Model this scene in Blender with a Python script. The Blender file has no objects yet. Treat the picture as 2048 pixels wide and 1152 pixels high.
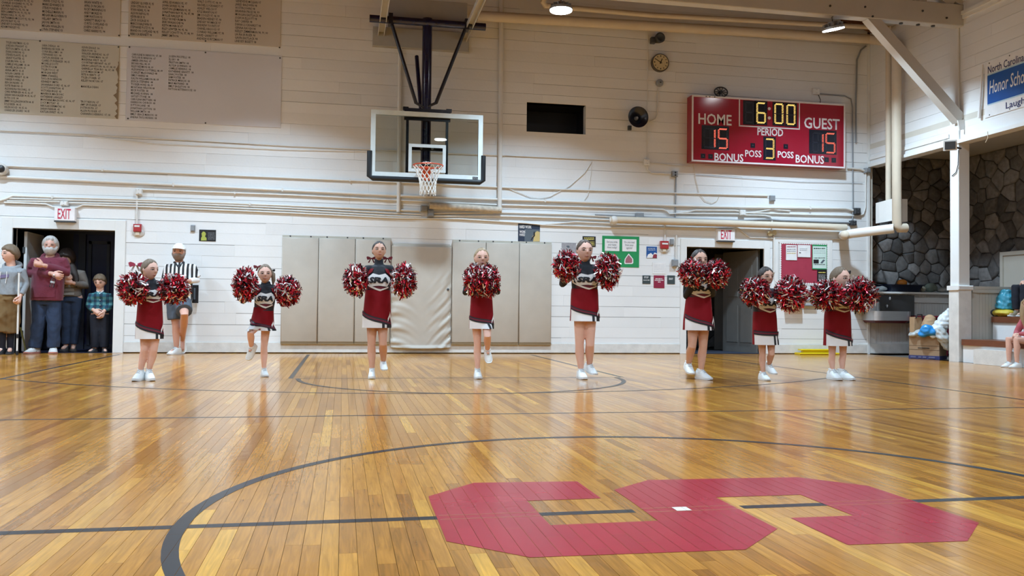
import bpy, bmesh, math, random
import numpy as np
from mathutils import Vector, Matrix, Euler

random.seed(7)
rng = np.random.default_rng(11)
SC = bpy.context.scene
COL = SC.collection
PI = math.pi

# ------------------------------------------------------------------ camera
F_PX, YAW, PITCH, ROLL, CAM_H = 1726.31, 0.193067, 0.025699, -0.011283, 0.76634
_fw = np.array([math.sin(YAW), math.cos(YAW), 0.0]); _rt = np.array([math.cos(YAW), -math.sin(YAW), 0.0]); _up = np.array([0, 0, 1.0])
_fw2 = _fw * math.cos(PITCH) + _up * math.sin(PITCH); _up2 = _up * math.cos(PITCH) - _fw * math.sin(PITCH)
_rt3 = _rt * math.cos(ROLL) - _up2 * math.sin(ROLL); _up3 = _up2 * math.cos(ROLL) + _rt * math.sin(ROLL)
cam_d = bpy.data.cameras.new('camera'); cam = bpy.data.objects.new('camera', cam_d); COL.objects.link(cam)
cam_d.sensor_width = 36.0; cam_d.sensor_fit = 'HORIZONTAL'; cam_d.lens = F_PX * 36.0 / 2048.0; cam_d.clip_start = 0.05
M = Matrix.Identity(4)
for i in range(3):
    M[i][0] = _rt3[i]; M[i][1] = _up3[i]; M[i][2] = -_fw2[i]
M[0][3], M[1][3], M[2][3] = 0, 0, CAM_H
cam.matrix_world = M
SC.camera = cam

# ------------------------------------------------------------------ world, exposure
w = bpy.data.worlds.new('night'); SC.world = w; w.use_nodes = True
w.node_tree.nodes['Background'].inputs[0].default_value = (0.02, 0.025, 0.035, 1)
w.node_tree.nodes['Background'].inputs[1].default_value = 0.3
SC.view_settings.view_transform = 'Standard'; SC.view_settings.look = 'None'
SC.view_settings.gamma = 1.0; SC.view_settings.use_curve_mapping = False
SC.view_settings.exposure = 0.0
LAMP_POWER = 100.0
LAMP_COLOR = (0.71, 0.945, 1.16)
LAMP_SPREAD = 122.0     # row nearest the end wall
LAMP_SPREAD_HALL = 152.0
SC.cycles.max_bounces = 8; SC.cycles.diffuse_bounces = 4; SC.cycles.glossy_bounces = 4
SC.cycles.transmission_bounces = 8; SC.cycles.transparent_max_bounces = 8
SC.cycles.caustics_reflective = False; SC.cycles.caustics_refractive = False
SC.cycles.sample_clamp_indirect = 6.0
SC.cycles.use_denoising = True

# ------------------------------------------------------------------ where a sight line meets a plane of the room
def _ray(u, v):
    return ((u - 1024) / F_PX) * _rt3 - ((v - 576) / F_PX) * _up3 + _fw2
def at(u, v, Y=15.0):
    d = _ray(u, v); t = Y / d[1]
    return Vector((d[0] * t, Y, CAM_H + d[2] * t))
def atx(u, v, X):
    d = _ray(u, v); t = X / d[0]
    return Vector((X, d[1] * t, CAM_H + d[2] * t))
def fl(u, v, z=0.0):
    d = _ray(u, v); t = (z - CAM_H) / d[2]
    return Vector((d[0] * t, d[1] * t, z))

# ------------------------------------------------------------------ materials
MATS = {}
def _nodes(name):
    m = bpy.data.materials.new(name); m.use_nodes = True
    nt = m.node_tree; nt.nodes.clear()
    out = nt.nodes.new('ShaderNodeOutputMaterial'); b = nt.nodes.new('ShaderNodeBsdfPrincipled')
    nt.links.new(b.outputs[0], out.inputs[0])
    return m, nt, b
def c4(c): return (c[0], c[1], c[2], 1.0)
def srgb(r, g, b):
    f = lambda x: (x / 255 / 12.92) if x / 255 <= 0.04045 else ((x / 255 + 0.055) / 1.055) ** 2.4
    return (f(r), f(g), f(b))
def mat(name, col, rough=0.6, metal=0.0, var=0.12, scale=8.0, bump=0.0, bscale=40.0, spec=0.5, coords='Object', stretch=(1, 1, 1), rand=0.0, coat=0.0, sheen=0.0, sss=0.0):
    """Principled surface with noise-mottled colour and optional fine relief."""
    if name in MATS: return MATS[name]
    m, nt, b = _nodes(name); N, L = nt.nodes, nt.links
    tc = N.new('ShaderNodeTexCoord'); mp = N.new('ShaderNodeMapping'); mp.inputs['Scale'].default_value = stretch
    L.new(N.new('ShaderNodeNewGeometry').outputs['Position'] if coords == 'World' else tc.outputs[coords], mp.inputs[0])
    nz = N.new('ShaderNodeTexNoise'); nz.inputs['Scale'].default_value = scale; nz.inputs['Detail'].default_value = 5
    L.new(mp.outputs[0], nz.inputs['Vector'])
    mx = N.new('ShaderNodeMix'); mx.data_type = 'RGBA'
    mx.inputs[6].default_value = c4([x * (1 - var) for x in col]); mx.inputs[7].default_value = c4([min(1, x * (1 + var)) for x in col])
    L.new(nz.outputs[0], mx.inputs[0])
    csrc = mx.outputs[2]
    if rand > 0:
        oi = N.new('ShaderNodeObjectInfo'); ge = N.new('ShaderNodeNewGeometry')
        ad = N.new('ShaderNodeMath'); ad.operation = 'ADD'; L.new(oi.outputs['Random'], ad.inputs[0]); L.new(ge.outputs['Random Per Island'], ad.inputs[1])
        fr = N.new('ShaderNodeMath'); fr.operation = 'FRACT'; L.new(ad.outputs[0], fr.inputs[0])
        mr = N.new('ShaderNodeMapRange'); mr.inputs[3].default_value = 1 - rand; mr.inputs[4].default_value = 1 + rand
        L.new(fr.outputs[0], mr.inputs[0])
        vm = N.new('ShaderNodeVectorMath'); vm.operation = 'SCALE'; L.new(csrc, vm.inputs[0]); L.new(mr.outputs[0], vm.inputs['Scale'])
        csrc = vm.outputs[0]
    L.new(csrc, b.inputs['Base Color'])
    b.inputs['Roughness'].default_value = rough; b.inputs['Metallic'].default_value = metal
    b.inputs['Specular IOR Level'].default_value = spec
    b.inputs['Coat Weight'].default_value = coat
    b.inputs['Sheen Weight'].default_value = sheen
    if sss > 0:
        b.inputs['Subsurface Weight'].default_value = sss; b.inputs['Subsurface Radius'].default_value = (0.02, 0.008, 0.004); b.inputs['Subsurface Scale'].default_value = 0.5
    if bump > 0:
        n2 = N.new('ShaderNodeTexNoise'); n2.inputs['Scale'].default_value = bscale; n2.inputs['Detail'].default_value = 4
        L.new(mp.outputs[0], n2.inputs['Vector'])
        bp = N.new('ShaderNodeBump'); bp.inputs['Strength'].default_value = bump; bp.inputs['Distance'].default_value = 0.01
        L.new(n2.outputs[0], bp.inputs['Height']); L.new(bp.outputs[0], b.inputs['Normal'])
    MATS[name] = m
    return m
def emit(name, col, strength):
    if name in MATS: return MATS[name]
    m = bpy.data.materials.new(name); m.use_nodes = True; nt = m.node_tree; nt.nodes.clear()
    out = nt.nodes.new('ShaderNodeOutputMaterial'); e = nt.nodes.new('ShaderNodeEmission')
    e.inputs[0].default_value = c4(col); e.inputs[1].default_value = strength
    nt.links.new(e.outputs[0], out.inputs[0]); MATS[name] = m
    return m

def floor_wood():
    m, nt, b = _nodes('varnished_oak'); N, L = nt.nodes, nt.links
    ge = N.new('ShaderNodeNewGeometry'); oi = N.new('ShaderNodeObjectInfo')
    ad = N.new('ShaderNodeMath'); ad.operation = 'ADD'; L.new(oi.outputs['Random'], ad.inputs[0]); L.new(ge.outputs['Random Per Island'], ad.inputs[1])
    fr = N.new('ShaderNodeMath'); fr.operation = 'FRACT'; L.new(ad.outputs[0], fr.inputs[0])
    cr = N.new('ShaderNodeValToRGB'); el = cr.color_ramp.elements
    stops = [(0.0, (0.33, 0.130, 0.024)), (0.2, (0.44, 0.182, 0.031)), (0.5, (0.50, 0.213, 0.036)), (0.9, (0.56, 0.250, 0.043)), (1.0, (0.69, 0.345, 0.056))]
    el[0].position = 0; el[0].color = c4(stops[0][1]); el[1].position = 1; el[1].color = c4(stops[-1][1])
    for p, c in stops[1:-1]:
        e = el.new(p); e.color = c4(c)
    L.new(fr.outputs[0], cr.inputs[0])
    # grain along the board, shifted per board
    sp = N.new('ShaderNodeCombineXYZ'); sc = N.new('ShaderNodeMath'); sc.operation = 'MULTIPLY'; sc.inputs[1].default_value = 37.0
    L.new(fr.outputs[0], sc.inputs[0]); L.new(sc.outputs[0], sp.inputs[0]); L.new(sc.outputs[0], sp.inputs[1])
    va = N.new('ShaderNodeVectorMath'); va.operation = 'ADD'; L.new(ge.outputs['Position'], va.inputs[0]); L.new(sp.outputs[0], va.inputs[1])
    mp = N.new('ShaderNodeMapping'); mp.inputs['Scale'].default_value = (60, 3.2, 1); L.new(va.outputs[0], mp.inputs[0])
    nz = N.new('ShaderNodeTexNoise'); nz.inputs['Scale'].default_value = 1.0; nz.inputs['Detail'].default_value = 6; nz.inputs['Distortion'].default_value = 1.2
    L.new(mp.outputs[0], nz.inputs['Vector'])
    rp = N.new('ShaderNodeMapRange'); rp.inputs[1].default_value = 0.3; rp.inputs[2].default_value = 0.75; rp.inputs[3].default_value = 0.66; rp.inputs[4].default_value = 1.15
    L.new(nz.outputs[0], rp.inputs[0])
    # broad wear patches
    n3 = N.new('ShaderNodeTexNoise'); n3.inputs['Scale'].default_value = 0.7; n3.inputs['Detail'].default_value = 3; L.new(ge.outputs['Position'], n3.inputs['Vector'])
    r3 = N.new('ShaderNodeMapRange'); r3.inputs[3].default_value = 0.86; r3.inputs[4].default_value = 1.14; L.new(n3.outputs[0], r3.inputs[0])
    mu = N.new('ShaderNodeMath'); mu.operation = 'MULTIPLY'; L.new(rp.outputs[0], mu.inputs[0]); L.new(r3.outputs[0], mu.inputs[1])
    vm = N.new('ShaderNodeVectorMath'); vm.operation = 'SCALE'; L.new(cr.outputs[0], vm.inputs[0]); L.new(mu.outputs[0], vm.inputs['Scale'])
    L.new(vm.outputs[0], b.inputs['Base Color'])
    rr = N.new('ShaderNodeMapRange'); rr.inputs[3].default_value = 0.10; rr.inputs[4].default_value = 0.22; L.new(n3.outputs[0], rr.inputs[0])
    L.new(rr.outputs[0], b.inputs['Roughness']); b.inputs['Specular IOR Level'].default_value = 0.55
    n2 = N.new('ShaderNodeTexNoise'); n2.inputs['Scale'].default_value = 14; n2.inputs['Detail'].default_value = 3; L.new(ge.outputs['Position'], n2.inputs['Vector'])
    bp = N.new('ShaderNodeBump'); bp.inputs['Strength'].default_value = 0.07; bp.inputs['Distance'].default_value = 0.01
    L.new(n2.outputs[0], bp.inputs['Height']); L.new(bp.outputs[0], b.inputs['Normal'])
    return m

def striped(name, ca, cb, freq, axis='X', rough=0.8, duty=0.5, off=0.0):
    """cloth with printed stripes along one axis of the garment"""
    m, nt, b = _nodes(name); N, L = nt.nodes, nt.links
    tc = N.new('ShaderNodeTexCoord'); sx = N.new('ShaderNodeSeparateXYZ'); L.new(tc.outputs['Object'], sx.inputs[0])
    mu = N.new('ShaderNodeMath'); mu.operation = 'MULTIPLY_ADD'; mu.inputs[1].default_value = freq; mu.inputs[2].default_value = off; L.new(sx.outputs[axis], mu.inputs[0])
    fr = N.new('ShaderNodeMath'); fr.operation = 'FRACT'; L.new(mu.outputs[0], fr.inputs[0])
    gt = N.new('ShaderNodeMath'); gt.operation = 'GREATER_THAN'; gt.inputs[1].default_value = duty; L.new(fr.outputs[0], gt.inputs[0])
    mx = N.new('ShaderNodeMix'); mx.data_type = 'RGBA'; mx.inputs[6].default_value = c4(ca); mx.inputs[7].default_value = c4(cb)
    L.new(gt.outputs[0], mx.inputs[0]); L.new(mx.outputs[2], b.inputs['Base Color']); b.inputs['Roughness'].default_value = rough
    return m
def plaid(name):
    m, nt, b = _nodes(name); N, L = nt.nodes, nt.links
    tc = N.new('ShaderNodeTexCoord'); sx = N.new('ShaderNodeSeparateXYZ'); L.new(tc.outputs['Object'], sx.inputs[0])
    acc = None
    for ax, fq in (('X', 11.0), ('Z', 11.0)):
        mu = N.new('ShaderNodeMath'); mu.operation = 'MULTIPLY'; mu.inputs[1].default_value = fq; L.new(sx.outputs[ax], mu.inputs[0])
        fr = N.new('ShaderNodeMath'); fr.operation = 'FRACT'; L.new(mu.outputs[0], fr.inputs[0])
        gt = N.new('ShaderNodeMath'); gt.operation = 'GREATER_THAN'; gt.inputs[1].default_value = 0.5; L.new(fr.outputs[0], gt.inputs[0])
        if acc is None: acc = gt
        else:
            a2 = N.new('ShaderNodeMath'); a2.operation = 'ADD'; L.new(acc.outputs[0], a2.inputs[0]); L.new(gt.outputs[0], a2.inputs[1]); acc = a2
    dv = N.new('ShaderNodeMath'); dv.operation = 'MULTIPLY'; dv.inputs[1].default_value = 0.5; L.new(acc.outputs[0], dv.inputs[0])
    cr = N.new('ShaderNodeValToRGB'); cr.color_ramp.interpolation = 'CONSTANT'; el = cr.color_ramp.elements
    el[0].position = 0; el[0].color = c4((0.012, 0.03, 0.06)); el[1].position = 0.35; el[1].color = c4((0.02, 0.10, 0.14)); e = el.new(0.85); e.color = c4((0.10, 0.28, 0.30))
    L.new(dv.outputs[0], cr.inputs[0]); L.new(cr.outputs[0], b.inputs['Base Color']); b.inputs['Roughness'].default_value = 0.85
    return m
def glass_mat(name, tint=(0.93, 0.97, 0.96)):
    m = bpy.data.materials.new(name); m.use_nodes = True; nt = m.node_tree; nt.nodes.clear(); N, L = nt.nodes, nt.links
    out = N.new('ShaderNodeOutputMaterial'); mx = N.new('ShaderNodeMixShader'); tr = N.new('ShaderNodeBsdfTransparent'); gl = N.new('ShaderNodeBsdfGlossy')
    fr = N.new('ShaderNodeFresnel'); fr.inputs[0].default_value = 1.5
    tr.inputs[0].default_value = c4(tint); gl.inputs['Roughness'].default_value = 0.015
    L.new(fr.outputs[0], mx.inputs[0]); L.new(tr.outputs[0], mx.inputs[1]); L.new(gl.outputs[0], mx.inputs[2]); L.new(mx.outputs[0], out.inputs[0])
    MATS[name] = m
    return m

# ------------------------------------------------------------------ scene-graph helpers
LOC = {}
def empty(name, loc, label=None, cat=None, group=None, kind=None, parent=None):
    o = bpy.data.objects.new(name, None); COL.objects.link(o); o.empty_display_size = 0.1
    loc = Vector(loc)
    if parent is not None:
        o.parent = parent; o.location = loc - LOC[parent]
    else: o.location = loc
    LOC[o] = loc
    return tag(o, label, cat, group, kind)
def tag(o, label=None, cat=None, group=None, kind=None):
    if label: o['label'] = label
    if cat: o['category'] = cat
    if group: o['group'] = group
    if kind: o['kind'] = kind
    return o
def link_mesh(name, me, m, parent=None, origin=None):
    """me holds world coordinates; shift it to its parent's (or own) origin and link it"""
    if parent is not None: base = LOC[parent]
    else: base = Vector(origin) if origin is not None else Vector((0, 0, 0))
    me.transform(Matrix.Translation(-base))
    o = bpy.data.objects.new(name, me); COL.objects.link(o)
    if parent is not None: o.parent = parent
    else: o.location = base
    LOC[o] = base
    ms = m if isinstance(m, (list, tuple)) else [m]
    for x in ms: me.materials.append(x)
    return o

class MB:
    """collects simple solids in world coordinates and links them as one mesh object"""
    def __init__(s): s.v = []; s.f = []; s.mi = []; s.cur = 0
    def add(s, vs, fs):
        n = len(s.v); s.v.extend([tuple(x) for x in vs])
        for f in fs: s.f.append(tuple(n + i for i in f)); s.mi.append(s.cur)
        return s
    def box(s, a, b):
        x0, y0, z0 = [min(a[i], b[i]) for i in range(3)]; x1, y1, z1 = [max(a[i], b[i]) for i in range(3)]
        return s.add([(x0, y0, z0), (x1, y0, z0), (x1, y1, z0), (x0, y1, z0), (x0, y0, z1), (x1, y0, z1), (x1, y1, z1), (x0, y1, z1)],
                     [(3, 2, 1, 0), (4, 5, 6, 7), (0, 1, 5, 4), (1, 2, 6, 5), (2, 3, 7, 6), (3, 0, 4, 7)])
    def cbox(s, a, b, c=0.004):
        """box with chamfered long edges facing the room (-Y side)"""
        x0, y0, z0 = [min(a[i], b[i]) for i in range(3)]; x1, y1, z1 = [max(a[i], b[i]) for i in range(3)]
        return s.loft([[(x0, y1, z0), (x1, y1, z0), (x1, y1, z1), (x0, y1, z1)], [(x0, y0 + c, z0), (x1, y0 + c, z0), (x1, y0 + c, z1), (x0, y0 + c, z1)],
                       [(x0 + c, y0, z0 + c), (x1 - c, y0, z0 + c), (x1 - c, y0, z1 - c), (x0 + c, y0, z1 - c)]])
    def obox(s, p, q, w, h, up=(0, 0, 1)):
        """beam of section w x h from p to q"""
        p, q = Vector(p), Vector(q); d = (q - p).normalized(); u = Vector(up)
        sd = d.cross(u).normalized(); u = sd.cross(d).normalized()
        r = []
        for c in (p, q): r.append([c + sd * (a * w / 2) + u * (b * h / 2) for a, b in ((-1, -1), (1, -1), (1, 1), (-1, 1))])
        return s.loft(r)
    def loft(s, rings, closed=True, caps=True):
        n = len(rings[0]); vs = [p for r in rings for p in r]; fs = []
        for i in range(len(rings) - 1):
            for j in range(n if closed else n - 1):
                k = (j + 1) % n
                fs.append((i * n + j, i * n + k, (i + 1) * n + k, (i + 1) * n + j))
        if caps and closed:
            fs.append(tuple(range(n - 1, -1, -1))); b = (len(rings) - 1) * n; fs.append(tuple(b + j for j in range(n)))
        return s.add(vs, fs)
    def tube(s, pts, rad, n=8, caps=True, round_ends=False, flat=None):
        pts = [Vector(p) for p in pts]
        if not isinstance(rad, (list, tuple)): rad = [rad] * len(pts)
        P, R = [], []
        if round_ends:
            d0 = (pts[0] - pts[1]).normalized()
            for a in (88, 65, 40, 18): P.append(pts[0] + d0 * rad[0] * math.sin(math.radians(a))); R.append(rad[0] * math.cos(math.radians(a)))
        dirs = []
        P0 = len(P)
        P += pts; R += list(rad)
        if round_ends:
            d1 = (pts[-1] - pts[-2]).normalized()
            for a in (18, 40, 65, 88): P.append(pts[-1] + d1 * rad[-1] * math.sin(math.radians(a))); R.append(rad[-1] * math.cos(math.radians(a)))
        rings = []; ref = None
        for i, p in enumerate(P):
            a = P[max(0, i - 1)]; b = P[min(len(P) - 1, i + 1)]; d = (b - a)
            if d.length < 1e-9: d = Vector((0, 0, 1))
            d.normalize()
            if ref is None:
                ref = Vector((0, 0, 1)) if abs(d.z) < 0.9 else Vector((0, 1, 0))
            x = d.cross(ref)
            if x.length < 1e-4: x = d.cross(Vector((1, 0, 0.3)))
            x.normalize(); y = x.cross(d).normalized(); ref = y
            rings.append([p + x * (R[i] * math.cos(2 * PI * k / n)) + y * (R[i] * math.sin(2 * PI * k / n)) for k in range(n)])
        return s.loft(rings, True, caps)
    def cyl(s, p, q, r, n=16, r2=None): return s.tube([p, q], [r, r if r2 is None else r2], n)
    def lathe(s, c, axis, prof, n=24):
        """prof: (distance along axis, radius)"""
        c = Vector(c); d = Vector(axis).normalized(); x = d.cross(Vector((0, 0, 1)))
        if x.length < 1e-3: x = Vector((1, 0, 0))
        x.normalize(); y = x.cross(d)
        return s.loft([[c + d * h + x * (r * math.cos(2 * PI * k / n)) + y * (r * math.sin(2 * PI * k / n)) for k in range(n)] for h, r in prof])
    def ball(s, c, r, n=16, m=10, rot=None):
        c = Vector(c); r = Vector(r) if not isinstance(r, (int, float)) else Vector((r, r, r)); rings = []
        for i in range(m + 1):
            t = -PI / 2 + PI * (i + 0.02) / (m + 0.04); ring = []
            for k in range(n):
                p = Vector((r.x * math.cos(t) * math.cos(2 * PI * k / n), r.y * math.cos(t) * math.sin(2 * PI * k / n), r.z * math.sin(t)))
                ring.append(c + (rot @ p if rot else p))
            rings.append(ring)
        return s.loft(rings)
    def prism(s, poly, d, closed=True):
        """planar polygon (3-D points) extruded by the vector d"""
        d = Vector(d); a = [Vector(p) for p in poly]; return s.loft([a, [p + d for p in a]])
    def poly(s, pts): return s.add(pts, [tuple(range(len(pts)))])
    def grid(s, fn, nu, nv):
        vs = [fn(i / nu, j / nv) for j in range(nv + 1) for i in range(nu + 1)]
        fs = [(j * (nu + 1) + i, j * (nu + 1) + i + 1, (j + 1) * (nu + 1) + i + 1, (j + 1) * (nu + 1) + i) for j in range(nv) for i in range(nu)]
        return s.add(vs, fs)
    def mesh(s, name, smooth=None, fix=True):
        me = bpy.data.meshes.new(name); me.from_pydata([tuple(p) for p in s.v], [], s.f)
        for p, i in zip(me.polygons, s.mi): p.material_index = i
        if fix:
            bm = bmesh.new(); bm.from_mesh(me); bmesh.ops.recalc_face_normals(bm, faces=bm.faces); bm.to_mesh(me); bm.free()
        if smooth is not None:
            me.polygons.foreach_set('use_smooth', [True] * len(me.polygons)); me.set_sharp_from_angle(angle=math.radians(smooth))
        return me
    def build(s, name, m, parent=None, origin=None, smooth=None, fix=True):
        me = s.mesh(name, smooth, fix)
        if parent is None and origin is None:
            a = np.array(s.v); origin = ((a[:, 0].min() + a[:, 0].max()) / 2, (a[:, 1].min() + a[:, 1].max()) / 2, a[:, 2].min())
        return link_mesh(name, me, m, parent, origin)

def fuse(mb, voxel, it=4, wrinkle=0.0, wscale=14.0, seed=0):
    """join overlapping solids into one continuous skin (world coordinates)"""
    me = mb.mesh('tmp_fuse'); o = bpy.data.objects.new('tmp_fuse', me); COL.objects.link(o)
    r = o.modifiers.new('r', 'REMESH'); r.mode = 'VOXEL'; r.voxel_size = voxel
    if it: k = o.modifiers.new('s', 'SMOOTH'); k.factor = 0.5; k.iterations = it
    dg = bpy.context.evaluated_depsgraph_get(); ev = o.evaluated_get(dg)
    out = bpy.data.meshes.new_from_object(ev)
    bpy.data.objects.remove(o); bpy.data.meshes.remove(me)
    if wrinkle > 0:
        n = len(out.vertices); co = np.empty(n * 3, 'f'); out.vertices.foreach_get('co', co); co = co.reshape(-1, 3)
        no = np.empty(n * 3, 'f'); out.vertex_normals.foreach_get('vector', no); no = no.reshape(-1, 3)
        rs = np.random.default_rng(seed); d = np.zeros(n)
        for q in range(7):
            k = rs.normal(size=3) * wscale * (0.6 + 0.25 * q); k[2] *= 1.3; ph = rs.uniform(0, 6.28)
            d += np.sin(co @ k + ph + 1.5 * np.sin(co @ rs.normal(size=3) * wscale * 0.5)) / (1 + 0.3 * q)
        co += no * (d * wrinkle / 3.0)[:, None]; out.vertices.foreach_set('co', co.ravel()); out.update()
    out.polygons.foreach_set('use_smooth', [True] * len(out.polygons))
    return out
def fuse_build(name, mb, m, parent, voxel=0.008, it=4, wrinkle=0.0, wscale=14.0, seed=0):
    me = fuse(mb, voxel, it, wrinkle, wscale, seed); me.name = name
    return link_mesh(name, me, m, parent)

# ------------------------------------------------------------------ lettering
def text_mesh(txt, bold=0.0, shear=0.0, align='LEFT', spacing=1.0, line=1.0, res=2):
    """flat lettering as a mesh in its own x,y plane, cap height about 0.7 per unit size"""
    cu = bpy.data.curves.new('tmp_text', 'FONT'); cu.body = txt; cu.size = 1.0; cu.offset = bold; cu.shear = shear; cu.align_x = align
    cu.space_character = spacing; cu.space_line = line; cu.resolution_u = res
    o = bpy.data.objects.new('tmp_text', cu); COL.objects.link(o)
    dg = bpy.context.evaluated_depsgraph_get(); ev = o.evaluated_get(dg); me = bpy.data.meshes.new_from_object(ev)
    bpy.data.objects.remove(o); bpy.data.curves.remove(cu)
    n = len(me.vertices); co = np.empty(n * 3, 'f'); me.vertices.foreach_get('co', co)
    return me, co.reshape(-1, 3)
def text_fit(txt, p00, p10, p01, m, parent, name='lettering', off=(0, -0.003, 0), **kw):
    """lettering stretched so its bounding box fills the parallelogram p00 (lower left), p10 (lower right), p01 (upper left)"""
    me, co = text_mesh(txt, **kw)
    a, b = co.min(0), co.max(0); p00, p10, p01 = [np.array(p) for p in (p00, p10, p01)]
    s = (co[:, 0] - a[0]) / max(1e-6, b[0] - a[0]); t = (co[:, 1] - a[1]) / max(1e-6, b[1] - a[1])
    w = p00 + s[:, None] * (p10 - p00) + t[:, None] * (p01 - p00) + np.array(off)
    me.vertices.foreach_set('co', w.astype('f').ravel()); me.update(); me.name = name
    return link_mesh(name, me, m, parent)
def px_text(txt, u0, v0, u1, v1, Y, m, parent, name='lettering', slope=0.0, **kw):
    """lettering on the plane Y between the sight lines of its lower left (u0,v1) and upper right (u1,v0)"""
    a = at(u0, v1, Y); b = at(u1, v0, Y)
    return text_fit(txt, (a.x, Y, a.z), (b.x, Y, a.z), (a.x, Y, b.z), m, parent, name, **kw)

def rect_minus(r, holes):
    """axis-aligned rectangle (x0,z0,x1,z1) minus holes -> rectangles"""
    out = [r]
    for h in holes:
        nx = []
        for (x0, z0, x1, z1) in out:
            if h[0] >= x1 or h[2] <= x0 or h[1] >= z1 or h[3] <= z0: nx.append((x0, z0, x1, z1)); continue
            if h[1] > z0: nx.append((x0, z0, x1, h[1]))
            if h[3] < z1: nx.append((x0, h[3], x1, z1))
            a, b = max(z0, h[1]), min(z1, h[3])
            if h[0] > x0: nx.append((x0, a, h[0], b))
            if h[2] < x1: nx.append((h[2], a, x1, b))
        out = nx
    return [q for q in out if q[2] - q[0] > 0.01 and q[3] - q[1] > 0.008]
_unit = None
def unit_box():
    global _unit
    if _unit is None:
        _unit = MB().box((-0.5, -0.5, -0.5), (0.5, 0.5, 0.5)).mesh('plank')
    return _unit
def piece(name, a, b, m, parent):
    """a plain board between two corners; boards of one material share one mesh"""
    key = 'unit_' + m.name
    me = bpy.data.meshes.get(key)
    if me is None:
        me = MB().box((-0.5, -0.5, -0.5), (0.5, 0.5, 0.5)).mesh(key); me.materials.append(m)
    o = bpy.data.objects.new(name, me); COL.objects.link(o)
    c = (Vector(a) + Vector(b)) / 2
    o.parent = parent; o.location = c - LOC[parent]; o.scale = [abs(b[i] - a[i]) for i in range(3)]
    return o

# ================================================================== palette
WHITE = mat('white_wall_paint', (0.79, 0.80, 0.80), 0.55, var=0.05, scale=1.6, bump=0.15, bscale=25, coords='World', rand=0.035)
TRIM = mat('white_trim_paint', (0.78, 0.785, 0.77), 0.5, var=0.06, scale=3, bump=0.1, coords='World')
SCUFF = mat('scuffed_white_paint', (0.70, 0.69, 0.66), 0.6, var=0.22, scale=7, bump=0.2, coords='World')
BACKING = mat('dark_wall_backing', (0.16, 0.14, 0.12), 0.9, coords='World')
CREAM = mat('cream_pipe_paint', (0.66, 0.58, 0.46), 0.55, var=0.1, scale=4, bump=0.15, coords='World')
PIPE_W = mat('white_pipe_paint', (0.74, 0.73, 0.70), 0.5, var=0.08, scale=5, coords='World')
PIPE_DIRTY = mat('peeling_pipe_paint', (0.55, 0.50, 0.42), 0.7, var=0.55, scale=18, bump=0.5, bscale=30, coords='World')
GREYBOX = mat('grey_galvanised', (0.30, 0.32, 0.34), 0.5, 0.3, coords='World')
DARKGREY = mat('dark_grey_metal', (0.06, 0.065, 0.07), 0.5, 0.3)
BLACK = mat('black_plastic', (0.012, 0.012, 0.014), 0.45)
BLACKM = mat('black_enamel', (0.010, 0.012, 0.025), 0.25, spec=0.6)
BEAM = mat('truss_paint', (0.58, 0.56, 0.52), 0.6, var=0.1, scale=3, bump=0.15, coords='World')
ROOFWOOD = mat('brown_roof_boards', (0.20, 0.085, 0.035), 0.7, var=0.4, scale=5, stretch=(1, 6, 6), coords='World', rand=0.25)
STONE = mat('grey_field_stone', (0.175, 0.168, 0.165), 0.85, var=0.55, scale=11, bump=1.0, bscale=16, coords='World', rand=0.55)
MORTAR = mat('dark_mortar', (0.045, 0.042, 0.04), 0.95, bump=0.4, coords='World')
BEADW = mat('white_beadboard_paint', (0.74, 0.74, 0.72), 0.5, var=0.06, scale=3, coords='World', rand=0.03)
BEADG = mat('cream_beadboard_paint', (0.60, 0.57, 0.50), 0.5, var=0.06, scale=3, coords='World', rand=0.03)
TREAD = mat('red_brown_stair_tread', (0.17, 0.055, 0.025), 0.35, var=0.35, scale=6, stretch=(8, 1, 8), coords='World')
PAINT_GREY = mat('charcoal_floor_paint', (0.016, 0.020, 0.026), 0.28, var=0.15, scale=6, coords='World')
PAINT_RED = mat('red_floor_paint', (0.36, 0.018, 0.035), 0.2, var=0.08, scale=5, coords='World', rand=0.05)
PAINT_TAN = mat('tan_floor_paint', (0.45, 0.22, 0.10), 0.3, coords='World')
PAINT_WHITE = mat('white_floor_paint', (0.75, 0.68, 0.62), 0.3, coords='World')
OAK = floor_wood()
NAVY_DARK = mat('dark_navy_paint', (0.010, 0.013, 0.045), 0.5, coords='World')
GREY_DOOR = mat('grey_door_paint', (0.16, 0.155, 0.145), 0.5, coords='World')
STEEL = mat('brushed_steel', (0.55, 0.55, 0.56), 0.3, 0.75, var=0.1, scale=3, stretch=(1, 1, 30), coords='World')
GLASS = glass_mat('backboard_glass', (0.86, 0.9, 0.9))

D = 15.0                     # face of the planked end wall
XR = 9.95                    # face of the right side wall
HOLE_L = (-5.18, 0.0, -3.655, 1.985)
HOLE_R = (6.207, 0.0, 7.748, 1.972)
HOLE_W = (3.165, 3.958, 4.270, 4.487)

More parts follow.
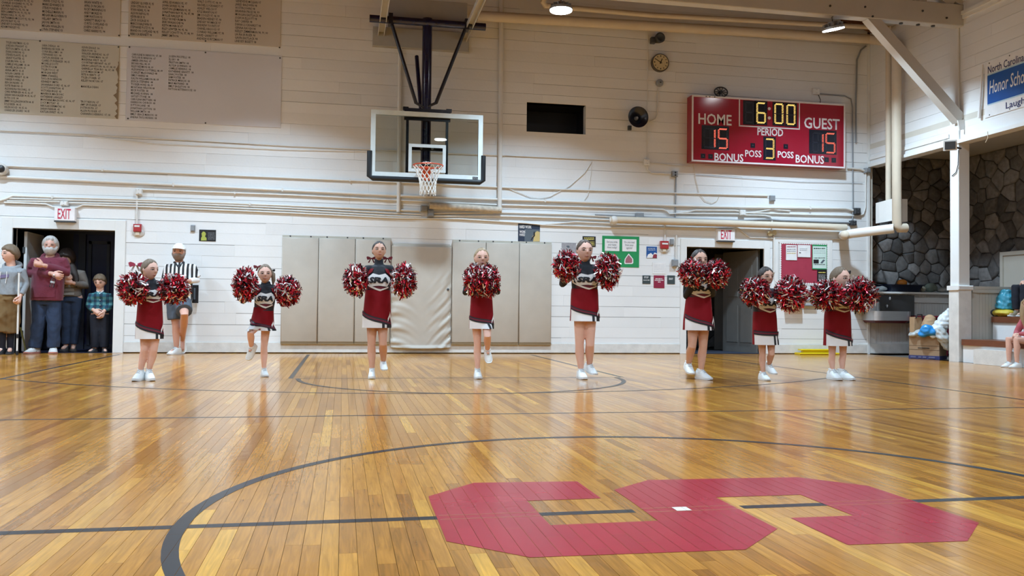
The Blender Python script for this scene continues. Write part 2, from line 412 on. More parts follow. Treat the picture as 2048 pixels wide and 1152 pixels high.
# ================================================================== floor
BW, GAP = 0.0572, 0.0013
floor_o = MB().box((-7.4, -9.0, -0.12), (12.6, 17.4, -0.02)).build('floor', BACKING, origin=(0, 0, 0)); tag(floor_o, kind='structure')
boards = []
rb = random.Random(3)
i0, i1 = int(-7.0 / BW), int(XR / BW)
for i in range(i0, i1):
    x0 = i * BW; y = -8.8 + rb.uniform(-1.2, 0)
    while y < 14.995:
        ln = rb.choice((0.5, 0.7, 0.9, 1.1, 1.4, 1.7, 2.1)) * rb.uniform(0.85, 1.15)
        a, b = max(y, -8.8), min(y + ln, 14.995)
        if b - a > 0.02: boards.append((x0, a, x0 + BW - GAP, b - 0.001))
        y += ln
def board_rank(q):
    c = Vector(((q[0] + q[2]) / 2, min(max(q[1], 2.45), q[3]), 0)); d = c - Vector((0, 0, CAM_H))
    f = d.dot(Vector(_fw2)); 
    if f < 0.5: return 0
    uu = 1024 + F_PX * d.dot(Vector(_rt3)) / f
    if uu < -20 or uu > 2068 or q[3] < 2.4: return 0
    return (q[3] - q[1]) / f ** 3
order = sorted(range(len(boards)), key=lambda k: -board_rank(boards[k]))
near = set(order[:300])
rest = MB()
for k, (x0, a, x1, b) in enumerate(boards):
    if k in near: piece('floor_board', (x0, a, -0.02), (x1, b, 0.0), OAK, floor_o)
    else: rest.box((x0, a, -0.02), (x1, b, 0.0))
o = rest.build('floor_boards', OAK, floor_o, fix=False); tag(o, kind='stuff')

# painted court markings, cut at every board joint so that the seams stay open
def clip(poly, ax, lim, keep_gt):
    out = []
    for i in range(len(poly)):
        p, q = poly[i - 1], poly[i]
        pi = (p[ax] >= lim) if keep_gt else (p[ax] <= lim); qi = (q[ax] >= lim) if keep_gt else (q[ax] <= lim)
        if pi != qi:
            t = (lim - p[ax]) / (q[ax] - p[ax]); out.append((p[0] + t * (q[0] - p[0]), p[1] + t * (q[1] - p[1])))
        if qi: out.append(q)
    return out
strip_of = {}
for (x0, a, x1, b) in boards: strip_of.setdefault(int(round(x0 / BW)), []).append((x0, a, x1, b))
def paint(name, polys, m, z=0.0005):
    mb = MB()
    for poly in polys:
        xs = [p[0] for p in poly]; ys = [p[1] for p in poly]
        for i in range(int(min(xs) / BW) - 2, int(max(xs) / BW) + 2):
            for (x0, a, x1, b) in strip_of.get(i, []):
                if b < min(ys) or a > max(ys): continue
                c = clip(poly, 0, x0, True)
                if len(c) > 2: c = clip(c, 0, x1, False)
                if len(c) > 2: c = clip(c, 1, a, True)
                if len(c) > 2: c = clip(c, 1, b, False)
                if len(c) > 2: mb.poly([(p[0], p[1], z) for p in c])
    # ear-safe: triangulate the concave leftovers
    me = mb.mesh(name, fix=False)
    bm = bmesh.new(); bm.from_mesh(me); bmesh.ops.triangulate(bm, faces=[f for f in bm.faces if len(f.verts) > 4])
    for f in bm.faces:
        if f.normal.z < 0: f.normal_flip()
    bm.to_mesh(me); bm.free()
    return link_mesh(name, me, m, floor_o)
def arc(cx, cy, r, wd, a0, a1, n=72):
    out = []
    for k in range(n):
        t0 = a0 + (a1 - a0) * k / n; t1 = a0 + (a1 - a0) * (k + 1) / n
        out.append([(cx + (r - wd / 2) * math.cos(t0), cy + (r - wd / 2) * math.sin(t0)), (cx + (r + wd / 2) * math.cos(t0), cy + (r + wd / 2) * math.sin(t0)),
                    (cx + (r + wd / 2) * math.cos(t1), cy + (r + wd / 2) * math.sin(t1)), (cx + (r - wd / 2) * math.cos(t1), cy + (r - wd / 2) * math.sin(t1))])
    return out
def strip(x0, y0, x1, y1): return [[(x0, y0), (x1, y0), (x1, y1), (x0, y1)]]
CX, CY = 1.36, 3.185
HCW = 0.025
paint('center_circle', arc(CX, CY, 1.905, 0.052, 0, 2 * PI, 120), PAINT_GREY, 0.0010)
hl = []
for a, b in ((-7.0, 0.405), (0.735, 1.11), (1.555, 1.915), (2.318, XR - 0.2)): hl += strip(a, CY - HCW, b, CY + HCW)
paint('half_court_line', hl, PAINT_GREY)
LOGO = [(0.356, 3.552), (0.581, 3.80), (1.045, 3.77), (1.049, 3.416), (0.738, 3.413), (0.738, 3.016), (1.146, 3.022), (1.154, 3.57), (1.376, 3.755), (2.097, 3.725), (2.312, 3.494),
        (2.318, 2.817), (2.092, 2.596), (1.654, 2.616), (1.656, 2.99), (1.916, 2.988), (1.910, 3.364), (1.528, 3.366), (1.527, 2.847), (1.291, 2.614), (0.582, 2.634), (0.348, 2.859)]
def logo_parts():
    # the S-shaped emblem as convex blocks
    L = LOGO
    return [[L[0], L[1], L[2], L[3], L[4], (0.352, 3.41)], [(0.352, 3.41), L[4], L[5], (0.350, 3.016)], [(0.350, 3.016), L[5], L[6], (1.527, 3.018), L[18], L[19], L[20], L[21]],
            [L[7], L[8], L[9], L[10], (2.315, 3.364), L[16], L[17], (1.154, 3.366)], [L[6], (1.527, 3.018), L[17], (1.154, 3.366)],
            [(2.315, 3.364), L[16], L[15], (2.317, 2.988)], [L[15], (2.317, 2.988), L[11], L[12], L[13], L[14]]]
paint('court_emblem', logo_parts(), PAINT_RED, 0.0011)
tl = []
for a, b in ((0.36, 0.735), (1.15, 1.53), (1.915, 2.312)):
    for yy in (CY - 0.032, CY + 0.028): tl += strip(a, yy, b, yy + 0.004)
paint('emblem_outline', tl, PAINT_TAN, 0.0016)
paint('center_spot', strip(1.275, CY - 0.028, 1.335, CY + 0.032), PAINT_WHITE, 0.0021)
paint('volleyball_line', strip(-3.45, 6.27, 6.15, 6.31), PAINT_GREY)
paint('side_line', strip(-3.47, -8.5, -3.42, 14.6) + strip(6.10, -8.5, 6.15, 14.6), PAINT_GREY)
a3 = math.acos((6.1 - 1.32) / 6.86)
paint('three_point_line', arc(1.32, 14.70, 6.86, 0.045, PI + a3, 2 * PI - a3, 90), PAINT_GREY, 0.0009)
paint('free_throw_lane', strip(-0.57, 9.64, -0.52, 14.6) + strip(3.18, 9.64, 3.23, 14.6) + strip(-0.52, 9.62, 3.18, 9.655), PAINT_GREY)
paint('free_throw_circle', arc(1.33, 9.62, 1.79, 0.05, PI, 2 * PI, 60), PAINT_GREY, 0.0014)

# ================================================================== end wall of planks
wall_back = MB(); HB = [HOLE_L, HOLE_R, HOLE_W]
for (x0, z0, x1, z1) in rect_minus((-7.4, 0.0, XR + 0.02, 6.15), HB): wall_back.box((x0, D + 0.021, z0), (x1, D + 0.16, z1))
wall_back.prism([(-7.4, D + 0.021, 6.15), (XR, D + 0.021, 6.15), (1.32, D + 0.021, 9.0)], (0, 0.14, 0))
wall_back = wall_back.build('wall_back', BACKING, origin=(0, D, 0)); tag(wall_back, kind='structure')
CAS = 0.16
HP = [(HOLE_L[0] - CAS, 0, HOLE_L[2] + CAS, HOLE_L[3] + 0.17), (HOLE_R[0] - 0.12, 0, HOLE_R[2] + 0.12, HOLE_R[3] + 0.15), HOLE_W]
ROW = 0.1893; z_ref = at(420, 534.5, D).z
r0 = int(math.floor((0.19 - z_ref) / ROW)); rp = random.Random(21)
for r in range(r0, r0 + 40):
    za, zb = z_ref + r * ROW, z_ref + (r + 1) * ROW
    if zb < 0.2: continue
    za = max(za, 0.185)
    if za > 6.6: break
    x = -7.0 + rp.uniform(-3.5, 0)
    hw = min(1.0, max(0, 9.0 - za) / 2.85)          # the gable narrows above the eaves
    lo, hi = (-7.0, XR - 0.045) if zb < 6.15 else (1.32 - 8.6 * hw, 1.32 + 8.6 * hw)
    while x < hi:
        ln = rp.uniform(2.8, 4.6); a, b = max(x, lo), min(x + ln, hi)
        if b - a > 0.05:
            g = rp.choice((0.0015, 0.0025, 0.0035, 0.005, 0.0065))
            for (xa, zc, xb, zd) in rect_minus((a, za, b - 0.0015, zb - g), HP):
                if za > 2.2 and 'HW' and (xb < -6.2): continue
                piece('plank', (xa, D + rp.uniform(0, 0.0022), zc), (xb, D + 0.02, zd), WHITE, wall_back)
        x += ln
for (xa, xb, nm) in ((-7.0, HOLE_L[0] - CAS, 'left'), (HOLE_L[2] + CAS, HOLE_R[0] - 0.12, 'middle'), (HOLE_R[2] + 0.12, XR - 0.01, 'right')):
    o = MB().cbox((xa, D - 0.014, 0.012), (xb, D + 0.02, 0.183), 0.006).build('baseboard_' + nm, SCUFF, origin=((xa + xb) / 2, D, 0.012)); tag(o, kind='structure')
o = MB()
for (h, c, t) in ((HOLE_L, CAS, 0.17), (HOLE_R, 0.12, 0.15)):
    o = MB(); o.cbox((h[0] - c, D - 0.02, 0), (h[0], D + 0.02, h[3] + t), 0.004); o.cbox((h[2], D - 0.02, 0), (h[2] + c, D + 0.02, h[3] + t), 0.004); o.cbox((h[0], D - 0.02, h[3]), (h[2], D + 0.02, h[3] + t), 0.004)
    # jambs through the thickness of the wall
    o.box((h[0] - 0.03, D + 0.02, 0), (h[0], D + 0.2, h[3])); o.box((h[2], D + 0.02, 0), (h[2] + 0.03, D + 0.2, h[3])); o.box((h[0], D + 0.02, h[3]), (h[2], D + 0.2, h[3] + 0.03))
    o = o.build('trim_1' if h is HOLE_L else 'trim_2', TRIM, origin=((h[0] + h[2]) / 2, D, 0)); tag(o, kind='structure')
o = MB().box((XR - 0.045, D - 0.02, 0.0), (XR, D + 0.02, 6.15)).build('trim_3', TRIM, origin=(XR, D, 0)); tag(o, kind='structure')
# high service hatch: a dark recess with a crate of equipment inside
o = MB(); x0, z0, x1, z1 = HOLE_W
o.box((x0 - 0.02, D + 0.02, z0 - 0.02), (x0, D + 0.7, z1 + 0.02)); o.box((x1, D + 0.02, z0 - 0.02), (x1 + 0.02, D + 0.7, z1 + 0.02)); o.box((x0, D + 0.02, z0 - 0.02), (x1, D + 0.7, z0)); o.box((x0, D + 0.02, z1), (x1, D + 0.7, z1 + 0.02)); o.box((x0, D + 0.7, z0), (x1, D + 0.72, z1))
o = o.build('window_1', BLACK, origin=((x0 + x1) / 2, D, z0)); tag(o, kind='structure')
MB().box((x0 + 0.0, D + 0.0, z0 - 0.012), (x1, D + 0.16, z0)).box((x1 - 0.012, D + 0.001, z0), (x1, D + 0.16, z1)).build('window_frame', TRIM, o)

# ================================================================== right side wall over the gallery
wall_right = MB().box((XR + 0.021, 4.0, 3.64), (XR + 0.16, 12.49, 6.3)).box((XR + 0.021, 12.71, 3.64), (XR + 0.16, D + 0.02, 6.3)).build('wall_right', BACKING, origin=(XR, 9, 3.64)); tag(wall_right, kind='structure')
rr = random.Random(5)
for r in range(16):
    za, zb = 3.66 + r * ROW, 3.66 + (r + 1) * ROW
    if za > 6.15: break
    y = 4.0 - rr.uniform(0, 3)
    while y < D:
        ln = rr.uniform(2.8, 4.8); a, b = max(4.0, y), min(y + ln, D - 0.02)
        for a, b in ((a, min(b, 12.495)), (max(a, 12.705), b)):
            if b - a > 0.05: piece('plank', (XR + rr.uniform(0, 0.002), a, za), (XR + 0.02, b - 0.0015, zb - rr.choice((0.0015, 0.0025, 0.004))), WHITE, wall_right)
        y += ln
MB().box((XR - 0.05, 4.0, 3.60), (XR + 0.16, D - 0.03, 3.66)).box((XR - 0.02, 12.75, 3.74), (XR, D - 0.03, 3.80)).build('sill_board', TRIM, wall_right)
MB().box((XR - 0.06, 4.0, 5.70), (XR, 12.4, 5.76)).box((XR - 0.035, 4.0, 5.64), (XR, 12.4, 5.70)).build('cornice', TRIM, wall_right)
# gallery: soffit, stone walls
soffit = MB().box((XR + 0.0, 4.0, 3.95), (12.7, 15.9, 4.05)).box((XR + 0.03, 4.0, 3.66), (XR + 0.15, 15.6, 3.95)).build('ceiling_gallery', BEADG, origin=(11.2, 10, 3.95)); tag(soffit, kind='structure')
def voronoi(w, h, n, seed):
    rs = random.Random(seed); pts = []
    nx = max(1, int(round(math.sqrt(n * w / h / 1.35)))); ny = max(1, int(round(n / nx)))
    for j in range(ny):
        for i in range(nx):
            pts.append(((i + 0.5 + (0.35 if j % 2 else -0.1) + rs.uniform(-.42, .42)) * w / nx, (j + 0.5 + rs.uniform(-.36, .36)) * h / ny))
    cells = []
    for i, p in enumerate(pts):
        poly = [(0, 0), (w, 0), (w, h), (0, h)]
        for j, q in enumerate(pts):
            if i == j: continue
            dx, dy = q[0] - p[0], q[1] - p[1]
            if dx * dx + dy * dy > (3.2 * w / nx) ** 2 + (3.2 * h / ny) ** 2: continue
            mx, my = (p[0] + q[0]) / 2, (p[1] + q[1]) / 2; out = []
            for k in range(len(poly)):
                a, b = poly[k - 1], poly[k]
                da = (a[0] - mx) * dx + (a[1] - my) * dy; db = (b[0] - mx) * dx + (b[1] - my) * dy
                if (da <= 0) != (db <= 0):
                    t = da / (da - db); out.append((a[0] + t * (b[0] - a[0]), a[1] + t * (b[1] - a[1])))
                if db <= 0: out.append(b)
            poly = out
            if len(poly) < 3: break
        if len(poly) >= 3: cells.append(poly)
    return cells
def stone_wall(name, o3, ax, nrm, w, h, n, seed):
    """wall of field stones: mortar slab with every stone its own piece; o3 = lower corner, ax = running direction, nrm = outward"""
    o3, ax, nrm = Vector(o3), Vector(ax), Vector(nrm); up = Vector((0, 0, 1)); rs = random.Random(seed + 1)
    wl = MB(); q = [o3, o3 + ax * w, o3 + ax * w + up * h, o3 + up * h]; wl.prism([p - nrm * 0.1 for p in q], nrm * 0.1)
    wl = wl.build(name, MORTAR, origin=o3); tag(wl, kind='structure')
    for poly in voronoi(w, h, n, seed):
        cx = sum(p[0] for p in poly) / len(poly); cy = sum(p[1] for p in poly) / len(poly)
        r0 = [(cx + (p[0] - cx) * 0.97 - 0.004 * (1 if p[0] > cx else -1), cy + (p[1] - cy) * 0.965) for p in poly]
        dep = rs.uniform(0.025, 0.07); tx, ty = rs.uniform(-.12, .12), rs.uniform(-.12, .12)
        P = lambda s, t, d: o3 + ax * s + up * t + nrm * d
        ra = [P(s, t, -0.01) for s, t in r0]; rb_ = [P(cx + (s - cx) * .96, cy + (t - cy) * .96, dep * .6 + (s - cx) * tx * .6 + (t - cy) * ty * .6) for s, t in r0]
        rc = [P(cx + (s - cx) * .72, cy + (t - cy) * .72, dep + (s - cx) * tx + (t - cy) * ty) for s, t in r0]
        MB().loft([ra, rb_, rc]).build('stone', STONE, wl, smooth=50)
    return wl
stone_wall('wall_gallery_end', (XR - 0.0, 15.6, 1.2), (1, 0, 0), (0, -1, 0), 2.45, 2.75, 105, 4)
stone_wall('wall_gallery_side', (12.32, 15.6, 1.0), (0, -1, 0), (-1, 0, 0), 3.2, 2.95, 115, 9)
o = MB().box((12.35, 4.0, 0), (12.5, 12.4, 3.95)).box((XR + 0.02, 15.05, 0.0), (XR + 0.1, 15.6, 3.95)).build('wall_gallery_rear', BEADG, origin=(12.4, 8, 0)); tag(o, kind='structure')
# white door frame set in the stone of the gallery
o = MB()
fr = lambda u, v: atx(u, v, 12.30)
a, b = fr(2016, 505), fr(2060, 575)
o.box((12.12, a.y - 0.07, 0.76), (12.32, a.y, a.z - 0.07)).box((12.12, b.y - 0.3, a.z - 0.07), (12.32, a.y, a.z)).box((12.15, b.y - 0.3, 0.76), (12.30, a.y - 0.07, a.z - 0.07))
o = o.build('door_3', BEADG, origin=(12.3, (a.y + b.y) / 2, 0.76)); tag(o, kind='structure')

# beadboard dado under the ledge of the alcove
bead = MB().box((XR, 15.07, 0), (12.3, 15.6, 1.17)).build('wall_alcove', BEADW, origin=(11, 15.05, 0)); tag(bead, kind='structure')
x = XR + 0.17
while x < 12.28:
    piece('beadboard', (x, 15.05, 0.20), (x + 0.055, 15.07, 1.17), BEADW, bead); x += 0.0585
MB().cbox((XR - 0.25, 14.99, 0.012), (12.3, 15.07, 0.20), 0.006).build('dado_base', SCUFF, bead)
MB().cbox((XR, 15.03, 0.2), (XR + 0.165, 15.07, 1.17), 0.004).build('corner_board', BEADW, bead)
MB().cbox((XR + 0.02, 14.93, 1.165), (12.3, 15.62, 1.205), 0.006).build('ledge', TRIM, bead)
MB().cbox((10.85, 15.02, 1.0), (12.3, 15.07, 1.10), 0.004).build('dado_rail', TRIM, bead)

# bleacher steps and the panelled end beside the post
steps = MB(); steps.box((XR, 4.05, 0.001), (XR + 0.03, 12.44, 0.28)).box((10.6, 4.05, 0.375), (10.63, 12.55, 0.66)).box((11.25, 4.05, 0.75), (11.28, 12.55, 1.1))
steps = steps.build('bleacher', WHITE, origin=(XR, 8.3, 0)); tag(steps, 'white stepped bleacher with red-brown wooden treads at the right', 'bleacher')
for (xa, xb, za, zb, y1) in ((XR - 0.03, 10.62, 0.28, 0.375, 12.44), (10.57, 11.27, 0.655, 0.75, 12.55), (11.22, 12.34, 1.1, 1.19, 12.55)):
    MB().cbox((xa, 4.05, za), (xb, y1, zb), 0.008).build('tread', TREAD, steps)
part = MB().box((10.24, 12.62, 0), (12.32, 12.72, 1.2)).build('wall_partition', BEADG, origin=(11, 12.65, 0)); tag(part, kind='structure')
x = 10.33
while x < 12.28:
    piece('beadboard', (x, 12.6, 0.0), (x + 0.055, 12.62, 1.17), BEADG, part); x += 0.0585
MB().cbox((10.24, 12.585, 0), (10.325, 12.62, 1.17), 0.004).cbox((10.28, 12.57, 1.20), (12.32, 12.76, 1.25), 0.006).cbox((10.24, 12.57, 1.14), (12.32, 12.62, 1.20), 0.004).build('cap_rail', BEADG, part)
o = MB().cbox((9.80, 11.25, 0.002), (XR - 0.001, 12.02, 0.235), 0.006).build('step_box', SCUFF); tag(o, 'low scuffed white step box against the front of the bleacher', 'box')

# remaining shell of the hall
o = MB().box((-7.15, -8.95, 0), (-7.0, 15.16, 6.3)).build('wall_left', WHITE, origin=(-7, 3, 0)); tag(o, kind='structure')
o = MB().box((-7.15, -8.95, 0), (12.7, -8.8, 6.3)).prism([(-7.3, -8.95, 6.15), (XR, -8.95, 6.15), (1.32, -8.95, 9.0)], (0, 0.15, 0)).build('wall_front', STONE, origin=(1.3, -8.9, 0)); tag(o, kind='structure')
o = MB().box((XR + 0.02, -8.8, 0), (XR + 0.15, 4.0, 6.3)).box((XR + .15, 3.9, 0), (12.6, 4.0, 4.0)).build('wall_right_rear', WHITE, origin=(XR, -2, 0)); tag(o, kind='structure')
roof = MB(); sl = 2.85 / 8.63
for s in (1, -1):
    e = XR + 0.4 if s > 0 else -7.7
    za = 6.15 - 0.4 * sl
    roof.prism([(e, -9.1, za + 0.18), (1.32, -9.1, 9.0 + 0.18), (1.32, -9.1, 9.3), (e, -9.1, za + 0.3)], (0, 24.5, 0))
roof = roof.build('ceiling', ROOFWOOD, origin=(1.32, 3, 6.2)); tag(roof, kind='structure')
y = 14.9
while y > 9.0:
    MB().obox((XR + 0.1, y, 6.15 + 0.09), (1.4, y, 9.0 + 0.07), 0.045, 0.16).build('rafter', ROOFWOOD, roof); y -= 0.61
yy = 0
for k in range(14):
    xa = XR + 0.25 - k * 0.24
    MB().obox((xa, 9.0, 6.15 + (XR - xa) * sl + 0.165), (xa, 15.1, 6.15 + (XR - xa) * sl + 0.165), 0.225, 0.02, up=(sl, 0, 1)).build('roof_board', ROOFWOOD, roof)

# ================================================================== what lies behind the two doorways
h = HOLE_L
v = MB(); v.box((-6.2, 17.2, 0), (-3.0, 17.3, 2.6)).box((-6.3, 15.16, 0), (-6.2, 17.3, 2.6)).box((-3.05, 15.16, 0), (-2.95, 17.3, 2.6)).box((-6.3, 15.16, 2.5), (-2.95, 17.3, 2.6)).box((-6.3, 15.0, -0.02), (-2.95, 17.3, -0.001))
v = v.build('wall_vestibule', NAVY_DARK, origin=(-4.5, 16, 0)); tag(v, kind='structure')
o = MB(); Yd = 16.4
xa, xb, xc, xm = at(45, 500, Yd).x, at(232, 500, Yd).x, at(158, 500, Yd).x, at(172, 500, Yd).x
o.box((xa - .3, Yd, 0), (xb + 0.3, Yd + 0.06, 0.08)).box((xa - .3, Yd, 2.02), (xb + 0.3, Yd + 0.06, 2.5)).box((xc, Yd - 0.03, 0), (xm, Yd + 0.06, 2.02))
DOORFR = mat('slate_door_frame', (0.035, 0.040, 0.062), 0.45, coords='World')
o = o.build('door_1', DOORFR, origin=((xa + xb) / 2, Yd, 0)); tag(o, kind='structure')
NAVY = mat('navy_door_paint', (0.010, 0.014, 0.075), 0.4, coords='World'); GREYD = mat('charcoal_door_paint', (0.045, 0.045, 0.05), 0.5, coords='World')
for (a, b, m) in ((xa - .3, at(146, 500, Yd).x, GREYD), (at(146, 500, Yd).x, xc, NAVY), (xm, xb + 0.3, NAVY)):
    MB().box((a, Yd + 0.01, 0.08), (b, Yd + 0.05, 2.02)).build('door_panel', m, o)
a, b = at(178, 482, Yd), at(216, 690, Yd)
MB().box((a.x, Yd - 0.015, b.z), (a.x + 0.05, Yd + 0.01, a.z)).box((b.x - 0.05, Yd - 0.015, b.z), (b.x, Yd + 0.01, a.z)).box((a.x, Yd - 0.015, a.z - 0.05), (b.x, Yd + 0.01, a.z)).build('door_moulding', DOORFR, o)
# leaf of the left doorway standing open
o = MB().cbox((h[0] + 0.10, D + 0.20, 0.012), (h[0] + 0.145, D + 1.0, 1.95), 0.004).build('door_2', TRIM, origin=(h[0] + 0.1, D + 0.2, 0.012)); tag(o, kind='structure')
MB().box((h[0] + 0.085, D + 0.185, 1.6), (h[0] + 0.12, D + 0.2, 1.7)).box((h[0] + 0.085, D + 0.185, 0.25), (h[0] + 0.12, D + 0.2, 0.35)).build('hinge', DARKGREY, o)
# right doorway: store room with stone wall and a grey panelled door opened inwards
h = HOLE_R
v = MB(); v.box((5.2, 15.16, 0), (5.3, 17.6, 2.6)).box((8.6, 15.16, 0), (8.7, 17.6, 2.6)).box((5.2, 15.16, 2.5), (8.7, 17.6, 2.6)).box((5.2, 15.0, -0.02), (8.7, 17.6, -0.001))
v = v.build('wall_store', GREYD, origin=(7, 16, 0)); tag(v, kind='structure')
stone_wall('wall_store_end', (5.3, 17.5, 0), (1, 0, 0), (0, -1, 0), 3.3, 2.5, 60, 15)
dr = empty('door_4', (h[2] - 0.02, D + 0.06, 0.01), kind='structure')
hg = Vector((h[2] - 0.06, D + 0.10, 0)); tip = Vector((h[2] - 0.33, D + 0.98, 0)); dd = (tip - hg).normalized(); nn = Vector((dd.y, -dd.x, 0)); nn = nn if nn.y < 0 else -nn
def leaf(p, s0, s1, z0, z1, t, m, nm, off=0.0):
    a = hg + dd * s0 + nn * off; b = hg + dd * s1 + nn * off
    return MB().prism([a + Vector((0, 0, z0)), b + Vector((0, 0, z0)), b + Vector((0, 0, z1)), a + Vector((0, 0, z1))], nn * t).build(nm, m, p)
leaf(dr, 0, 0.92, 0.012, 1.95, 0.04, GREY_DOOR, 'door_leaf')
for (s0, s1, z0, z1) in ((0.12, 0.42, 1.08, 1.80), (0.5, 0.80, 1.08, 1.80), (0.12, 0.42, 0.2, 0.92), (0.5, 0.80, 0.2, 0.92)): leaf(dr, s0, s1, z0, z1, 0.012, GREY_DOOR, 'door_panel', 0.04)
# second, inner leaf folded back against the first
o = MB().cbox((at(1430, 600, 16.4).x, 16.4, 0.012), (at(1484, 600, 16.4).x, 16.44, 1.95), 0.004).build('door_5', GREY_DOOR); tag(o, kind='structure')
MATBLUE = mat('navy_floor_mat', (0.022, 0.028, 0.05), 0.9, bump=0.5, bscale=80, coords='World')
o = MB().cbox((6.22, 14.98, 0.001), (7.74, 16.1, 0.012), 0.004).build('floor_mat', MATBLUE); tag(o, 'dark navy mat on the floor of the right doorway', 'mat')

# ================================================================== lamps
LENS = emit('lamp_lens', (0.93, 0.98, 1.0), 28.0)
ALU = mat('grey_lamp_casting', (0.35, 0.38, 0.42), 0.4, 0.6)
def high_bay(x, y, z, label=None, tilt=(0, 0)):
    t = empty('high_bay_lamp', (x, y, z - 0.02), label, 'lamp', 'high bay lamps')
    R = Euler((tilt[0], tilt[1], 0)).to_matrix(); c = Vector((x, y, z)); ax = R @ Vector((0, 0, 1))
    MB().lathe(c, ax, [(0.012, 0.172), (0.05, 0.172), (0.058, 0.15), (0.06, 0.09), (0.13, 0.075), (0.135, 0.03)], 28).build('housing', ALU, t, smooth=40)
    MB().lathe(c, ax, [(-0.006, 0.05), (0.0, 0.165), (0.012, 0.166)], 28).build('lens', LENS, t, smooth=40)
    f = MB()
    for k in range(12):
        a = 2 * PI * k / 12; d = R @ Vector((math.cos(a), math.sin(a), 0)); f.obox(c + d * 0.08 + ax * 0.09, c + d * 0.155 + ax * 0.075, 0.006, 0.05, up=ax)
    f.build('cooling_fins', ALU, t)
    top = Vector((x, y, 5.64))
    MB().tube([c + ax * 0.13, c + ax * 0.2, c + ax * 0.22 + Vector((0.05, 0, 0.02)), (x + 0.06, y, 5.55), top], 0.008, 8).build('hanging_hook', DARKGREY, t, smooth=60)
    ld = bpy.data.lights.new('lamp_light', 'AREA'); ld.shape = 'DISK'; ld.size = 0.32; ld.energy = LAMP_POWER * (1.4 if y > 12 else 1.0); ld.color = LAMP_COLOR; ld.spread = math.radians(LAMP_SPREAD if y > 12 else LAMP_SPREAD_HALL)
    lo = bpy.data.objects.new('lamp_light', ld); COL.objects.link(lo); lo.parent = t
    lo.matrix_local = Matrix.Translation(c - ax * 0.012 - LOC[t]) @ R.to_4x4()
    return t
Lp = [(at(1122, 22, 12.5), 'white high bay lamp above the dark hatch in the end wall', (0, 0)), (at(1667, 60, 12.5), 'tilted white high bay lamp above the scoreboard right corner', (0.12, -0.22))]
for p_, lab, tl_ in Lp: high_bay(p_.x, p_.y, p_.z, lab, tl_)
for (x, y) in [(-1.3, 12.5), (-5.6, 12.5)] + [(x, y) for y in (8.9, 5.1, 1.3, -3.0) for x in (-5.6, -1.6, 2.5, 7.0)]:
    high_bay(x, y, 5.32, 'high bay lamp outside the picture, %s row from the end wall, %s' % ({12.5: 'first', 8.9: 'second', 5.1: 'third', 1.3: 'fourth', -3.0: 'fifth'}[y], {-1.3: 'left of the goal', -5.6: 'far left', -1.6: 'second from left', 2.5: 'second from right', 7.0: 'far right'}[x]))

# ================================================================== truss, post, ceiling bars
tr = empty('roof_truss', (1.3, 12.5, 5.68), 'painted timber roof truss with diagonal brace, top right', 'truss')
yT = 12.5
zb0 = at(1926, 56, yT).z; zt0 = at(1924, 13, yT).z; zbl = at(1150, -22, yT).z
MB().cbox((-7.0, yT - 0.09, zb0), (XR + 0.32, yT + 0.07, zt0), 0.01).build('tie_beam', BEAM, tr)
a, b = at(1740, 40, yT), at(1918, 240, yT)
MB().obox(a + Vector((-0.03, 0, 0.05)), b, 0.16, 0.17).build('diagonal_brace', BEAM, tr)
MB().obox(b + Vector((-0.03, -0.1, -0.02)), b + Vector((0.0, -0.1, -0.18)), 0.16, 0.02, up=(0, 1, 0)).build('brace_plate', TRIM, tr)
for (u0, v0, u1, v1, nm) in ((1935, 10, 1780, -80, 'rafter_member'), (1838, 10, 1862, -60, 'web_member'), (1900, 12, 1868, -20, 'web_member')):
    MB().obox(at(u0, v0, yT), at(u1, v1, yT), 0.14, 0.2 if nm[0] == 'r' else 0.14).build(nm, BEAM, tr)
for u, v in ((1660, 12), (1730, 14), (1845, 22), (1893, 36), (1745, 33)):
    MB().lathe(at(u, v, yT - 0.09), (0, -1, 0), [(0, .018), (.012, .018), (.014, .01)], 8).build('bolt', DARKGREY, tr)
for u in (1802, 1836, 1866):
    p_ = at(u, 50, yT); MB().lathe((p_.x, yT, zb0), (0, 0, -1), [(0, .03), (.02, .03), (.025, .015)], 10).build('bolt', DARKGREY, tr)
ps = empty('support_post', (XR + 0.13, yT + 0.1, 0), 'cream square post carrying the truss beside the bleacher', 'post')
MB().cbox((9.92, yT, 0.0), (10.13, yT + 0.20, 6.1), 0.008).build('shaft', TRIM, ps)
MB().cbox((9.905, yT - 0.015, 0.0), (10.15, yT + 0.215, 1.2), 0.006).build('base_casing', SCUFF, ps)
MB().cbox((9.885, yT - 0.04, 1.18), (10.17, yT + 0.24, 1.255), 0.012).build('cap_moulding', TRIM, ps)
p_ = at(1922, 150, yT); MB().cbox((10.01, yT - 0.03, 3.72), (10.12, yT, 6.0), 0.006).build('facing_board', BEAM, ps)
